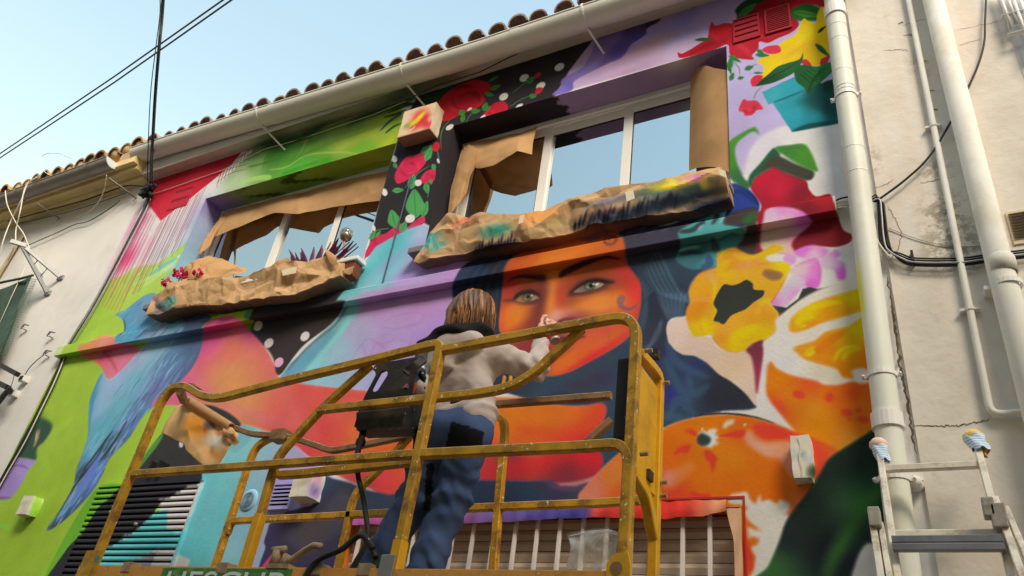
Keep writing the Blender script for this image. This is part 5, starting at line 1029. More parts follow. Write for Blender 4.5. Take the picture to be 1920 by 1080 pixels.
# ------------------------------------------------------------------ neighbour on the right
def crackmat():
    """old cream plaster: blotchy stains, grey mould patches, rusty streaks"""
    m = bpy.data.materials.new('right_plaster'); m.use_nodes = True; nt = m.node_tree; L = nt.links; b = nt.nodes['Principled BSDF']; b.inputs['Roughness'].default_value = .88; b.inputs['Specular IOR Level'].default_value = .15
    geo = nd(nt,'ShaderNodeNewGeometry'); pos = geo.outputs['Position']
    colr = nd(nt,'ShaderNodeRGB'); colr.outputs[0].default_value = C(213,202,181,4.6); cur = colr.outputs[0]
    def layer(cur, c, fac, mode='MIX'):
        mx = nd(nt,'ShaderNodeMix',data_type='RGBA',blend_type=mode); mx.inputs[7].default_value = c; L.new(fac,mx.inputs[0]); L.new(cur,mx.inputs[6]); return mx.outputs[2]
    def noise(scale,detail,lo,hi,amt,stretch=None,dist=0.0):
        src = pos
        if stretch: mp = nd(nt,'ShaderNodeMapping'); mp.inputs['Scale'].default_value = stretch; L.new(src,mp.inputs['Vector']); src = mp.outputs[0]
        n = nd(nt,'ShaderNodeTexNoise',Scale=scale,Detail=detail,Roughness=.62,Distortion=dist); L.new(src,n.inputs['Vector'])
        r = nd(nt,'ShaderNodeMapRange'); r.inputs['From Min'].default_value = lo; r.inputs['From Max'].default_value = hi; r.inputs['To Max'].default_value = amt; L.new(n.outputs['Fac'],r.inputs['Value']); return r.outputs['Result']
    cur = layer(cur, C(184,168,142,4.6), noise(1.3,6,.42,.7,.8)); cur = layer(cur, C(210,180,150,4.6), noise(3.0,5,.5,.75,.55,(1.6,1,.16)))
    cur = layer(cur, C(230,216,190,4.6), noise(5.0,4,.55,.75,.5)); cur = layer(cur, C(160,146,120,4.6), noise(9,8,.62,.8,.5))
    # two mould patches by the thin pipe
    for (px,py,sx,sz,amt) in ((1772,405,.16,.22,.8),(1790,470,.2,.2,.8),(1745,320,.13,.09,.55),(1722,120,.08,.2,.35),(1640,300,.05,.16,.45)):
        q = P(px,py,-.02); vm = nd(nt,'ShaderNodeVectorMath',operation='SUBTRACT'); vm.inputs[1].default_value = q[:]; L.new(pos,vm.inputs[0])
        sc = nd(nt,'ShaderNodeVectorMath',operation='MULTIPLY'); sc.inputs[1].default_value = (1/sx,0,1/sz); L.new(vm.outputs[0],sc.inputs[0]); ln = nd(nt,'ShaderNodeVectorMath',operation='LENGTH'); L.new(sc.outputs[0],ln.inputs[0])
        rr_ = nd(nt,'ShaderNodeMapRange'); rr_.inputs['From Min'].default_value = 1.0; rr_.inputs['From Max'].default_value = .25; rr_.inputs['To Max'].default_value = amt; L.new(ln.outputs['Value'],rr_.inputs['Value'])
        mm = nd(nt,'ShaderNodeMath',operation='MULTIPLY'); L.new(rr_.outputs['Result'],mm.inputs[0]); L.new(noise(26,8,.44,.56,1.0),mm.inputs[1]); cur = layer(cur, C(124,112,88,4.6), mm.outputs[0])
    L.new(cur,b.inputs['Base Color']); n = nd(nt,'ShaderNodeTexNoise',Scale=24,Detail=6); L.new(pos,n.inputs['Vector']); bp = nd(nt,'ShaderNodeBump',Strength=.3,Distance=.01); L.new(n.outputs['Fac'],bp.inputs['Height']); L.new(bp.outputs[0],b.inputs['Normal']); return m
RM = crackmat()
rh = thing('neighbour_house', 'tall neighbouring house with stained and cracked cream plaster, right of the mural', 'house')
RX0 = P(1650,400,-.02).x; RY = -.02
m = MB(); m.box((RX0,RY,0),(30.0,3.0,11.0)); m.build('wall', RM, rh)
m = MB(); m.box((XR,.012,0),(RX0+.01,.4,11.0)); m.build('joint_strip', mat('joint_shadow_grey',C(176,168,152,4.4),.9,.15,.2,5,.2), rh)  # grey tone paints in the shadow of the recess between the houses
crk = mat('crack_dark',C(88,70,50,4),.95,.05,.3,20,0)
def crack(pxs, w, name='crack', par=rh, y=RY-.0015, m_=None, seed=1):
    pts = smooth_path([P(a,b,y) for a,b in pxs],8); r = np.random.default_rng(seed); mm = MB(); pts[:,0] += r.normal(0,.003,len(pts)); pts[:,2] += r.normal(0,.003,len(pts)); G = []
    t = np.gradient(pts,axis=0); 
    for i,p in enumerate(pts):
        d = t[i]/(np.linalg.norm(t[i])+1e-9); n_ = np.array((-d[2],0,d[0])); k = w*(.35+.65*r.random())*(math.sin(math.pi*min(1,max(0,(i+.5)/len(pts))))**.4)
        G.append([tuple(p+n_*k/2),tuple(p-n_*k/2)])
    mm.grid(G,False); return mm.build(name, m_ or crk, par, False)
crack([(1664,520),(1672,570),(1676,600),(1684,660),(1690,700),(1700,745),(1708,800),(1716,850)],.016,seed=2)
crack([(1712,797),(1740,799),(1770,798),(1800,797),(1830,792),(1858,787)],.007,seed=3)
crack([(1660,490),(1676,480),(1690,440),(1678,410),(1665,385)],.006,m_=mat('crack_tan',C(160,120,84,4.4),.95,.05,.3,20,0),seed=4)
crack([(1640,352),(1660,346),(1675,336)],.004,seed=5); crack([(1725,344),(1750,338),(1790,332)],.004,seed=6); crack([(1690,48),(1715,40),(1735,35)],.004,seed=7); crack([(1658,94),(1685,93),(1704,95)],.004,seed=8); crack([(1790,57),(1850,45),(1880,38)],.003,seed=9); crack([(1800,84),(1840,72)],.003,seed=10)
for k,(a,b) in enumerate([((1720,118),(1738,114)),((1731,172),(1750,170)),((1742,207),(1758,206)),((1685,45),(1693,42)),((1693,66),(1720,66))]): crack([a,((a[0]+b[0])/2,(a[1]+b[1])/2-1),b],.008,seed=20+k)
# pipes on the right wall
def wpipe(name, pxs, r, label, par=None, m_=pipe_paint, y=None, n=16, collars=(), clamps=()):
    y = RY-r-.006 if y is None else y
    t = thing(name, label, 'pipe'); pts = fillet([P(a,b,y) for a,b in pxs], .12, 6); mm = MB(); mm.tube(pts, r, n); mm.build('tube', m_, t)
    zz = [p.z for p in pts]; xx = [p.x for p in pts]
    for py,h,rr_ in collars:
        p = P(py[0],py[1],y); mm = MB(); mm.lathe([(r-.002,-h/2),(rr_,-h/2),(rr_,h/2),(r-.002,h/2)],p,(0,0,1),n,False); mm.build('socket', m_, t)
    for q in clamps:
        p = P(q[0],q[1],y); mm = MB(); mm.lathe([(r+.001,-.008),(r+.005,-.008),(r+.005,.008),(r+.001,.008)],p,(0,0,1),n,False)
        for s in (-1,1): mm.box((p.x+s*(r+.012)-.012,y-.004,p.z-.008),(p.x+s*(r+.012)+.012,RY,p.z+.008))
        mm.build('clamp', m_, t)
    return t
def straight(p0,p1,y,ext=1.2):
    a,b = P(*p0,y),P(*p1,y); x = (a.x+b.x)/2; return x
xt = straight((1700,50),(1850,760),RY-.025)
pz = P(1862,778,RY-.025).z
t = thing('thin_pipe','thin cream water pipe running down the cracked wall and turning right at its foot','pipe'); mm = MB()
a0,a1 = P(1600,-520,RY-.025),P(1858,778,RY-.025)
mm.tube(fillet([a0,a1,Vector((a1.x+.9,a1.y,a1.z+.012))],.05,6),.016,12); mm.build('tube', pipe_paint, t)
for q in ((1742,238),(1816,580)):
    k = (P(*q,RY-.025).z-a0.z)/(a1.z-a0.z); p = a0.lerp(a1,k); mm = MB(); mm.lathe([(.017,-.008),(.020,-.008),(.020,.008),(.017,.008)],p,(0,0,1),12,False)
    for s in (-1,1): mm.box((p.x+s*.028-.012,p.y-.004,p.z-.006),(p.x+s*.028+.012,RY,p.z+.006))
    mm.build('clamp', pipe_paint, t)
t = thing('drain_pipe','thick cream drain pipe with a socket joint on the cracked wall','pipe'); yb = RY-.075
q0,q1,q2 = P(1750,0,yb),P(1880,520,yb),P(1930,760,yb); sl_ = (q1.x-q0.x)/(q1.z-q0.z); mm = MB()
mm.tube([Vector((q0.x+sl_*3,yb,q0.z+3)),q1,Vector((q1.x-sl_*0.3,yb,q1.z-2.5))],.056,20); mm.build('tube', pipe_paint, t)
mm = MB(); mm.lathe([(.056,-.04),(.061,-.04),(.061,.04),(.057,.05)],P(1878,500,yb),(0,0,1),20); mm.build('socket', pipe_paint, t)
mm = MB(); p = P(1888,535,yb); mm.lathe([(.057,-.012),(.062,-.012),(.062,.012),(.057,.012)],p,(0,0,1),20,False); mm.box((p.x-.09,yb-.006,p.z-.01),(p.x-.06,RY,p.z+.01)); mm.build('clamp', pipe_paint, t)
# cables
def cable(pxs, r, m_, label, y=RY-.03, smooth=True, name='cable', group=None, ys=None):
    pts = [P(a,b,(ys[i] if ys else y)) for i,(a,b) in enumerate(pxs)]
    if smooth and len(pts) > 2: pts = [Vector(q) for q in smooth_path(pts,6)]
    mm = MB(); mm.tube(pts, r, 6); return tag(mm.build(name, m_), label, 'cable', group)
cable([(1850,-20),(1847,40),(1846,75),(1838,110),(1822,150),(1790,215),(1745,290),(1700,335),(1645,376)],.006,black_rubber,'single black cable swinging across the cracked plaster to the cable bundle')
off = [(-5,-6),(-2,-2),(1,2),(4,5),(7,8)]
for i,(dx,dy) in enumerate(off):
    cable([(1632+dx,378),(1648+dx,372+dy),(1652+dx,400),(1655+dx*1.3,440),(1662+dx*1.4,466+dy*.4),(1690,482+dy),(1718,490+dy),(1800,490+dy),(1860,482+dy),(1930,474+dy)],.0048,black_rubber if i!=2 else steel,('black cable looping down beside the white downpipe and along the cracked wall' if i!=2 else 'grey cable looping among the black ones beside the downpipe and along the cracked wall'),y=RY-.02-.008*(i%3),group='cable bundle on the right wall')
for i,(dx,dy) in enumerate([(-10,0),(-16,6),(-8,12)]):
    cable([(1570,384+dy*.5),(1600,376+dy),(1640+dx,390+dy),(1646+dx,430),(1655+dx,455),(1668,470+dy)],.005,white_cable,'cream cable sagging in a loop behind the white downpipe',y=-.03-.012*i,group='cream loops behind the downpipe')
for i in range(4):
    cable([(1563,378+i*5),(1580,371+i*6),(1604,368+i*5)],.005,[black_rubber,white_cable,steel,mat('brown_cable',C(110,80,60,4.4),.6,.3,.1,8,0)][i],['black cable end','cream cable end','grey cable end','brown cable end'][i]+' leaving the red end of the ledge behind the downpipe',y=-.02-.006*i)
cable([(1667,428),(1720,448),(1780,461),(1850,462)],.0022,steel,'hair-thin grey wire across the mould-stained plaster',y=RY-.006)
mm = MB(); p = P(1712,484,RY); mm.box((p.x-.008,RY-.03,p.z-.05),(p.x+.004,RY,p.z+.03)); tag(mm.build('cable_clip', black_rubber),'black clip holding the cable bundle to the cracked wall','clip')
# pipe fitting lower right
mm = MB(); p = P(1717,905,-.05); mm.lathe([(0,-.03),(.022,-.03),(.026,-.01),(.018,0),(.03,.012),(.03,.03),(0,.03)],p,(0,1,0),14); mm.box((p.x-.03,-.05,p.z+.01),(p.x+.03,-.01,p.z+.05)); tag(mm.build('pipe_fitting', pipe_paint),'small round cream fitting on the strip beside the downpipe','fitting')
# barred opening and vent at the far right
t = thing('window_grille','white barred window grille high on the cracked wall','window grille')
for (px0,px1,py1) in ((1868,1884,60),(1880,1898,46),(1890,1910,100),(1903,1922,130),(1916,1938,160),(1930,1955,190)):
    a,b = P(px0,-30,RY-.06),P(px1,py1,RY-.06); mm = MB(); mm.tube([a,Vector((a.x,a.y,b.z))],.010,8); mm.build('bar', pvc, t)
a = P(1895,30,RY-.06)
for z in (P(1900,25,RY-.06).z,P(1912,60,RY-.06).z):
    mm = MB(); mm.tube([Vector((P(1868,0,RY-.06).x,RY-.06,z)),Vector((P(1868,0,RY-.06).x+1.1,RY-.06,z))],.010,8); mm.build('rail', pvc, t)
mm = MB(); e0 = P(1862,0,RY); e1 = P(1922,165,RY); mm.box((P(1868,0,RY).x+.01,RY-.004,e1.z-.2),(P(1868,0,RY).x+1.2,RY+.02,e0.z+1.0)); mm.build('opening', mat('dim_opening',C(196,190,180,4.6),.8,.2,.15,3,0), t)
t = thing('wall_vent','brown-slatted vent behind the thick drain pipe','vent'); a,b = P(1890,402,RY),P(1935,445,RY)
mm = MB(); mm.box((a.x-.01,RY-.008,b.z-.03),(b.x+.2,RY,a.z+.01)); mm.build('frame', mat('vent_cream',C(200,180,140,4.6),.7,.2,.1,5,0), t)
n=9
for k in range(n):
    z = a.z-(k+.5)*(a.z-b.z)/n; mm = MB(); mm.obox([(a.x,RY-.018,z-.007),(b.x+.18,RY-.018,z-.007),(b.x+.18,RY-.009,z),(a.x,RY-.009,z),(a.x,RY-.018,z-.003),(b.x+.18,RY-.018,z-.003),(b.x+.18,RY-.009,z+.004),(a.x,RY-.009,z+.004)]); mm.build('slat', mat('vent_slat',C(70,50,36,4.6),.7,.2,.1,5,0), t)

# ------------------------------------------------------------------ neighbour on the left
lh = thing('neighbour_house','lower neighbouring house with plain cream wall, ochre eave and grey gutter, left of the mural','house')
LXE = XL-.012; LY = .012
m = MB(); m.box((-36,LY,0),(LXE,3.0,JZ+.12)); m.build('wall', plaster_l, lh)
m = MB(); m.box((-16,-.09,JZ-.02),(LXE,LY-.002,JZ+.02)); m.box((-16,-.20,JZ+.0205),(LXE,LY-.002,JZ+.07)); m.box((-16,-.26,JZ+.0705),(LXE,.3,JZ+.15)); m.build('eave', eave_l, lh)
# corner end block of the eave, broken plaster
m = MB(); q = P(262,322,-.15); m.box((LXE-.36,-.24,JZ+.152),(LXE,.2,JZ+.30),.02); m.build('eave_block', mat('broken_plaster',C(186,150,108,6.5),.95,.1,.3,8,.6,30), lh)
ly_ = -.30; lr = .085
def lgz(x): return JZ+.125
lge = P(214,300,ly_).x
m = MB(); xs2 = [-16,-12,-10,lge]
def half2(r): return [(ly_-r*math.cos(t), -r*math.sin(t)) for t in np.linspace(0,math.pi,17)]
m.grid([[(x,y,lgz(x)+z) for (y,z) in half2(lr)] for x in xs2]); m.grid([[(x,y,lgz(x)+z) for (y,z) in half2(lr-.004)] for x in xs2],True,True); m.tube([(x,ly_-lr,lgz(x)) for x in xs2],.008,8); lgut = m.build('gutter', grey_metal, lh)
m = MB(); hp = half2(lr+.002); m.add([(lge,y,lgz(lge)+z) for (y,z) in hp]+[(lge+.012,y,lgz(lge)+z) for (y,z) in hp],[tuple(range(17)),tuple(range(17,34))]+[(i,i+1,18+i,17+i) for i in range(16)]); m.build('end_cap', mat('pale_cap',C(206,204,196,6.3),.5,.3,.05), lgut)
for px,py in ((175,312),(35,372)):
    x = P(px,py,ly_).x; m = MB(); m.grid([[(x+dx,ly_+(y-ly_)*1.06,lgz(x)+z*1.06) for (y,z) in half2(lr)] for dx in (-.03,.03)]); m.build('joint_collar', grey_metal, lgut)
for p0,p1 in (((205,335),(256,372)),((70,382),(112,410))):
    a = P(*p0,ly_+.05); b = P(*p1,-.005); m = MB(); m.tube([a,b,b+Vector((.0,-.02,-.05))],(.010,.004),square=True,up=(1,0,0)); m.build('bracket', grey_metal, lgut)
m = MB(); m.grid([[(x,y,JZ+.33+(y+.2)*sl) for y in (-.2,1,3.4)] for x in (-16,-12,LXE)]); lroof = m.build('roof', tile_left, lh)
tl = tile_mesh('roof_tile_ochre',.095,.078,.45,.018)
for row in range(2):
    x = LXE-.12
    while x > -13.5:
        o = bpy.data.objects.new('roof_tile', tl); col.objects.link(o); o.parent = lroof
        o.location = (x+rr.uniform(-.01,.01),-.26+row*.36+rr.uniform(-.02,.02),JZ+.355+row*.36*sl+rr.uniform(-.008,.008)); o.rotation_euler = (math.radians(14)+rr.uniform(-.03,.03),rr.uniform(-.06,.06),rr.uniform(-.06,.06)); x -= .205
        m = None
# mortar plugs in the tile ends
pl_m = MB(); pl_m.lathe([(0,0),(.07,0),(.072,.03)],(0,0,0),(0,1,0),12); pme = pl_m.mesh('tile_mortar'); pme.materials.append(mat('tile_mortar',C(196,160,110,6.5),.95,.1,.25,12,.4))
x = LXE-.12
while x > -13.5:
    o = bpy.data.objects.new('tile_mortar', pme); col.objects.link(o); o.parent = lroof; o.location = (x,-.235,JZ+.36); o.rotation_euler = (math.radians(14),0,0); x -= .205
# bracket, netted window, loose cables on the left
t = thing('antenna_bracket','grey V-shaped steel bracket fixed to the cream wall','bracket')
ap = P(40,458,-.42); f1_ = P(88,548,-.01); f2_ = P(112,519,-.01); tip = P(20,452,-.5)
for f in (f1_,f2_):
    mm = MB(); mm.tube([ap,f],(.020,.012),square=True); mm.build('strut', steel, t)
    mm = MB(); mm.box((f.x-.05,-.008,f.z-.03),(f.x+.05,LY,f.z+.02),.004); mm.build('foot', steel, t)
mm = MB(); mm.tube([tip,ap+(ap-tip).normalized()*.05],(.024,.014),square=True); mm.build('arm', steel, t)
for k in (.45,.7):
    mm = MB(); mm.tube([ap.lerp(f1_,k),ap.lerp(f2_,k)],.006,6); mm.build('tie', steel, t)
t = thing('netted_window','window of the left house under a drooping green shade net','window')
net = mat('green_net',C(70,86,72,4.2),.9,.1,.25,14,.4,70); netl = mat('net_grid',C(120,130,110,4.4),.9,.1,.1,10,0)
G=[]; 
L0,L1,R0,R1 = (-90,560),(-150,760),(60,517),(0,665)
for i in range(14):
    u=i/13; G.append([tuple(P(lerp(lerp(L0[0],R0[0],v),lerp(L1[0],R1[0],v),u)-(0),lerp(lerp(L0[1],R0[1],v),lerp(L1[1],R1[1],v),u)+9*math.sin(v*3.1)*(1-u),-.10-.03*math.sin(u*5+v*4))) for v in np.linspace(0,1,12)])
mm = MB(); mm.grid(G); mm.build('shade_net', net, t)
for k in range(9):
    u=k/8; mm = MB(); mm.tube([P(lerp(55,0,q)+u*13*(1-q*.2),lerp(520,665,q)+u*4,-.09) for q in np.linspace(0,1,5)],.0018,4); mm.build('net_cord', netl, t)
for k in range(34):
    q=k/33; a=P(lerp(52,-4,q),lerp(522,668,q),-.09); b=P(lerp(70,12,q),lerp(524,672,q),-.09); mm=MB(); mm.tube([a,b],.0018,4); mm.build('net_cord', netl, t)
mm = MB(); mm.tube([P(-40,540,-.11),P(10,528,-.12),P(40,522,-.12),P(62,516,-.11)],.014,6); mm.build('rolled_edge', net, t)
mm = MB(); mm.tube([P(-60,640,-.1),P(0,605,-.1),P(20,560,-.1),P(48,500,-.1)],.004,6); mm.build('cord', white_cable, t)
a=P(0,500,-.02); mm = MB(); mm.obox([P(-30,560,0),P(0,520,0),P(0,515,-.03),P(-30,555,-.03),P(40,440,0),P(46,442,0),P(46,440,-.03),P(40,438,-.03)]); mm.build('blind_box', mat('blind_box',C(190,170,130,5),.8,.2,.2,6,0), t)
t = thing('window_frame_end','black steel frame ends with cream brackets at the left wall edge','frame'); bk = mat('black_steel',(.02,.02,.022,1),.5,.4,.1,6,0)
for (p0,p1,r_) in (((-30,668),(33,702),.022),((-40,700),(15,727),.024)):
    mm = MB(); mm.tube([P(*p0,-.15),P(*p1,-.15)],(r_,r_),square=True); mm.build('bar', bk, t)
mm = MB(); mm.tube([P(20,727,-.15),P(-10,760,-.15)],(.02,.02),square=True); mm.build('leg', bk, t)
for q in ((46,711),(27,738)):
    p = P(*q,-.02); mm = MB(); mm.box((p.x-.05,-.05,p.z-.03),(p.x+.03,LY,p.z+.03),.006); mm.build('bracket', mat('cream_bracket',C(206,200,180,4),.8,.2,.1), t)
    mm = MB(); mm.box((p.x-.03,-.056,p.z-.02),(p.x+.02,-.048,p.z+.02)); mm.build('slot', bk, t)
for (q,lb) in (((92,663),'small dark cable clamp on the cream wall near the ledge end'),((99,628),'small dark hook on the cream wall below the steel bracket'),((50,614),'thin steel wire spreader on the cream wall below the bracket foot')):
    p = P(*q,-.01); mm = MB(); mm.tube([p+Vector((-.05,-.02,-.015)),p+Vector((-.01,-.03,.02)),p+Vector((.05,-.02,.01))],.010,6); mm.tube([p+Vector((-.02,-.03,-.02)),p+Vector((-.02,.02,-.02))],.006,6); mm.tube([p+Vector((-.05,-.02,-.015)),p+Vector((-.02,-.028,-.02))],.008,6); tag(mm.build('wall_clamp', steel), lb, 'clamp')
wc_g = 'cream wires hanging over the grey gutter'
cable([(10,358),(14,385),(30,418),(45,440),(60,478),(80,520)],.007,white_cable,'cream wire hanging over the grey gutter and down the cream wall',ys=[-.42,-.4,-.3,-.25,-.2,-.1],group=wc_g)
cable([(75,328),(52,345),(40,375),(20,415),(5,455),(-5,500)],.007,white_cable,'cream wire hanging over the grey gutter and down the cream wall',ys=[-.42,-.42,-.4,-.32,-.3,-.2],group=wc_g)
cable([(70,332),(48,350),(38,395),(30,430),(28,460),(15,490)],.007,white_cable,'cream wire hanging over the grey gutter and down the cream wall',ys=[-.42,-.42,-.4,-.32,-.3,-.2],group=wc_g)
cable([(200,328),(196,352),(185,378),(165,398),(130,412)],.005,white_cable,'short cream wire curving from the grey gutter end to the wall',ys=[-.3,-.22,-.12,-.04,0])
cable([(92,328),(80,318),(76,300),(85,289),(110,288),(135,298)],.004,white_cable,'thin looped wire rising above the left roof tiles',ys=[-.4,-.4,-.4,-.4,-.4,-.36])
cable([(50,461),(80,448),(110,435),(140,421),(165,415),(200,395),(225,376)],.005,black_rubber,'thin black wire sagging across the cream wall under the ochre eave',y=-.02)
cable([(15,415),(90,394),(160,375),(215,355),(240,348),(275,350)],.008,black_rubber,'black cable stapled along the ochre eave',y=-.11)
cable([(30,420),(110,402),(190,378),(240,360)],.004,black_rubber,'fine black line under the cable along the ochre eave',y=-.02)
for i,(dx,r_) in enumerate(((0,.008),(4,.006),(8,.007))):
    cable([(283+dx*.4,352),(270+dx,385),(232+dx,460),(194+dx,533),(165+dx,585),(140+dx,625),(122+dx,655)],r_,steel if i!=1 else black_rubber,('grey cable strapped down the corner between the cream wall and the mural' if i!=1 else 'black cable strapped between two grey ones down the corner of the mural'),y=-.02-.004*i,group='corner cables')
for i in range(4):
    cable([(120+i*2.2,660),(108+i*2.5,690),(92+i*3,725),(70+i*3,770),(40+i*3,830),(0+i*3,900),(-40+i*3,975)],.006,black_rubber if i!=2 else white_cable,('black cable running down the wall corner below the ledge end' if i!=2 else 'cream cable running among black ones down the wall corner below the ledge end'),y=-.02-.006*(i%2),group='lower corner cables')
cable([(90,660),(70,675),(55,690),(44,708)],.004,black_rubber,'short black wire between the clamp and the cream bracket',y=-.03)
cable([(27,700),(24,715),(18,730),(8,748),(-10,770)],.003,black_rubber,'thin black wire dropping past the black frame end',y=-.16)
# overhead wires
ow = 'pair of overhead wires crossing the sky'
cable([(-900,880),(0,288),(215,143),(418,0),(1200,-560)],.0055,mat('wire_grey',(.05,.06,.065,1),.6,.3,.05,5,0),'thin overhead wire crossing the clear sky',ys=[-.7,-1.3,-1.7,-2.0,-2.9],group=ow,smooth=False)
cable([(-900,886),(0,296),(215,154),(434,0),(1200,-540)],.0055,MATS['wire_grey'],'thin overhead wire crossing the clear sky',ys=[-.7,-1.3,-1.7,-2.0,-2.9],group=ow,smooth=False)
cable([(283,345),(284,300),(286,270),(291,180),(299,80),(305,10),(322,-260)],.017,mat('blue_black_cable',(.02,.025,.04,1),.5,.3,.05,5,0),'thick dark service cable rising from the house corner into the sky',ys=[-.1,-.22,-.3,-.6,-1.0,-1.4,-2.3])
cable([(277,342),(277,300),(282,180),(292,90),(300,25),(299,-20)],.005,black_rubber,'thin slack wire beside the thick service cable',ys=[-.1,-.22,-.6,-.9,-1.2,-1.4])
cable([(297,90),(302,40),(306,-5),(308,-60)],.007,black_rubber,'second wire lashed to the thick service cable near the top',ys=[-.98,-1.2,-1.42,-1.7])
t = thing('cable_knot','dark tangled cable joint at the eave corner between the two houses','cable joint'); p = P(283,352,-.08); r1 = random.Random(9)
for k in range(7):
    mm = MB(); pts = [p+Vector((r1.uniform(-.09,.09),r1.uniform(-.05,.03),r1.uniform(-.14,.06))) for _ in range(4)]; mm.tube([Vector(q) for q in smooth_path(pts,5)],r1.uniform(.010,.022),6); mm.build('wrap', black_rubber, t)
cable([(278,365),(300,360),(420,318),(495,280),(560,262),(700,215),(760,190)],.004,white_cable,'white cable clipped along the wall just under the eave',y=-.012,smooth=False)
cable([(1230,-8),(1150,25),(1080,52),(950,110),(900,135),(820,160),(760,188),(640,230),(545,268)],.0045,black_rubber,'thin dark cable strung along the eave under the cream gutter',y=-.10,smooth=False)

# ------------------------------------------------------------------ brown masking paper
def arrP(pxs, ys):
    return [P(a,b,(ys[i] if isinstance(ys,(list,tuple)) else ys)) for i,(a,b) in enumerate(pxs)]
def path_at(pts, ts):
    p = np.array([tuple(q) for q in pts],float); d = np.r_[0,np.cumsum(np.linalg.norm(np.diff(p,axis=0),axis=1))]; d /= d[-1]
    return np.stack([np.interp(ts,d,p[:,k]) for k in range(3)],-1)
def sheet(name, label, top, bot, ytop, ybot, nu=60, nv=16, bulge=.02, crumple=.006, cf=8.0, seed=1, m_=None, colf=None, group=None, cat='paper', extra=None):
    """paper sheet hung between a top edge and a bottom edge"""
    ts = np.linspace(0,1,nu); A = path_at(arrP(top,ytop),ts); B = path_at(arrP(bot,ybot),ts); vs_ = np.linspace(0,1,nv)
    G3 = A[:,None,:]*(1-vs_)[None,:,None]+B[:,None,:]*vs_[None,:,None]
    G3[...,1] -= bulge*np.sin(np.pi*vs_)[None,:]
    n = fbm(G3[...,0]*1.6,G3[...,2]*1.6,seed*3.1,seed,2); n2 = facets(G3[...,0],G3[...,2],cf*.8,seed)
    G3[...,1] -= crumple*(n*1.4+n2*2.0)
    if extra is not None: G3 = extra(G3,ts,vs_)
    m = MB(); m.grid(G3.tolist(),False); me = m.mesh(name)
    if colf is not None:
        co = G3.reshape(-1,3); set_paint(me, seen_to_paint(colf(co), co[:,2])); o = link(name, me, m_ or kraft_vc)
    else: o = link(name, me, m_ or kraft)
    sd = o.modifiers.new('thickness','SOLIDIFY'); sd.thickness = .0012
    return tag(o,label,cat,group)
# window one: strip along the head, folded down at the left end
sheet('paper_strip','long brown paper strip taped along the head of the half-covered window',
  [(372,470),(395,430),(421,397),(515,373),(593,353),(660,335),(728,321)],[(378,478),(400,445),(428,433),(470,417),(498,405),(516,400),(560,402),(575,397),(600,393),(640,386),(675,380),(714,375)],
  [.12,.15,.19,.195,.195,.195,.195],[.10,.12,.13,.14,.16,.15,.12,.14,.16,.17,.17,.17],110,18,.012,.004,5,2)
sheet('paper_strip','brown paper flap curling down the left edge of the half-covered window',
  [(398,428),(412,412),(421,398),(428,405)],[(374,476),(384,470),(392,462),(396,456)],[.10,.14,.19,.18],[.03,.05,.08,.09],16,16,.02,.004,6,3)
def domed(G3,ts,vs_): return G3
sheet('paper_sheet','curled brown paper sheet standing behind the red flowers on the window sill',
  [(343,512),(352,496),(368,484),(390,478),(415,484),(445,496),(468,508)],[(345,530),(360,530),(385,528),(400,525),(420,522),(445,516),(465,512)],[-.02,.0,.03,.06,.08,.10,.12],[-.08,-.08,-.08,-.07,-.05,.0,.05],60,24,.015,.016,8,4)
sheet('paper_sheet','small brown paper piece lying on the sill beside the purple plant',
  [(505,500),(520,488),(540,482)],[(512,505),(530,497),(545,490)],.05,-.02,10,8,.01,.004,6,5)
# sill wraps
def wrap(name,label,top,bot,ytop,yb,seed,colf,back=.02,crumple=.016,nu=220,cf=9,sag=.02,under=(96,80,72)):
    ts = np.linspace(0,1,nu); A = path_at(arrP(top,ytop),ts); B = path_at(arrP(bot,yb),ts); G3 = []
    for i in range(nu):
        a,b = A[i],B[i]; row = []
        for (u,dy) in [(-.9,1),(-.5,.6),(-.2,.2)]: row.append((a[0],a[1]+(back-a[1])*min(1,-u+.1),a[2]-.01*(-u)))
        for v in np.linspace(0,1,30): row.append((lerp(a[0],b[0],v),lerp(a[1],b[1],v)-sag*math.sin(math.pi*v),lerp(a[2],b[2],v)))
        for v in np.linspace(.15,1,7): row.append((b[0],lerp(b[1],0.001,v),b[2]+.012*v))
        G3.append(row)
    G3 = np.array(G3); x,z = G3[...,0],G3[...,2]; k = np.ones(G3.shape[1]); k[:3] = .4; k[-4:] = .3
    n1 = fbm(x*.8,z*1.2,seed,seed,2); n2 = crease(x,z*1.1,3.4,seed)+.38*crease(x,z*1.2,7.5,seed+5)+.12*crease(x,z,17,seed+6)
    d = crumple*(n1*.2+n2*.85)*k[None,:]
    G3[...,1] -= d; G3[...,2] += .45*crumple*facets(x,z*.3,4.5,seed+11)*np.linspace(.25,1,G3.shape[1])[None,:]
    m = MB(); m.grid(G3.tolist(),False)
    for e in (0,-1): m.add([tuple(q) for q in G3[e]],[tuple(range(G3.shape[1]))])
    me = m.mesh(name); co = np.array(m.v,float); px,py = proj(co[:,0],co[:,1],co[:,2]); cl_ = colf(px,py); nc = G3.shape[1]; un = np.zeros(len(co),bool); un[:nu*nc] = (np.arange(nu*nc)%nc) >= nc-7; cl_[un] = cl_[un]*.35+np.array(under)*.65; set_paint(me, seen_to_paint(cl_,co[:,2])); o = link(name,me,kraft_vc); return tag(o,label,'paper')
KR = np.array((182,142,96.))
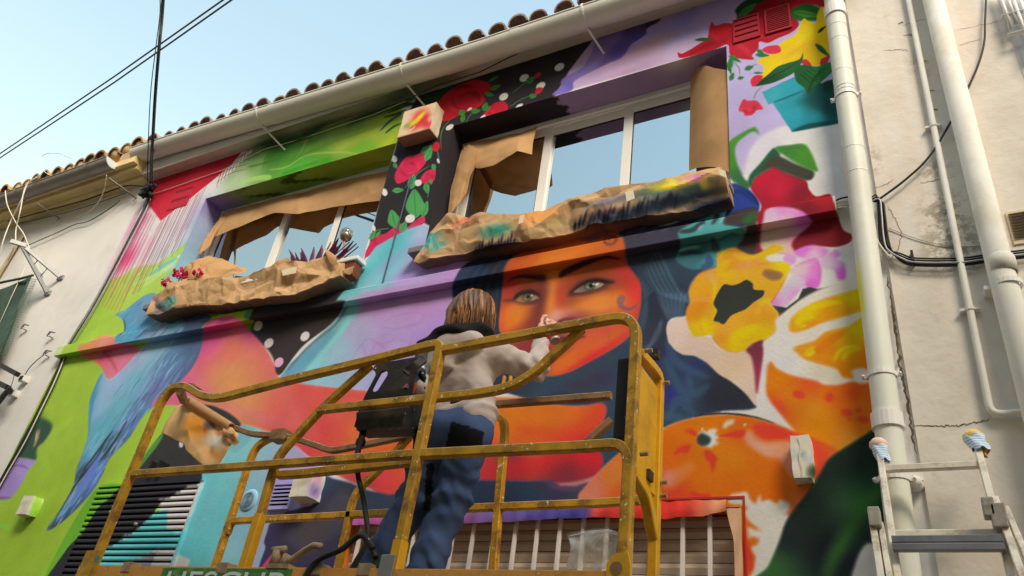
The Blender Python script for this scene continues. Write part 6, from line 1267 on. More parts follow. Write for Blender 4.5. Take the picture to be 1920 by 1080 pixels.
def splash(px,py,base,spots):
    c = np.tile(np.array(base,float),(len(px),1))
    for (x,y,rx,ry,an,colr,a) in spots:
        t = math.radians(an); dx,dy = px-x,py-y; u = (dx*math.cos(t)+dy*math.sin(t))/rx; v = (-dx*math.sin(t)+dy*math.cos(t))/ry; w = (a*np.exp(-1.2*(u*u+v*v)**1.6))[:,None]; c = c*(1-w)+np.array(colr,float)*w
    return c
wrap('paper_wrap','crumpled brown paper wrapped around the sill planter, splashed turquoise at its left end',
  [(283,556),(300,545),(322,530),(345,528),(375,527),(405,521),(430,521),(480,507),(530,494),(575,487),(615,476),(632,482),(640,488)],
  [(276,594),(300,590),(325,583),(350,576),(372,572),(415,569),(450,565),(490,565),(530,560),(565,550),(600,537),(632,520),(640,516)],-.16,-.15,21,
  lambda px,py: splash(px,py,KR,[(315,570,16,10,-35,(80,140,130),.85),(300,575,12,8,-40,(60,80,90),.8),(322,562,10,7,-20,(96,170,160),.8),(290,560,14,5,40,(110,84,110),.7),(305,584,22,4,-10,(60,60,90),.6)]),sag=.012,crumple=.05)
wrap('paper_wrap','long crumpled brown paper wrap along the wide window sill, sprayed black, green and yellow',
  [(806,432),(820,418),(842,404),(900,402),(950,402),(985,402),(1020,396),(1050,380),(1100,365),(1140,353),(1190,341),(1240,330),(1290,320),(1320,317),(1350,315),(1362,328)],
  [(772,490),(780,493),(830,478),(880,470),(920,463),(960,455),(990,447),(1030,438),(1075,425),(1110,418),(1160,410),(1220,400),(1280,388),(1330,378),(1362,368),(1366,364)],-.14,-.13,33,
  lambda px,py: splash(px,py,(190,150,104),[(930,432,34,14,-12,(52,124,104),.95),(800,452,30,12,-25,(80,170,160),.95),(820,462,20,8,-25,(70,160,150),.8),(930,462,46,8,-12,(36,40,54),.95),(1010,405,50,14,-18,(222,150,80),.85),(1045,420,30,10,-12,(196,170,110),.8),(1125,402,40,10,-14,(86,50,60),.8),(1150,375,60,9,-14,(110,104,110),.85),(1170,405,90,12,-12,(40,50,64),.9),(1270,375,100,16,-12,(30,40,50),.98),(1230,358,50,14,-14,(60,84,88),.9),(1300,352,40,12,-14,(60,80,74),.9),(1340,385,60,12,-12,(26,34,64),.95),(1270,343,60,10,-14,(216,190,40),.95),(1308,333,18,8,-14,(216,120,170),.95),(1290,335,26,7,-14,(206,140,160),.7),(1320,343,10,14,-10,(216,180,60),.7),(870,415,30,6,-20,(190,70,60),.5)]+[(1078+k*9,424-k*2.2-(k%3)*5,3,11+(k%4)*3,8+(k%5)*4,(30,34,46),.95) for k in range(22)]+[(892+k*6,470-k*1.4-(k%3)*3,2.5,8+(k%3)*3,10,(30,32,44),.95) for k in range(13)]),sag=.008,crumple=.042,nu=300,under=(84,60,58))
tapem = mat('masking_tape_bit',C(214,196,158,4.9),.6,.3,.08,12,.3,60)
for (a,b,c,d,lb) in (((1172,360),(1187,356),(1190,372),(1175,378),'tape patch on the sprayed wrap of the wide window sill'),((975,404),(983,402),(980,418),(972,420),'small tape patch on the sprayed wrap below the middle window post'),((528,506),(556,500),(554,512),(530,517),'tape strip on the crumpled paper of the sill planter'),((1346,316),(1360,320),(1362,334),(1350,328),'tape end at the corner of the sprayed sill wrap')):
    mm = MB(); q = [P(*k_,-.195) for k_ in (a,b,c,d)]; mm.add([q[0],q[1],q[2],q[3]]+[v+Vector((0,.003,0)) for v in q],[(0,1,2,3),(7,6,5,4),(0,4,5,1),(1,5,6,2),(2,6,7,3),(3,7,4,0)]); tag(mm.build('tape', tapem), lb, 'tape')
# hair-like painted tufts along that wrap are pigment of the wrap; window two papers
sheet('paper_sheet','brown paper sheet draped over the upper left corner of the wide window',
  [(868,272),(880,268),(905,261),(920,259),(950,253),(980,247),(1009,237)],[(890,316),(895,318),(905,317),(925,311),(950,294),(970,283),(998,290)],[.16,.17,.19,.19,.195,.195,.195],[.13,.12,.10,.06,.03,.02,.08],60,22,.03,.006,5,6)
sheet('paper_sheet','narrow brown paper strip hanging down the left frame of the wide window',
  [(868,272),(880,270),(895,280),(892,312)],[(838,405),(846,398),(862,380),(876,362)],[.15,.12,.08,.12],[.08,.07,.08,.12],22,26,.02,.005,5,7)
def curl(G3,ts,vs_):
    G3[...,1] += .012-.035*np.sin(np.pi*ts)[:,None]; return G3
sheet('paper_sheet','tall brown paper sheet bowed across the right end of the wide window',
  [(1294,134),(1308,129),(1324,127),(1340,131),(1363,129)],[(1291,318),(1305,316),(1325,316),(1345,316),(1366,320)],[.17,.12,.08,.05,.0],[.15,.12,.08,.04,.0],26,30,.0,.003,3,8,extra=curl)
# wrapped box high on the black strip
t = thing('wrapped_box','wall box wrapped in brown paper with a red and yellow blossom sprayed on it','box')
f = [P(742,262,-.12),P(800,243,-.12),P(823,192,-.12),P(816,190,-.12),P(770,204,-.12),P(750,222,-.12)]
x0,x1 = P(744,258,-.12).x,P(806,240,-.12).x; z0,z1 = P(775,250,-.12).z,P(790,200,-.12).z
def boxgrid(x0,x1,z0,z1,y0,y1,n=18,cr=.006,seed=3):
    us = np.linspace(0,1,n); parts = []
    F_ = [[(lerp(x0,x1,u),y0,lerp(z0,z1,v)) for u in us] for v in us]; R_ = [[(x1,lerp(y0,y1,u),lerp(z0,z1,v)) for u in us] for v in us]; L_ = [[(x0,lerp(y1,y0,u),lerp(z0,z1,v)) for u in us] for v in us]; B_ = [[(lerp(x0,x1,u),lerp(y1,y0,v),z0) for u in us] for v in us]; T_ = [[(lerp(x0,x1,u),lerp(y0,y1,v),z1) for u in us] for v in us]
    out = []
    for g in (F_,R_,L_,B_,T_):
        a = np.array(g); c = np.array(((x0+x1)/2,(y0+y1)/2,(z0+z1)/2)); nrm = a-c; nrm /= np.linalg.norm(nrm,axis=-1,keepdims=True); a = a+nrm*(cr*fbm(a[...,0]*6,a[...,2]*6,a[...,1]*6,seed,3))[...,None]
        a[...,0] = (x0+x1)/2+(a[...,0]-(x0+x1)/2)*(1-.02*((a[...,1]-y1)/(y0-y1)))
        out.append(a)
    return out
gs = boxgrid(x0,x1,z0,z1,-.12,0)
m = MB(); [m.grid(g.tolist()) for g in gs]; me = m.mesh('wrapping'); co = np.array(m.v); px,py = proj(co[:,0],co[:,1],co[:,2])
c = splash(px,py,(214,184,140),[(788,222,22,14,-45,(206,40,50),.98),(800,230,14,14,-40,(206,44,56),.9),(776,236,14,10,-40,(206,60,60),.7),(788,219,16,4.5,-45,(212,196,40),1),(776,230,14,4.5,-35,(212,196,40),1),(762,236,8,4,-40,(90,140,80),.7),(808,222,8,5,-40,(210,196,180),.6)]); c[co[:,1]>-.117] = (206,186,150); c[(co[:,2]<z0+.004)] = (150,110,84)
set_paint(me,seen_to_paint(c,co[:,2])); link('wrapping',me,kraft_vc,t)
# masked wall lamps
def lamp(name,label,pxc,w,h,d,spl,taper=.75,seed=1):
    t = thing(name,label,'lamp'); q = P(*pxc,-d/2); gs = boxgrid(q.x-w/2,q.x+w/2,q.z-h/2,q.z+h/2,-d,0,14,.006,seed); m = MB()
    for g in gs:
        k = (g[...,2]-(q.z-h/2))/h; s = 1-(1-taper)*np.clip(.25-k,0,1)*2.2-(.10*np.clip(k-.8,0,1)*3); g[...,0] = q.x+(g[...,0]-q.x)*s; m.grid(g.tolist())
    me = m.mesh('wrapping'); co = np.array(m.v); px,py = proj(co[:,0],co[:,1],co[:,2]); set_paint(me,seen_to_paint(splash(px,py,(206,196,170),spl),co[:,2])); link('wrapping',me,mat('masking_tape','paint',.75,.2,.06,8,.4,40),t)
    m = MB(); m.box((q.x-w*.4,-.02,q.z-h*.4),(q.x+w*.4,-.001,q.z+h*.4)); m.build('base_plate', pvc, t)
    cr_ = MB(); cr_.grid([[(q.x-w*.05+.004*math.sin(k*1.3)+dx,-d-.004,lerp(q.z-h*.45,q.z+h*.45,k/8)) for dx in (0,.006)] for k in range(9)]); cr_.build('tape_edge', mat('tape_edge',C(190,178,148,3),.7,.2,.1), t)
lamp('masked_lamp','wall lamp masked in cream tape with faint blue streaks, on the big orange',(1505,862),.088,.205,.085,[(1505,852,24,3,15,(150,176,190),.8),(1508,862,20,3,12,(170,186,190),.6),(1524,885,14,16,0,(60,70,50),.95)],seed=5)
lamp('masked_lamp','wall lamp masked in crumpled cream paper beside the lilac vent',(577,912),.155,.17,.12,[(590,920,14,20,0,(130,110,160),.9),(596,900,8,14,0,(190,140,160),.8)],.95,6)
lamp('masked_lamp','wall lamp masked in cream tape on the lime field below the lilac pot',(56,950),.14,.15,.09,[(66,958,10,20,0,(140,190,40),.95),(72,940,8,20,0,(140,180,50),.9)],.95,7)
# painted pot and cactus at the far left edge are part of the mural
# plants on the sill
t = thing('purple_plant','spiky dark purple succulent behind the paper-wrapped planter','plant'); pm = mat('purple_leaf',C(84,30,58,4.9),.5,.3,.25,14,.1); r1 = random.Random(5)
c0 = P(592,492,.02)
for k in range(34):
    bx0 = c0+Vector((r1.uniform(-.20,.20),r1.uniform(-.03,.05),-.05)); h = r1.uniform(.10,.22)*(1.15-abs(bx0.x-c0.x)*2); lean = (bx0.x-c0.x)*1.1+r1.uniform(-.05,.05); w = r1.uniform(.016,.026); d = Vector((lean,r1.uniform(-.06,.02),h)); ax = Vector((1,r1.uniform(-.5,.5),0)).normalized(); mm = MB(); G=[]
    for q in np.linspace(0,1,6): G.append([tuple(bx0+d*q+ax*w*s*math.sin(math.pi*min(1,.25+q*.75))**.8+Vector((0,-.01*(1-abs(s)),0))) for s in (-1,0,1)])
    mm.grid(G,True); mm.build('leaf', pm, t)
mm = MB(); mm.box((c0.x-.24,-.06,c0.z-.16),(c0.x+.22,.10,c0.z-.05)); mm.build('soil', mat('soil',(.05,.035,.025,1),.95,.1,.3,20,.5), t)
t = thing('red_geranium','small red geranium blossoms poking out of the paper-wrapped planter','flowers'); rm = mat('red_petal',C(196,36,76,4.8),.6,.3,.2,20,.1); r1 = random.Random(6)
for (q,rad,n) in (((312,531),.04,40),((338,514),.05,56),((370,512),.035,34)):
    ce = P(*q,-.10)
    mm = MB(); mm.tube([ce+Vector((0,.03,-.15)),ce],.006,6); mm.build('stem', mat('stem_green',(.05,.08,.03,1),.7,.2,.2), t)
    mm = MB()
    for k in range(n):
        d = Vector((r1.gauss(0,1),r1.gauss(0,1),r1.gauss(0,.7))).normalized()*rad*r1.uniform(.4,1); a = d.orthogonal().normalized(); b = d.cross(a).normalized(); s = r1.uniform(.022,.032); p = ce+d
        mm.add([p,p+a*s+d*.2,p+(a+b)*s*.9+d*.3,p+b*s+d*.2],[(0,1,2,3)],True)
    tag(mm.build('blossom', rm, t), kind='stuff')
t = thing('globe_light','glass garden globe on a copper stem at the right end of the wrapped planter','garden light'); q = P(649,441,.02); b0 = P(648,482,.02)
mm = MB(); mm.tube([b0+Vector((0,0,-.1)),q+Vector((0,0,-.05))],.009,8); mm.build('stem', mat('copper_stem',C(190,140,100,5),.4,.5,.1,5,0,metal=.4), t)
mm = MB(); mm.lathe([(0,-.052),(.03,-.05),(.046,-.03),(.05,-.008),(.048,0)],q,(0,0,1),16); mm.build('base', mat('globe_base',C(150,130,104,5),.25,.5,.1,5,0,metal=.6), t)
gm_ = bpy.data.materials.new('globe_glass'); gm_.use_nodes = True; bb = gm_.node_tree.nodes['Principled BSDF']; bb.inputs['Base Color'].default_value = (.8,.85,.88,1); bb.inputs['Roughness'].default_value = .06; bb.inputs['Transmission Weight'].default_value = .85
mm = MB(); mm.lathe([(.048,0),(.052,.015),(.048,.038),(.030,.056),(0,.063)],q,(0,0,1),16); mm.build('globe', gm_, t)
# planter end trim at right of sill one
t = thing('planter','white window-box planter whose open end shows beyond the torn paper','planter')
a = P(632,494,-.12); b = P(668,478,-.12); zt = P(650,484,-.12).z
mm = MB(); mm.box((P(300,540,-.12).x,-.13,zt-.035),(b.x+.03,-.02,zt),.008); mm.build('rim', pvc, t)
mm = MB(); mm.box((P(300,540,-.12).x+.02,-.115,zt-.17),(b.x+.01,-.03,zt-.036),.01); mm.build('trough', mat('terracotta_dark',C(110,62,44,4.8),.8,.2,.15), t)
sheet('paper_scrap','torn brown paper scrap taped over the planter rim beside the globe light',[(610,465),(616,470),(630,480)],[(618,493),(624,497),(634,495)],-.16,-.17,8,8,.01,.004,6,12)
sheet('paper_scrap','torn brown paper end below the planter rim at the turquoise paint',[(642,505),(652,502),(664,498)],[(648,513),(654,514),(660,510)],-.14,-.15,8,6,.005,.004,6,13)
# grey-brown sill slab under each wrap
for (xa,xb) in ((W1[0]-.04,W1[1]+.02),(W2[0]-.06,W2[1]+.02)):
    m = MB(); m.box((xa,-.10,4.74),(xb,.0,4.79),.006); m.build('sill', mat('sill_stone',C(120,110,110,4.8),.8,.2,.2), house)
# ------------------------------------------------------------------ lift basket
YN, YF = -1.13, -0.50
yel = mat('lift_yellow', C(172,124,28,3.4), .5, .35, .35, 9, .25, 50, dirt=C(92,62,32,3.2), dirt_amt=.85, dirt_scale=12, top=C(160,138,102,3.6), top_amt=1.0, speck=C(214,196,160,3.4), speck_scale=55, speck_th=.655)
yel2 = mat('lift_yellow_bright', C(198,142,20,3.4), .42, .4, .18, 6, .08, 50, dirt=C(140,100,40,3.2), dirt_amt=.45, dirt_scale=7, speck=C(120,80,40,3.4), speck_scale=38, speck_th=.70)
brownm = mat('lift_brown', C(124,92,58,3.4), .6, .3, .25, 9, .15, 50, dirt=C(60,46,32,3.2), dirt_amt=.6, dirt_scale=10, top=C(160,140,110,3.6), top_amt=.7, speck=C(206,196,170,3.4), speck_scale=40, speck_th=.69)
blackp = mat('black_panel', (.030,.026,.022,1), .55, .35, .3, 8, .1, 40, dirt=C(84,66,40,3.2), dirt_amt=.5, dirt_scale=6, speck=C(190,180,160,3.4), speck_scale=60, speck_th=.70)
rust = mat('rusty_latch', C(130,108,80,2.6), .8, .25, .3, 20, .4, 60, dirt=C(84,62,40,2.6), dirt_amt=.6, dirt_scale=30)
lift = thing('lift_basket', 'yellow steel work-platform basket of a boom lift, scuffed and spattered with paint', 'lift basket')
def rail(name, pxs, y, r=.0195, m_=None, rad=.07, n=5, ys=None, raw=False):
    pts = [P(a,b,(ys[i] if ys else y)) for i,(a,b) in enumerate(pxs)]
    if not raw: pts = fillet(pts, rad, n)
    mm = MB(); mm.tube(pts, (r,r), square=True, up=(0,1,0)); return mm.build(name, m_ or yel, lift)
def vline(px,py,y,zz):     # vertical post through a pixel
    p = P(px,py,y); return p
ZT = P(600,1068,YN).z           # top of toe board
FLOOR = ZT-.09
def post(pxtop, y, zb=None):
    a = P(*pxtop,y); return [Vector((a.x,y,(zb if zb is not None else FLOOR))), a]
# outer near frame: left post, dipped top rail, middle post
lp = P(250,880,YN); mp = P(786,850,YN)
top = [P(q[0],q[1],YN) for q in ((322,727),(350,724),(374,741),(398,747),(420,745),(530,716),(700,675),(800,650))]
pts = [Vector((lp.x,YN,FLOOR-.05)),Vector((lp.x,YN,P(300,752,YN).z))]+top
pts = fillet(pts,.06,5); mm = MB(); mm.tube(pts,(.0195,.0195),square=True,up=(0,1,0)); mm.build('top_rail', yel, lift)
c = P(800,650,YN); pts = fillet([c,Vector((mp.x,YN,c.z+.005)),Vector((mp.x,YN,FLOOR-.05))],.09,7); mm = MB(); mm.tube(pts,(.0205,.0205),square=True,up=(0,1,0)); mm.build('post', yel, lift)
# right-hand top rail and corner post
rx = P(1182,850,YN).x
pts = [P(828,657,YN),P(960,633,YN),P(1085,609,YN),Vector((rx,YN,P(1120,600,YN).z)),Vector((rx,YN,FLOOR-.05))]
mm = MB(); mm.tube(fillet(pts,.17,8),(.0195,.0195),square=True,up=(0,1,0)); mm.build('top_rail', yel, lift)
# mid rails
mm = MB(); mm.tube([P(250,889,YN),Vector((mp.x-.02,YN,P(250,889,YN).z+.0))],(.0175,.0175),square=True,up=(0,1,0)); mm.build('mid_rail', yel, lift)
zmid = P(250,889,YN).z
pts = [Vector((mp.x+.02,YN,P(800,851,YN).z)),Vector((rx-.18,YN,P(1090,838,YN).z)),Vector((rx-.003,YN-.002,P(1090,838,YN).z)),Vector((rx-.003,YN-.002,FLOOR))]
mm = MB(); mm.tube(fillet(pts,.14,7),(.019,.019),square=True,up=(0,1,0)); mm.build('mid_rail', yel, lift)
rail('mid_rail', [(523,891),(560,889),(772,866)], YN+.07, .018)
# upper mid rail sweeping up into a diagonal
pp_ = smooth_path([P(*q,YN+.03) for q in ((598,769),(700,758),(800,748),(900,737),(955,725),(1000,700),(1040,664),(1070,637),(1092,616))],5); mm = MB(); mm.tube(pp_,(.0175,.0175),square=True,up=(0,1,0)); mm.build('brace_rail', yel, lift)
# left diagonal brace and its sleeve
pp_ = smooth_path([P(*q,YN+.035) for q in ((696,684),(650,725),(600,771),(560,814),(528,850),(512,885),(488,968),(456,1072))],5); mm = MB(); mm.tube(pp_,(.0175,.0175),square=True,up=(0,1,0)); mm.build('brace', yel, lift)
mm = MB(); mm.tube([P(489,965,YN+.035),P(456,1072,YN+.035)],(.0225,.0225),square=True,up=(0,1,0)); mm.build('sleeve', yel2, lift)
mm = MB(); mm.tube([Vector((mp.x,YN,P(760,1015,YN).z)),Vector((mp.x,YN,FLOOR-.05))],(.0245,.0245),square=True,up=(0,1,0)); mm.build('sleeve', yel2, lift)
# far side
fl = P(420,1000,YF+.02)
rail('far_post', [(400,1072),(432,975),(466,872),(480,838),(505,822),(535,817)], YF, .0185, rad=.10)
rail('far_rail', [(426,1002),(434,978),(450,976),(600,969),(760,960),(900,952),(1060,946),(1150,942),(1200,938)], YF, .0175, rad=.05)
rail('far_post', [(925,1072),(937,920),(947,812),(944,788),(918,770)], YF, .0185, rad=.09)
rail('far_rail', [(920,759),(1040,750),(1146,742)], YF, .0175, m_=brownm)
rail('far_brace', [(632,1072),(662,936),(676,914),(712,880),(768,819)], YF, .0175, rad=.05)
rail('far_brace', [(1148,788),(1120,812),(1092,838)], YF, .018, m_=brownm)
rail('gate_bar', [(345,742),(378,768),(425,797),(472,814),(530,818),(562,825),(622,846),(690,833),(790,812)], YF-.02, .016, m_=brownm, rad=.05)
mm = MB(); p = P(527,818,YF-.02); mm.box((p.x-.05,YF-.06,p.z-.035),(p.x+.05,YF+.02,p.z+.035),.006); mm.build('gate_hinge', brownm, lift)
mm = MB(); p = P(362,726,YN); mm.obox([P(344,722,YN+.01),P(362,719,YN+.01),P(362,719,YN+.09),P(344,722,YN+.09),P(348,718,YN+.01),P(383,733,YN+.01),P(383,733,YN+.09),P(348,718,YN+.09)]); mm.build('corner_plate', brownm, lift)
mm = MB(); mm.tube([P(338,735,YN+.1),P(345,752,YN+.35),P(350,748,YF-.03)],(.02,.02),square=True); mm.build('end_rail', brownm, lift)
for k in range(2):
    p = P(945+k*12,712,YF); mm = MB(); mm.tube([p+Vector((0,0,-.05)),p+Vector((0,0,.02))],(.009,.006),square=True,up=(0,1,0)); mm.build('prong', yel2, lift)
# right end: panel, rear post, brackets
ry2 = -.85; rx2 = rx
zt2 = P(1222,700,ry2).z
mm = MB(); mm.box((rx-.006,YN+.024,P(1190,870,YN).z-.02),(rx+.004,ry2-.02,P(1192,672,YN).z+.0)); mm.build('side_panel', yel2, lift)
mm = MB(); mm.tube(fillet([Vector((rx,YN+.02,P(1190,655,YN).z)),Vector((rx,ry2-.09,P(1190,655,YN).z+.02)),Vector((rx,ry2,zt2-.02)),Vector((rx,ry2,FLOOR-.05))],.05,3),(.019,.019),square=True,up=(1,0,0)); mm.build('corner_post', yel2, lift)
mm = MB(); zb2 = P(1185,880,YN).z; mm.tube(fillet([Vector((rx,YN+.02,zb2)),Vector((rx,ry2-.11,zb2-.03)),Vector((rx,ry2,zb2-.16))],.04,3),(.020,.020),square=True,up=(1,0,0)); mm.build('corner_link', yel2, lift)
mm = MB(); q = Vector((rx,ry2-.055,P(1212,668,ry2-.05).z)); mm.box((q.x-.016,q.y-.016,q.z-.02),(q.x+.016,q.y+.016,q.z+.02)); mm.build('tube_end', blackp, lift)
mm = MB(); q = P(1201,892,ry2-.1); mm.box((rx-.017,ry2-.12,q.z-.02),(rx+.017,ry2-.075,q.z+.018)); mm.build('tube_end', blackp, lift)
for q in ((1197,652),(1203,845)):
    p = P(*q,YN); mm = MB(); mm.lathe([(0,-.03),(.009,-.03),(.009,.0)],(rx+.026,YN+.03,p.z),(-1,0,0),8,False); mm.build('bolt', rust, lift)
for zz in (P(1228,720,ry2).z,P(1222,905,ry2).z,P(1222,930,ry2).z):
    mm = MB(); mm.lathe([(0,-.02),(.009,-.02),(.009,.0)],(rx+.024,ry2,zz),(-1,0,0),8,False); mm.build('bolt', rust, lift)
p0,p1 = P(1150,690,YN+.1),P(1142,838,YN+.1); mm = MB(); mm.box((rx-.085,YN+.03,p1.z),(rx-.028,YN+.10,p0.z),.008); mm.build('pad', mat('black_pad',(.018,.019,.022,1),.6,.3,.2,10,.2,40,speck=C(170,170,170,3.2),speck_scale=70,speck_th=.70), lift)
# far right post seen between
# toe board, floor, sticker
xl_ = P(160,1072,YN).x-.02; xr_ = P(1168,1066,YN).x+.02
mm = MB(); mm.box((xl_,YN-.03,ZT-.14),(xr_,YN-.004,ZT),.003); tb = mm.build('toe_board', mat('toe_board',C(176,120,52,2.6),.6,.3,.3,9,.2,50,dirt=C(96,62,34,2.6),dirt_amt=.7,dirt_scale=9,top=C(150,120,84,2.8),top_amt=.8,speck=C(200,180,140,2.6),speck_scale=50,speck_th=.66), lift)
mm = MB(); mm.box((xl_,YN-.003,FLOOR-.05),(xr_,YF+.03,FLOOR)); mm.build('floor', brownm, lift)
mm = MB(); mm.box((xl_,YF+.005,FLOOR),(xr_,YF+.025,ZT-.02)); mm.build('toe_board', brownm, lift)
for x in (xl_,xr_-.02):
    mm = MB(); mm.box((x,YN-.003,FLOOR),(x+.02,YF+.004,ZT-.01)); mm.build('toe_board', brownm, lift)
g0,g1 = P(303,1075,YN-.031).x,P(547,1075,YN-.031).x
mm = MB(); mm.add([(g0,YN-.0315,ZT-.12),(g1,YN-.0315,ZT-.12),(g1,YN-.0315,ZT-.008),(g0,YN-.0315,ZT-.008)],[(0,1,2,3)]); st = mm.build('sticker', mat('green_sticker',C(50,100,44,2.6),.5,.3,.3,20,.05,dirt=C(150,120,80,2.6),dirt_amt=.5,dirt_scale=20), lift, False)
tc_ = bpy.data.curves.new('letters','FONT'); tc_.body = 'HESCUP'; tc_.size = .145; tc_.extrude = .0006; tc_.align_x = 'CENTER'
to = bpy.data.objects.new('letters_tmp',tc_); col.objects.link(to); dg = bpy.context.evaluated_depsgraph_get(); lm = bpy.data.meshes.new_from_object(to.evaluated_get(dg)); bpy.data.objects.remove(to)
lo = link('lettering', lm, mat('letter_white',C(206,206,190,2.6),.5,.3,.1,10,0), st)
w_ = max(v.co.x for v in lm.vertices)-min(v.co.x for v in lm.vertices); h_ = max(v.co.y for v in lm.vertices)
sx_ = (g1-g0)*.90/w_; lo.rotation_euler = (math.radians(90),0,0); lo.scale = (sx_,1,1); lo.location = ((g0+g1)/2,YN-.0325,ZT-.021-h_)
for q,w_ in (((190,1052),.05),):
    p = P(*q,YN-.03); mm = MB(); mm.box((lp.x-.05,YN-.034,ZT-.06),(lp.x+.085,YN-.0305,ZT+.07)); mm.build('lug', yel, lift)
    mm = MB(); mm.lathe([(0,0),(.016,0)],(lp.x+.055,YN-.0355,ZT+.03),(0,1,0),16); mm.build('lug_hole', mat('hole_turquoise',C(60,110,110,2.6),.8,.1,.1), lift)
p = P(1163,1052,YN-.03); mm = MB(); mm.prism([(rx-.05,YN-.036,ZT-.08),(rx+.03,YN-.036,ZT-.08),(rx+.032,YN-.036,ZT+.02),(rx+.02,YN-.036,ZT+.06),(rx-.03,YN-.036,ZT+.05),(rx-.05,YN-.036,ZT+.02)],(0,.012,0)); mm.build('lug', yel2, lift)
mm = MB(); mm.lathe([(0,0),(.022,0)],(rx-.015,YN-.0375,ZT+.005),(0,1,0),16); mm.build('lug_hole', brownm, lift)
for px in (245,425,600,690): 
    p = P(px,1064,YN-.01); mm = MB(); mm.box((p.x-.03,YN-.034,ZT-.03),(p.x+.03,YN+.02,ZT+.018),.004); mm.build('cleat', rust, lift)
p = P(727,1055,YN-.03); mm = MB(); mm.box((p.x-.03,YN-.04,ZT-.05),(p.x+.035,YN-.031,ZT+.05),.004); mm.build('strap', steel, lift)
mm = MB(); mm.box((p.x-.11,YN+.0,ZT-.0),(p.x-.05,YN+.06,ZT+.06),.01); mm.build('plug', mat('dark_green_plug',C(36,56,40,2.6),.5,.3,.3,20,.1), lift)
# latch lying on the toe board
q = P(545,1055,YN-.005); mm = MB()
mm.box((q.x-.10,q.y-.03,q.z-.03),(q.x+.02,q.y+.03,q.z-.012)); mm.tube([q+Vector((-.09,0,-.012)),q+Vector((-.085,0,.05))],.022,8); mm.tube([q+Vector((-.12,0,.05)),q+Vector((-.05,0,.055))],.016,8); mm.tube([q+Vector((-.04,0,.0)),q+Vector((.0,0,.01)),q+Vector((.06,0,.05)),q+Vector((.10,0,.07)),q+Vector((.14,0,.066))],.014,8); mm.tube([q+Vector((-.04,0,-.01)),q+Vector((-.02,0,.03))],.02,8); mm.build('latch', rust, lift)
# boom arm and base carrying the basket (below the picture)
bmx = (xl_+xr_)/2
mm = MB(); mm.box((bmx-.15,-1.0,FLOOR-.35),(bmx+.15,-.6,FLOOR-.0505),.01); mm.build('mount', yel2, lift)
mm = MB(); mm.tube([Vector((bmx,-.8,FLOOR-.3)),Vector((bmx-1.2,-.85,1.0)),Vector((bmx-1.9,-.9,.7))],(.09,.07),square=True); mm.build('boom', yel2, lift)
mm = MB(); mm.box((bmx-2.9,-1.5,.25),(bmx-1.1,-.3,.85),.04); mm.build('chassis', yel2, lift)
for sx_ in (-2.6,-1.4):
    for y in (-1.55,-.25):
        mm = MB(); mm.lathe([(0,-.09),(.2,-.09),(.25,-.06),(.25,.06),(.2,.09),(0,.09)],(bmx+sx_,y,.25),(0,1,0),20); mm.build('wheel', black_rubber, lift)
# control box
YB = -1.02
outer = [(706,682),(786,668),(778,700),(770,745),(758,790),(752,800),(664,800),(672,770),(684,742),(704,704),(704,698),(698,692)]
slot = [(722,694),(727,698),(726,704),(709,731),(703,735),(697,733),(697,728),(713,698)]
k0 = 9; ring = outer[:k0+1]+[outer[k0]]+[]
poly = [P(*q,YB) for q in outer]; sl3 = [P(*q,YB) for q in slot]
bm = bmesh.new(); vo = [bm.verts.new(p) for p in poly]; vi = [bm.verts.new(p) for p in sl3]
eo = [bm.edges.new((vo[i],vo[(i+1)%len(vo)])) for i in range(len(vo))]; ei = [bm.edges.new((vi[i],vi[(i+1)%len(vi)])) for i in range(len(vi))]
bmesh.ops.triangle_fill(bm,use_beauty=True,edges=eo+ei); r_ = bmesh.ops.extrude_face_region(bm,geom=bm.faces[:]); bmesh.ops.translate(bm,verts=[v for v in r_['geom'] if isinstance(v,bmesh.types.BMVert)],vec=(0,.012,0)); bmesh.ops.recalc_face_normals(bm,faces=bm.faces[:])
me = bpy.data.meshes.new('control_plate'); bm.to_mesh(me); bm.free(); cb = thing('control_box','black metal control box with a slotted guard plate hanging inside the lift basket','control box'); link('guard_plate', me, blackp, cb)
f_ = [P(664,792,YB-.02),P(672,772,YB-.02),P(786,756,YB-.02),P(790,790,YB-.02),P(752,798,YB-.02)]
mm = MB(); mm.obox([P(668,806,YB-.03),P(752,800,YB-.03),P(785,818,YB+.12),P(690,822,YB+.12),P(668,774,YB-.03),P(760,764,YB-.03),P(796,750,YB+.12),P(690,760,YB+.12)]); mm.build('housing', blackp, cb)
mm = MB(); q = P(682,806,YB); mm.lathe([(.016,0),(.016,-.05),(.022,-.05),(.022,-.075),(.012,-.08),(.011,-.14)],q,(0,0,1),12); mm.build('cable_gland', black_rubber, cb)
mm = MB(); mm.tube([P(786,668,YB),P(792,676,YB-.03),P(760,700,YN+.03)],(.008,.02),square=True); mm.build('hanger', blackp, cb)
hose_m = mat('worn_hose',(.03,.029,.028,1),.6,.3,.3,12,.1,speck=C(200,190,160,2.6),speck_scale=44,speck_th=.7)
def hose(pxs,y,r,label):
    pts = smooth_path([P(a,b,y) for a,b in pxs],8); mm = MB(); mm.tube(pts,r,10); tag(mm.build('hose',hose_m),label,'cable')
hose([(681,818),(669,852),(671,890),(680,930),(687,975),(690,1000),(684,1025),(668,1052),(650,1085)],YB-.02,.0115,'thick black control cable hanging from the control box to the platform edge')
hose([(700,1028),(688,1010),(676,1004),(662,1012),(640,1030),(605,1045),(585,1060),(568,1090)],YN-.045,.012,'black cable looped over the toe board beside the rusty latch')
hose([(677,1000),(686,1012),(698,1030),(704,1045)],YN-.01,.012,'short black cable stub plugged into the green socket')
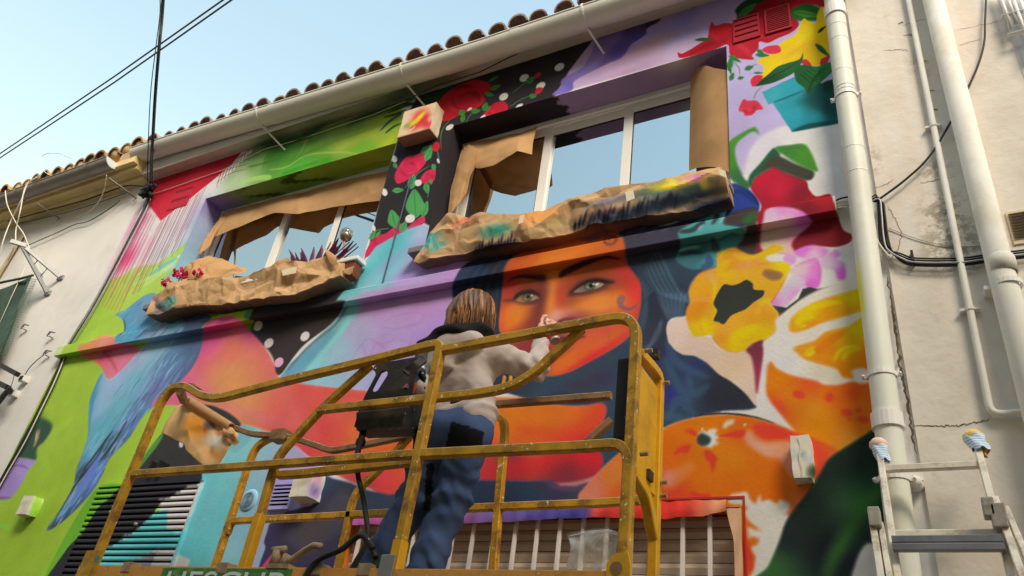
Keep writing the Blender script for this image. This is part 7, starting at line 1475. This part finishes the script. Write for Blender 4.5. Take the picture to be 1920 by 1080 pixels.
# paper on the end bar of the basket
def colpaper(px,py): return splash(px,py,(204,158,104),[(368,798,26,24,35,(232,150,50),.95),(392,812,20,16,35,(226,140,60),.6),(402,826,20,17,20,(206,196,170),1),(392,798,14,9,20,(64,60,60),.95),(384,806,6,6,0,(150,70,50),.8),(412,812,8,5,0,(190,100,60),.8),(400,852,18,8,20,(226,150,70),.7)])
ts = np.linspace(0,1,46); A = path_at(arrP([(330,762),(342,752),(360,762),(390,778),(437,803)],YF-.05),ts); B = path_at(arrP([(304,812),(330,826),(345,832),(349,845),(372,866),(384,875),(404,876),(425,852),(440,828),(448,815)],YF-.06),ts); vs_ = np.linspace(0,1,34)
G3 = A[:,None,:]*(1-vs_)[None,:,None]+B[:,None,:]*vs_[None,:,None]
G3[...,1] -= .016*facets(G3[...,0],G3[...,2],5,3)+.01*np.sin(vs_*3)[None,:]
mm = MB(); mm.grid(G3.tolist(),True); me = mm.mesh('paper_sheet'); co = G3.reshape(-1,3); px,py = proj(co[:,0],co[:,1],co[:,2]); set_paint(me,seen_to_paint(colpaper(px,py),co[:,2])); o = link('paper_sheet',me,kraft_vc); o.modifiers.new('thickness','SOLIDIFY').thickness = .0012
tag(o,'brown paper sprayed orange, black and white hanging from the end bar of the lift basket','paper')
mm = MB(); a,b = P(352,752,YF-.05),P(434,801,YF-.05); dd = (b-a).normalized(); n_ = 30; G=[]
for i in range(n_):
    t_ = i/(n_-1); cpt = a.lerp(b,t_); r0_ = .034-.008*t_; G.append([tuple(cpt+Vector((dd.z*-1*math.cos(q)*r0_,math.sin(q)*r0_,dd.x*math.cos(q)*r0_))) for q in np.linspace(0,2*math.pi*1.02,18)])
mm.grid(G); tag(mm.build('paper_roll',kraft),'brown paper rolled around the end bar of the lift basket','paper')
sheet('paper_scrap','pinkish crumpled paper end dangling beside the sprayed sheet on the basket bar',[(420,803),(430,808),(442,812)],[(430,830),(440,835),(448,828)],YF-.06,YF-.08,14,14,.01,.02,9,31,m_=kraft)
# zip bag
bagm = bpy.data.materials.new('clear_plastic'); bagm.use_nodes = True; nt = bagm.node_tree; L = nt.links; b = nt.nodes['Principled BSDF']; b.inputs['Base Color'].default_value = (.85,.83,.8,1); b.inputs['Roughness'].default_value = .18; b.inputs['Alpha'].default_value = .3
geo = nd(nt,'ShaderNodeNewGeometry'); nn = nd(nt,'ShaderNodeTexNoise',Scale=9.0,Detail=5.0,Distortion=1.5); L.new(geo.outputs['Position'],nn.inputs['Vector']); mr_ = nd(nt,'ShaderNodeMapRange'); mr_.inputs['From Min'].default_value = .4; mr_.inputs['From Max'].default_value = .72; mr_.inputs['To Min'].default_value = .2; mr_.inputs['To Max'].default_value = .8; L.new(nn.outputs['Fac'],mr_.inputs['Value']); L.new(mr_.outputs['Result'],b.inputs['Alpha'])
bag = thing('zip_bag','empty clear plastic zip bag standing on the edge of the lift basket','bag')
for (dy,s) in ((0,1),(.05,2)):
    ts = np.linspace(0,1,30); A = path_at(arrP([(1064,1003),(1078,998),(1110,994),(1140,992),(1168,1001)],YN+.03+dy*.3),ts); B = path_at(arrP([(1064,1068),(1100,1068),(1150,1068),(1158,1068)],YN+.03+dy),ts); vs_ = np.linspace(0,1,24); G3 = A[:,None,:]*(1-vs_)[None,:,None]+B[:,None,:]*vs_[None,:,None]
    w_ = 1-.16*np.sin(np.pi*np.clip(vs_*1.2,0,1)); cx_ = G3[...,0].mean(0,keepdims=True); G3[...,0] = cx_+(G3[...,0]-cx_)*w_[None,:]; G3[...,1] -= .012*facets(G3[...,0],G3[...,2],9,s+7)*(1 if s==1 else -1); G3[:,0,1] = YN+.03
    mm = MB(); mm.grid(G3.tolist(),True); mm.build('film', bagm, bag)
mm = MB(); pts = [Vector(q) for q in path_at(arrP([(1065,1007),(1078,1003),(1110,999),(1138,997),(1166,1007)],YN+.028),np.linspace(0,1,14))]; mm.tube(pts,.0022,6); mm.build('zip', mat('zip_plastic',C(196,186,176,2.6),.4,.3,.05), bag)

# ------------------------------------------------------------------ painter
def nets(f, lo, hi, h):
    """surface nets of an implicit function"""
    xs,ys,zs = [np.arange(lo[k],hi[k]+h,h) for k in range(3)]; X,Y,Z = np.meshgrid(xs,ys,zs,indexing='ij'); F = f(X,Y,Z); S = F<0
    c = np.zeros(np.array(F.shape)-1,int)
    for i in (0,1):
        for j in (0,1):
            for k in (0,1): c += S[i:S.shape[0]-1+i,j:S.shape[1]-1+j,k:S.shape[2]-1+k]
    act = (c>0)&(c<8); idx = -np.ones(act.shape,int); idx[act] = np.arange(act.sum()); ii_ = np.argwhere(act)
    acc = np.zeros((len(ii_),3)); cnt = np.zeros(len(ii_))
    corners = [(i,j,k) for i in (0,1) for j in (0,1) for k in (0,1)]
    for a in corners:
        for ax in range(3):
            if a[ax] == 0:
                b = list(a); b[ax] = 1; fa = F[tuple((ii_+a).T)]; fb = F[tuple((ii_+b).T)]; cr = (fa<0)!=(fb<0); t = np.where(cr,fa/(fa-fb+1e-12),0)
                p = np.tile(np.array(a,float),(len(ii_),1)); p[:,ax] = t; acc[cr] += p[cr]; cnt[cr] += 1
    V = (ii_+acc/np.maximum(cnt,1)[:,None])*h+np.array(lo); Q = []
    for ax in range(3):
        u,v = [(1,2),(2,0),(0,1)][ax]; sl0 = [slice(1,-1)]*3; sl1 = [slice(1,-1)]*3; sl0[ax] = slice(0,-1); sl1[ax] = slice(1,None)
        s0 = S[tuple(sl0)]; s1 = S[tuple(sl1)]; e = np.argwhere(s0!=s1); off = np.array([1,1,1]); off[ax] = 0; e = e+off; flip = S[tuple(e.T)]
        du = np.zeros(3,int); du[u] = 1; dv = np.zeros(3,int); dv[v] = 1
        q = np.stack([idx[tuple((e-du-dv).T)],idx[tuple((e-dv).T)],idx[tuple(e.T)],idx[tuple((e-du).T)]],-1); q[~flip] = q[~flip][:,::-1]; Q.append(q)
    Q = np.concatenate(Q); Q = Q[(Q>=0).all(1)]; return V,Q
def meshVQ(name,V,Q):
    me = bpy.data.meshes.new(name); me.from_pydata(V.tolist(),[],Q.tolist()); me.polygons.foreach_set('use_smooth',np.ones(len(me.polygons),bool)); me.update(); return me
def cap(X,Y,Z,a,b,ra,rb):
    a = np.array(tuple(a)); b = np.array(tuple(b)); d = b-a; px,py,pz = X-a[0],Y-a[1],Z-a[2]; t = np.clip((px*d[0]+py*d[1]+pz*d[2])/(d@d+1e-12),0,1)
    return np.sqrt((px-t*d[0])**2+(py-t*d[1])**2+(pz-t*d[2])**2)-(ra+(rb-ra)*t)
def elp(X,Y,Z,c,r):
    k = np.sqrt(((X-c[0])/r[0])**2+((Y-c[1])/r[1])**2+((Z-c[2])/r[2])**2); return (k-1)*min(r)
def smin(a,b,k):
    h = np.clip(.5+.5*(b-a)/k,0,1); return b*(1-h)+a*h-k*h*(1-h)
def smins(L_,k):
    o = L_[0]
    for q in L_[1:]: o = smin(o,q,k)
    return o
person = thing('person','person with shoulder-length brown hair in a grey hoodie and blue work trousers, spray-painting the face','person')
PY = -.80
neck = P(884,640,PY); headc = P(890,596,PY+.02)
shL = P(812,672,PY-.01)+Vector((0,0,-.02)); shR = P(938,662,PY+.02)+Vector((0,0,-.02))
elR = P(1004,692,-.64); haR = P(1021,612,-.50)
elL = P(792,735,-.90); haL = P(772,722,-.98)
pel = P(866,800,PY); hiL = P(826,822,PY-.01); hiR = P(882,816,PY+.01)
knL = P(776,940,PY+.03); knR = P(848,940,PY+.04); anL = P(700,1056,PY-.02); anR = P(796,1062,PY-.01)
def ground(a,k): d = (a-k); s = (FLOOR+.10-a.z)/d.z if abs(d.z)>1e-6 else 0; return a+d*max(0,s)*.8
anL = ground(anL,knL); anR = ground(anR,knR); anL.z = anR.z = FLOOR+.09
# body (skin) - one continuous surface from feet to head
skin = mat('skin',C(214,156,126,4.2),.55,.35,.06,20,.05)
rh_ = .098
wrR = elR+(haR-elR)*.74
def f_body(X,Y,Z):
    hc = headc; L_ = [elp(X,Y,Z,(hc.x,hc.y,hc.z+.02),(.076,.095,.105)),elp(X,Y,Z,(hc.x+.005,hc.y+.035,hc.z-.05),(.056,.06,.065)),cap(X,Y,Z,neck+Vector((0,0,-.04)),hc+Vector((0,0,-.06)),.056,.05),
        cap(X,Y,Z,shL,shR,.05,.05),cap(X,Y,Z,neck,pel,.07,.085),cap(X,Y,Z,shR,elR,.05,.042),cap(X,Y,Z,elR,wrR,.04,.026),cap(X,Y,Z,shL,elL,.05,.042),cap(X,Y,Z,elL,haL,.04,.026),cap(X,Y,Z,hiL,knL,.075,.05),cap(X,Y,Z,knL,anL,.05,.035),cap(X,Y,Z,hiR,knR,.075,.05),cap(X,Y,Z,knR,anR,.05,.035)]
    o = smins(L_,.03); o = smin(o,elp(X,Y,Z,(hc.x+.008,hc.y+.10,hc.z-.012),(.014,.02,.022)),.012)   # nose
    o = smin(o,elp(X,Y,Z,(hc.x+.006,hc.y+.09,hc.z-.058),(.026,.012,.010)),.01)                    # lips
    for s in (-1,1):
        o = smin(o,elp(X,Y,Z,(hc.x+s*.078,hc.y+.0,hc.z+.0),(.012,.02,.032)),.008)                 # ears
        e = elp(X,Y,Z,(hc.x+s*.03,hc.y+.098,hc.z+.02),(.016,.012,.010)); o = np.maximum(o,-e-.004)
    return o
lo_ = (min(anL.x,haL.x)-.2,-1.15,FLOOR-.02); hi_ = (haR.x+.2,-.3,headc.z+.2)
V_,Q_b = nets(f_body,lo_,hi_,.012); parts_v = [V_]; parts_q = [Q_b]
# right hand closed around the can
cb0,cb1 = P(1042,640,-.52),P(1027,601,-.51); ca = (cb1-cb0).normalized(); CRAD = .0265; CLEN = .15
cb1 = cb0+ca*CLEN
side = (wrR-(cb0+ca*.09)); side = (side-ca*side.dot(ca)).normalized(); oth = ca.cross(side)
def onc(ang,h,r): return cb0+ca*h+(side*math.cos(ang)+oth*math.sin(ang))*r
chains = []
for i,(h,rr0) in enumerate(((.118,.0085),(.098,.009),(.078,.0088),(.060,.0078))):
    chains.append(([onc(.5,h,.040),onc(1.15,h-.002,.039),onc(1.9,h-.005,.0365),onc(2.6,h-.008,.0355)],rr0))
idx_f = [onc(.35,.125,.042),onc(.5,.155,.036),onc(.9,.176,.024),onc(1.6,.182,.010)]
thumb = [onc(-.2,.095,.045),onc(-.8,.118,.040),onc(-1.4,.128,.036)]
def f_hand(X,Y,Z):
    o = cap(X,Y,Z,wrR,onc(.1,.09,.050),.027,.024); o = smin(o,cap(X,Y,Z,onc(.35,.065,.046),onc(.3,.12,.046),.017,.018),.02)
    for ch,r0_ in chains+[(idx_f,.0088),(thumb,.0105)]:
        q = None
        for a,b_ in zip(ch[:-1],ch[1:]):
            d_ = cap(X,Y,Z,a,b_,r0_,r0_*.93); q = d_ if q is None else smin(q,d_,.004)
        o = smin(o,q,.006)
    return o
cc0 = cb0+ca*.1; V_,Qh = nets(f_hand,tuple(cc0-Vector((.12,.12,.13))),tuple(cc0+Vector((.12,.12,.13))),.0035); parts_q.append(Qh+sum(len(v) for v in parts_v)); parts_v.append(V_)
link('body', meshVQ('body',np.concatenate(parts_v),np.concatenate(parts_q)), skin, person)
# hoodie
hoodie_m = mat('grey_hoodie',C(170,152,136,4.0),.9,.1,.08,9,.35,160)
UP = neck+Vector((-.01,0,-.05)); MID = P(868,735,PY); HEM = P(870,782,PY)
def f_hood(X,Y,Z):
    L_ = [cap(X,Y,Z,shL+Vector((.05,0,.0)),shR+Vector((-.05,0,0)),.088,.088),cap(X,Y,Z,UP+Vector((-.06,-.01,-.12)),UP+Vector((.06,0,-.12)),.112,.108),cap(X,Y,Z,MID+Vector((-.075,0,0)),MID+Vector((.062,0,0)),.104,.10),cap(X,Y,Z,HEM+Vector((-.075,0,-.0)),HEM+Vector((.062,0,-.02)),.108,.108)]
    torso = smins(L_,.05)
    armR = smin(cap(X,Y,Z,shR,elR,.074,.058),cap(X,Y,Z,elR,elR+(haR-elR)*.66,.058,.040),.03)
    armL = smin(cap(X,Y,Z,shL,elL,.074,.060),cap(X,Y,Z,elL,elL+(haL-elL)*.75,.056,.044),.03)
    hood = smin(elp(X,Y,Z,(UP.x-.0,PY-.10,UP.z-.03),(.155,.07,.085)),elp(X,Y,Z,(UP.x-.045,PY-.125,UP.z-.11),(.08,.04,.07)),.04)
    o = smin(smin(torso,armR,.035),armL,.035); o = smin(o,hood,.005)
    # folds
    u = (X-UP.x); w = (Z-MID.z); fo = (.011*crease(u+.6*Y,w*1.4+.6*u,5.5,51)+.006*crease(u-.5*Y,w*1.8-.3*u,11.0,52))*np.clip((UP.z-.06-Z)/.12,0,1)
    da = np.exp(-((X-elR.x)**2+(Y-elR.y)**2+(Z-elR.z)**2)/.012); fo = fo+.010*da*np.sin(75*(X-elR.x)+60*(Z-elR.z))+.004*np.clip((X-shR.x)/.08,0,1)*np.sin(95*(X-elR.x)-50*(Z-elR.z)+30*Y)
    fo = fo+.006*np.exp(-((Z-HEM.z-.02)/.05)**2)*np.sin(55*u+4*np.sin(30*w))+.003*fbm(X*7,Y*7,Z*7,5,3)
    o = o+fo
    return np.maximum(o,-(Z-(HEM.z-.030-.16*(X-HEM.x)+.004*np.sin(22*X))))
V_,Q_h = nets(f_hood,(elL.x-.16,-1.16,HEM.z-.08),(elR.x+.14,-.38,neck.z+.1),.0085); hd = link('hoodie', meshVQ('hoodie',V_,Q_h), hoodie_m, person); hd['label'] = 'grey hoodie with the hood lying on the back'
# dark collar
def f_col(X,Y,Z):
    o = smin(elp(X,Y,Z,(neck.x-.01,PY-.05,neck.z-.01),(.165,.115,.062)),elp(X,Y,Z,(neck.x-.11,PY-.06,neck.z-.045),(.15,.10,.05)),.04); return o+.004*np.sin(60*(Z-neck.z)+20*(X-neck.x))+.003*fbm(X*8,Y*8,Z*8,8,2)
V_,Qc = nets(f_col,(neck.x-.32,PY-.24,neck.z-.14),(neck.x+.24,PY+.15,neck.z+.09),.008); link('scarf', meshVQ('scarf',V_,Qc), mat('black_scarf',(.022,.019,.022,1),.95,.1,.2,14,.3,120), person)
# hair
def f_hair(X,Y,Z):
    hc = headc; ang = np.arctan2(X-hc.x,-(Y-hc.y)); rad = np.clip((Z-(hc.z-.17))/.3,0,1)
    o = smin(elp(X,Y,Z,(hc.x-.004,hc.y-.012,hc.z+.025),(.118,.118,.125)),cap(X,Y,Z,(hc.x-.045,hc.y-.045,hc.z-.03),(hc.x-.064,hc.y-.055,hc.z-.145),.082,.066),.05)
    o = smin(o,cap(X,Y,Z,(hc.x+.035,hc.y-.04,hc.z-.03),(hc.x+.028,hc.y-.05,hc.z-.15),.076,.062),.05)
    o = o+.0045*np.sin(ang*9+2.5*np.sin(Z*16)+X*20)*np.clip(1.3-rad,0,1)+.0022*np.sin(ang*31+Z*24+3*np.sin(Z*21+ang*2))+.0012*np.sin(ang*77+Z*45)
    face = elp(X,Y,Z,(hc.x+.035,hc.y+.14,hc.z-.03),(.085,.13,.13)); return np.maximum(o,-face)
V_,Qr = nets(f_hair,(headc.x-.2,headc.y-.22,headc.z-.27),(headc.x+.2,headc.y+.18,headc.z+.18),.0048); me = meshVQ('hair',V_,Qr)
ang = np.arctan2(V_[:,0]-headc.x,-(V_[:,1]-headc.y)); s1 = .5+.5*np.sin(ang*23+V_[:,2]*26+2.5*np.sin(V_[:,2]*17+ang*3)); s2 = .5+.5*np.sin(ang*61+V_[:,2]*44); s3 = .5+.5*np.sin(ang*9+1.0)
k = np.clip(s1*.55+s2*.3+s3*.35-.25,0,1)[:,None]**1.3; tip = np.clip((headc.z-.06-V_[:,2])/.1,0,1)[:,None]
cdark = lin((52,32,20))/.68; clight = lin((172,112,58))/.68; set_paint(me,np.clip((cdark*(1-k)+clight*k)*(1-.35*tip),0.004,.7)); link('hair', me, mat('brown_hair','paint',.42,.4,.15,30,.25,220), person)
# loose strands
r1 = random.Random(12); mms = [MB(),MB(),MB()]
for i in range(340):
    a_ = r1.uniform(-2.0,1.75); top_ = r1.uniform(-.03,.10); rr_ = .112 if top_ < .05 else .095
    b0_ = headc+Vector((math.sin(a_)*rr_,-math.cos(a_)*rr_-.012,top_)); L0 = r1.uniform(.12,.2)+max(0,top_); out = r1.uniform(.006,.018)
    pts = [b0_,b0_+Vector((math.sin(a_)*out,-math.cos(a_)*out,-L0*.35)),b0_+Vector((math.sin(a_)*out*.9+r1.uniform(-.008,.008),-math.cos(a_)*out,-L0*.7)),b0_+Vector((math.sin(a_)*-.012+r1.uniform(-.018,.018),r1.uniform(-.01,.01),-L0))]
    sp_ = smooth_path(pts,4); mms[i%3].tube(sp_,.003,4,rs=[.0026*(1-.75*(q/(len(sp_)-1))) for q in range(len(sp_))])
for mm_,c_ in zip(mms,((150,98,50),(104,64,34),(66,40,24))): tag(mm_.build('hair_strands', mat('hair_strand_%d'%c_[0],C(*c_,4.2),.5,.35,.2,40,.1), person), kind='stuff')
# trousers
WST = P(868,776,PY)
def f_tr(X,Y,Z):
    L_ = [cap(X,Y,Z,WST+Vector((-.08,0,-.03)),WST+Vector((.07,0,-.03)),.088,.088),cap(X,Y,Z,hiL+Vector((.005,-.03,.0)),hiR+Vector((-.005,-.03,.0)),.106,.104),cap(X,Y,Z,hiL+Vector((0,-.01,-.02)),knL,.102,.078),cap(X,Y,Z,knL,anL,.080,.074),cap(X,Y,Z,hiR+Vector((0,-.01,-.02)),knR,.104,.084),cap(X,Y,Z,knR,anR,.086,.080)]
    pelv = smin(L_[0],L_[1],.06); l = smin(L_[2],L_[3],.03); r = smin(L_[4],L_[5],.03); o = smin(pelv,smin(l,r,.015),.05)
    lg = np.clip((hiL.z-.03-Z)/.12,0,1); fo = .015*crease(X*1.0+Y*.8,Z+.3*X,6.0,41)*lg+.007*crease(X-Y*.7,Z*1.2,13.0,43)*lg+.006*np.sin(40*Z-26*(X-pel.x)+9*Y+2.5*np.sin(14*Z+6*X))*lg
    kz = .6*np.exp(-((Z-knR.z)/.10)**2)+np.exp(-((Z-anR.z-.08)/.10)**2); fo = fo+.010*kz*np.sin(64*Z+30*X+4*np.sin(20*X))*.7+.004*fbm(X*6,Y*6,Z*6,15,3)
    return np.maximum(np.maximum(o+fo,Z-(WST.z+.0)),-(Z-(FLOOR+.05)))
V_,Qt = nets(f_tr,(anL.x-.16,PY-.24,FLOOR+.02),(hiR.x+.2,PY+.24,WST.z+.05),.0085); me = meshVQ('trousers',V_,Qt); px,py = proj(V_[:,0],V_[:,1],V_[:,2])
cb_ = np.tile(lin((60,75,108))/.62,(len(V_),1)); blk = np.array((.014,.014,.018))
def inside(px,py,poly):
    o = np.zeros(len(px),bool); n = len(poly)
    for i in range(n):
        x1_,y1_ = poly[i]; x2_,y2_ = poly[(i+1)%n]; c_ = ((y1_>py)!=(y2_>py))&(px<(x2_-x1_)*(py-y1_)/(y2_-y1_+1e-9)+x1_); o ^= c_
    return o
back = V_[:,1] < PY+.02
for poly in ([(846,790),(908,808),(902,848),(832,850)],[(768,818),(800,780),(800,850),(762,852)],[(800,868),(815,868),(806,960),(794,960)]): cb_[inside(px,py,poly)&back] = blk
sidep = np.zeros(len(V_),bool) & (V_[:,0] > np.interp(V_[:,2],[anR.z,knR.z,hiR.z],[anR.x+.075,knR.x+.088,hiR.x+.5])) & (V_[:,2]<knR.z+.08); cb_[sidep] = blk
t_ = fbm(V_[:,0]*5,V_[:,1]*5,V_[:,2]*5,22,3); cb_ *= (1+.14*t_)[:,None]; set_paint(me,np.clip(cb_,.004,.8)); tr_ = link('trousers', me, mat('work_trousers','paint',.9,.15,.10,12,.4,170), person); tr_['label'] = 'navy work trousers with black patch pockets'
# waistband strip of dark shirt
def f_sh(X,Y,Z): return np.maximum(cap(X,Y,Z,WST+Vector((-.08,0,.01)),WST+Vector((.07,0,.01)),.094,.094),np.abs(Z-WST.z-.005)-.03)
V_,Qs = nets(f_sh,(WST.x-.22,PY-.14,WST.z-.06),(WST.x+.22,PY+.14,WST.z+.06),.009); link('undershirt', meshVQ('undershirt',V_,Qs), MATS['black_scarf'], person)
# shoes
for an in (anL,anR):
    def f_s(X,Y,Z,an=an): return np.maximum(smins([elp(X,Y,Z,(an.x,an.y+.06,FLOOR+.045),(.05,.14,.05)),cap(X,Y,Z,(an.x,an.y-.02,FLOOR+.05),(an.x,an.y-.01,FLOOR+.12),.05,.045)],.03),FLOOR+.002-Z)
    V_,Qs = nets(f_s,(an.x-.1,an.y-.12,FLOOR-.02),(an.x+.1,an.y+.24,FLOOR+.2),.01); link('shoe', meshVQ('shoe',V_,Qs), mat('white_shoe',C(190,186,180,2.6),.7,.2,.15,10,.1), person)
# gloved left hand
can2a,can2b = P(764,735,-1.0),P(786,700,-.96); c2 = (can2b-can2a).normalized(); e1 = c2.orthogonal().normalized(); e2 = c2.cross(e1)
def on2(a,h,r): return can2a+c2*h+(e1*math.cos(a)+e2*math.sin(a))*r
def f_gl(X,Y,Z):
    o = cap(X,Y,Z,elL+(haL-elL)*.6,on2(.2,.07,.05),.034,.030)
    for i,h in enumerate((.04,.058,.076,.094)):
        ch = [on2(.3,h,.046),on2(1.1,h,.043),on2(1.9,h-.003,.040),on2(2.7,h-.006,.039)]
        for a,b_ in zip(ch[:-1],ch[1:]): o = smin(o,cap(X,Y,Z,a,b_,.0105,.010),.005)
    ch = [on2(-.1,.07,.046),on2(-.8,.095,.042),on2(-1.4,.108,.039)]
    for a,b_ in zip(ch[:-1],ch[1:]): o = smin(o,cap(X,Y,Z,a,b_,.012,.011),.006)
    return o
gc = can2a+c2*.07; V_,Qg = nets(f_gl,tuple(gc-Vector((.14,.14,.14))),tuple(gc+Vector((.14,.14,.14))),.0045); gl = link('glove', meshVQ('glove',V_,Qg), mat('black_glove',(.02,.02,.022,1),.6,.3,.3,20,.2,90,speck=C(190,176,150,3.4),speck_scale=60,speck_th=.64), person)
def spray_can(label, base, axis, L_, R_, bodym, bandm):
    t = thing('spray_can',label,'spray can'); mm = MB(); mm.lathe([(0,.004),(R_*.75,.004),(R_*.85,0),(R_,.002),(R_,.008)],base,axis,20); mm.build('base_rim', steel, t)
    mm = MB(); mm.lathe([(R_*.985,.008),(R_*.985,L_*.92),(R_*.8,L_*.97)],base,axis,20); bo = mm.build('can_body', bodym, t)
    mm = MB(); mm.lathe([(R_*.995,.012),(R_*.995,.05)],base,axis,20); mm.build('label_band', bandm, bo)
    mm = MB(); mm.lathe([(R_*.8,L_*.97),(R_*.5,L_*1.03),(R_*.3,L_*1.05),(R_*.28,L_*1.13),(0,L_*1.13)],base,axis,16); mm.build('nozzle', mat('white_nozzle',C(216,212,206,4.2),.4,.3,.05), t)
spray_can('silver spray can with a red base ring held up in the right hand',cb0,ca,CLEN,CRAD,mat('can_silver',C(206,200,194,3.9),.25,.5,.08,20,0,metal=.35),mat('can_red_band',C(176,64,50,3.9),.4,.4,.1))
spray_can('dark spray can with red lettering side held low in the gloved left hand',can2a,c2,.15,.030,mat('can_dark',(.03,.035,.03,1),.35,.4,.3,30,0,speck=C(206,200,180,3.5),speck_scale=50,speck_th=.6),mat('can_red',C(176,50,40,3.5),.4,.4,.1))

# ------------------------------------------------------------------ ladder
lad = thing('aluminium_ladder','worn aluminium extension ladder leaning on the wall beside the downpipe, rail tops wrapped in rags','ladder')
alu = mat('ladder_aluminium',C(182,170,146,2.8),.55,.4,.25,10,.2,50,metal=.1,dirt=C(120,100,76,2.8),dirt_amt=.8,dirt_scale=11,speck=C(150,80,60,2.8),speck_scale=22,speck_th=.72)
alud = mat('ladder_dark_rung',C(96,94,92,2.6),.5,.45,.2,10,.1,metal=.3,dirt=C(60,58,56,2.6),dirt_amt=.5,dirt_scale=14)
def lrail(p0,p1,y0,y1,r,m_=alu,name='rail',ext=True):
    a,b = P(*p0,y0),P(*p1,y1)
    if ext: d = (b-a)/(a.z-b.z); b2 = a+d*(a.z-.02)
    else: b2 = b
    mm = MB(); mm.tube([a,b2],r,square=True,up=(0,1,0)); mm.build(name,m_,lad); return a,b
ya,yb_ = -.20,-.40
la,lb = lrail((1648,838),(1684,1080),ya,yb_,(.026,.0125)); ra,rb = lrail((1829,826),(1896,1080),ya,yb_,(.026,.0125))
lrail((1634,962),(1652,1080),-.36,-.46,(.024,.012)); lrail((1866,938),(1916,1080),-.34,-.46,(.024,.012)); lrail((1887,956),(1940,1080),-.34,-.46,(.02,.010)); lrail((1652,985),(1668,1080),-.37,-.45,(.020,.010))
def rung(zf,m_,yoff=0,h=.013,x0=None,x1=None):
    a = la.lerp(lb,zf); b = ra.lerp(rb,zf); z = (a.z+b.z)/2; mm = MB(); mm.tube([Vector((a.x,a.y+yoff,z)),Vector((b.x,b.y+yoff,z))],(h,.016),square=True,up=(0,0,1)); mm.build('rung',m_,lad)
z_of = lambda px,py: (la.z-P(px,py,ya+(yb_-ya)*((py-838)/242)).z)/(la.z-lb.z)
rung(z_of(1662,881),alu); rung(z_of(1674,1004),alu); rung(z_of(1676,1022),alud,-.05); rung(z_of(1680,1038),alud,-.06); 
k_ = z_of(1674,1004)-z_of(1662,881)
for i in range(2,14):
    f_ = z_of(1662,881)+k_*i
    if la.lerp(lb,f_).z > .15: rung(f_,alu)
for (q,s) in (((1640,968),.03),((1853,950),.028),((1872,965),.035)):
    p = P(*q,-.40); mm = MB(); mm.box((p.x-s*.7,p.y-.03,p.z-s*1.5),(p.x+s*.7,p.y+.03,p.z+s*1.0),.006); mm.build('guide_bracket', mat('bracket_grey',C(134,126,110,2.8),.65,.3,.3,14,.3,50,dirt=C(90,80,64,2.8),dirt_amt=.7,dirt_scale=20), lad)
# striped rags on the rail tops
def stripes():
    m = bpy.data.materials.new('striped_rag'); m.use_nodes = True; nt = m.node_tree; L = nt.links; b = nt.nodes['Principled BSDF']; b.inputs['Roughness'].default_value = .95
    geo = nd(nt,'ShaderNodeNewGeometry'); w = nd(nt,'ShaderNodeTexWave',Scale=26.0,Distortion=1.2,Detail=2.0); w.bands_direction = 'Z'; L.new(geo.outputs['Position'],w.inputs['Vector']); r = nd(nt,'ShaderNodeMapRange'); r.inputs['From Min'].default_value = .45; r.inputs['From Max'].default_value = .65; L.new(w.outputs['Fac'],r.inputs['Value'])
    mx = nd(nt,'ShaderNodeMix',data_type='RGBA'); mx.inputs[6].default_value = C(206,204,196,3); mx.inputs[7].default_value = C(120,150,170,3); L.new(r.outputs['Result'],mx.inputs[0]); L.new(mx.outputs[2],b.inputs['Base Color']); return m
SR = stripes()
def rag(c0,c1,r0_,r1_,label,capm,capr,seed):
    t = thing('rag_wrap',label,'rag'); a,b = Vector(c0),Vector(c1); n_=14; rng = np.random.default_rng(seed); G=[]
    for i in range(n_):
        u=i/(n_-1); cpt=a.lerp(b,u); r_=lerp(r0_,r1_,u); G.append([(cpt.x+math.cos(q)*r_*(1+.10*math.sin(3*q+u*7+seed)),cpt.y+math.sin(q)*r_*(1+.1*math.sin(4*q-u*5)),cpt.z+.006*math.sin(5*q+seed)*u) for q in np.linspace(0,2*math.pi,25)])
    mm=MB(); mm.grid(G); mm.build('cloth',SR,t)
    mm=MB(); mm.lathe([(0,.022),(capr*.6,.02),(capr,.004),(capr*1.05,-.012),(capr*.9,-.026)],a,(0,0,1),18); mm.build('pad',capm,t)
rag(la+Vector((0,0,.015)),la+Vector((.012,-.03,-.075)),.032,.026,'blue-striped rag with a pink foam pad on the ladder rail beside the downpipe',mat('pink_foam',C(206,170,146,3),.9,.1,.15,14,.4),.036,1)
rag(ra+Vector((-.005,0,.02)),ra+Vector((.012,-.03,-.055)),.038,.032,'blue-striped rag with a yellow sponge on the ladder rail against the cracked plaster',mat('yellow_sponge',C(206,176,80,3),.95,.1,.2,20,.5),.038,2)
mm=MB(); q=ra+Vector((.02,-.02,-.05)); r1=random.Random(3)
for k in range(4): mm.tube([q+Vector((r1.uniform(-.02,.02),r1.uniform(-.02,.01),r1.uniform(-.03,.02))) for _ in range(3)],.009,6)
tag(mm.build('rag_knot',mat('orange_knot',C(196,140,60,3),.9,.1,.2,20,.3)),'knotted orange strip tying the striped rag under the yellow sponge','rag')
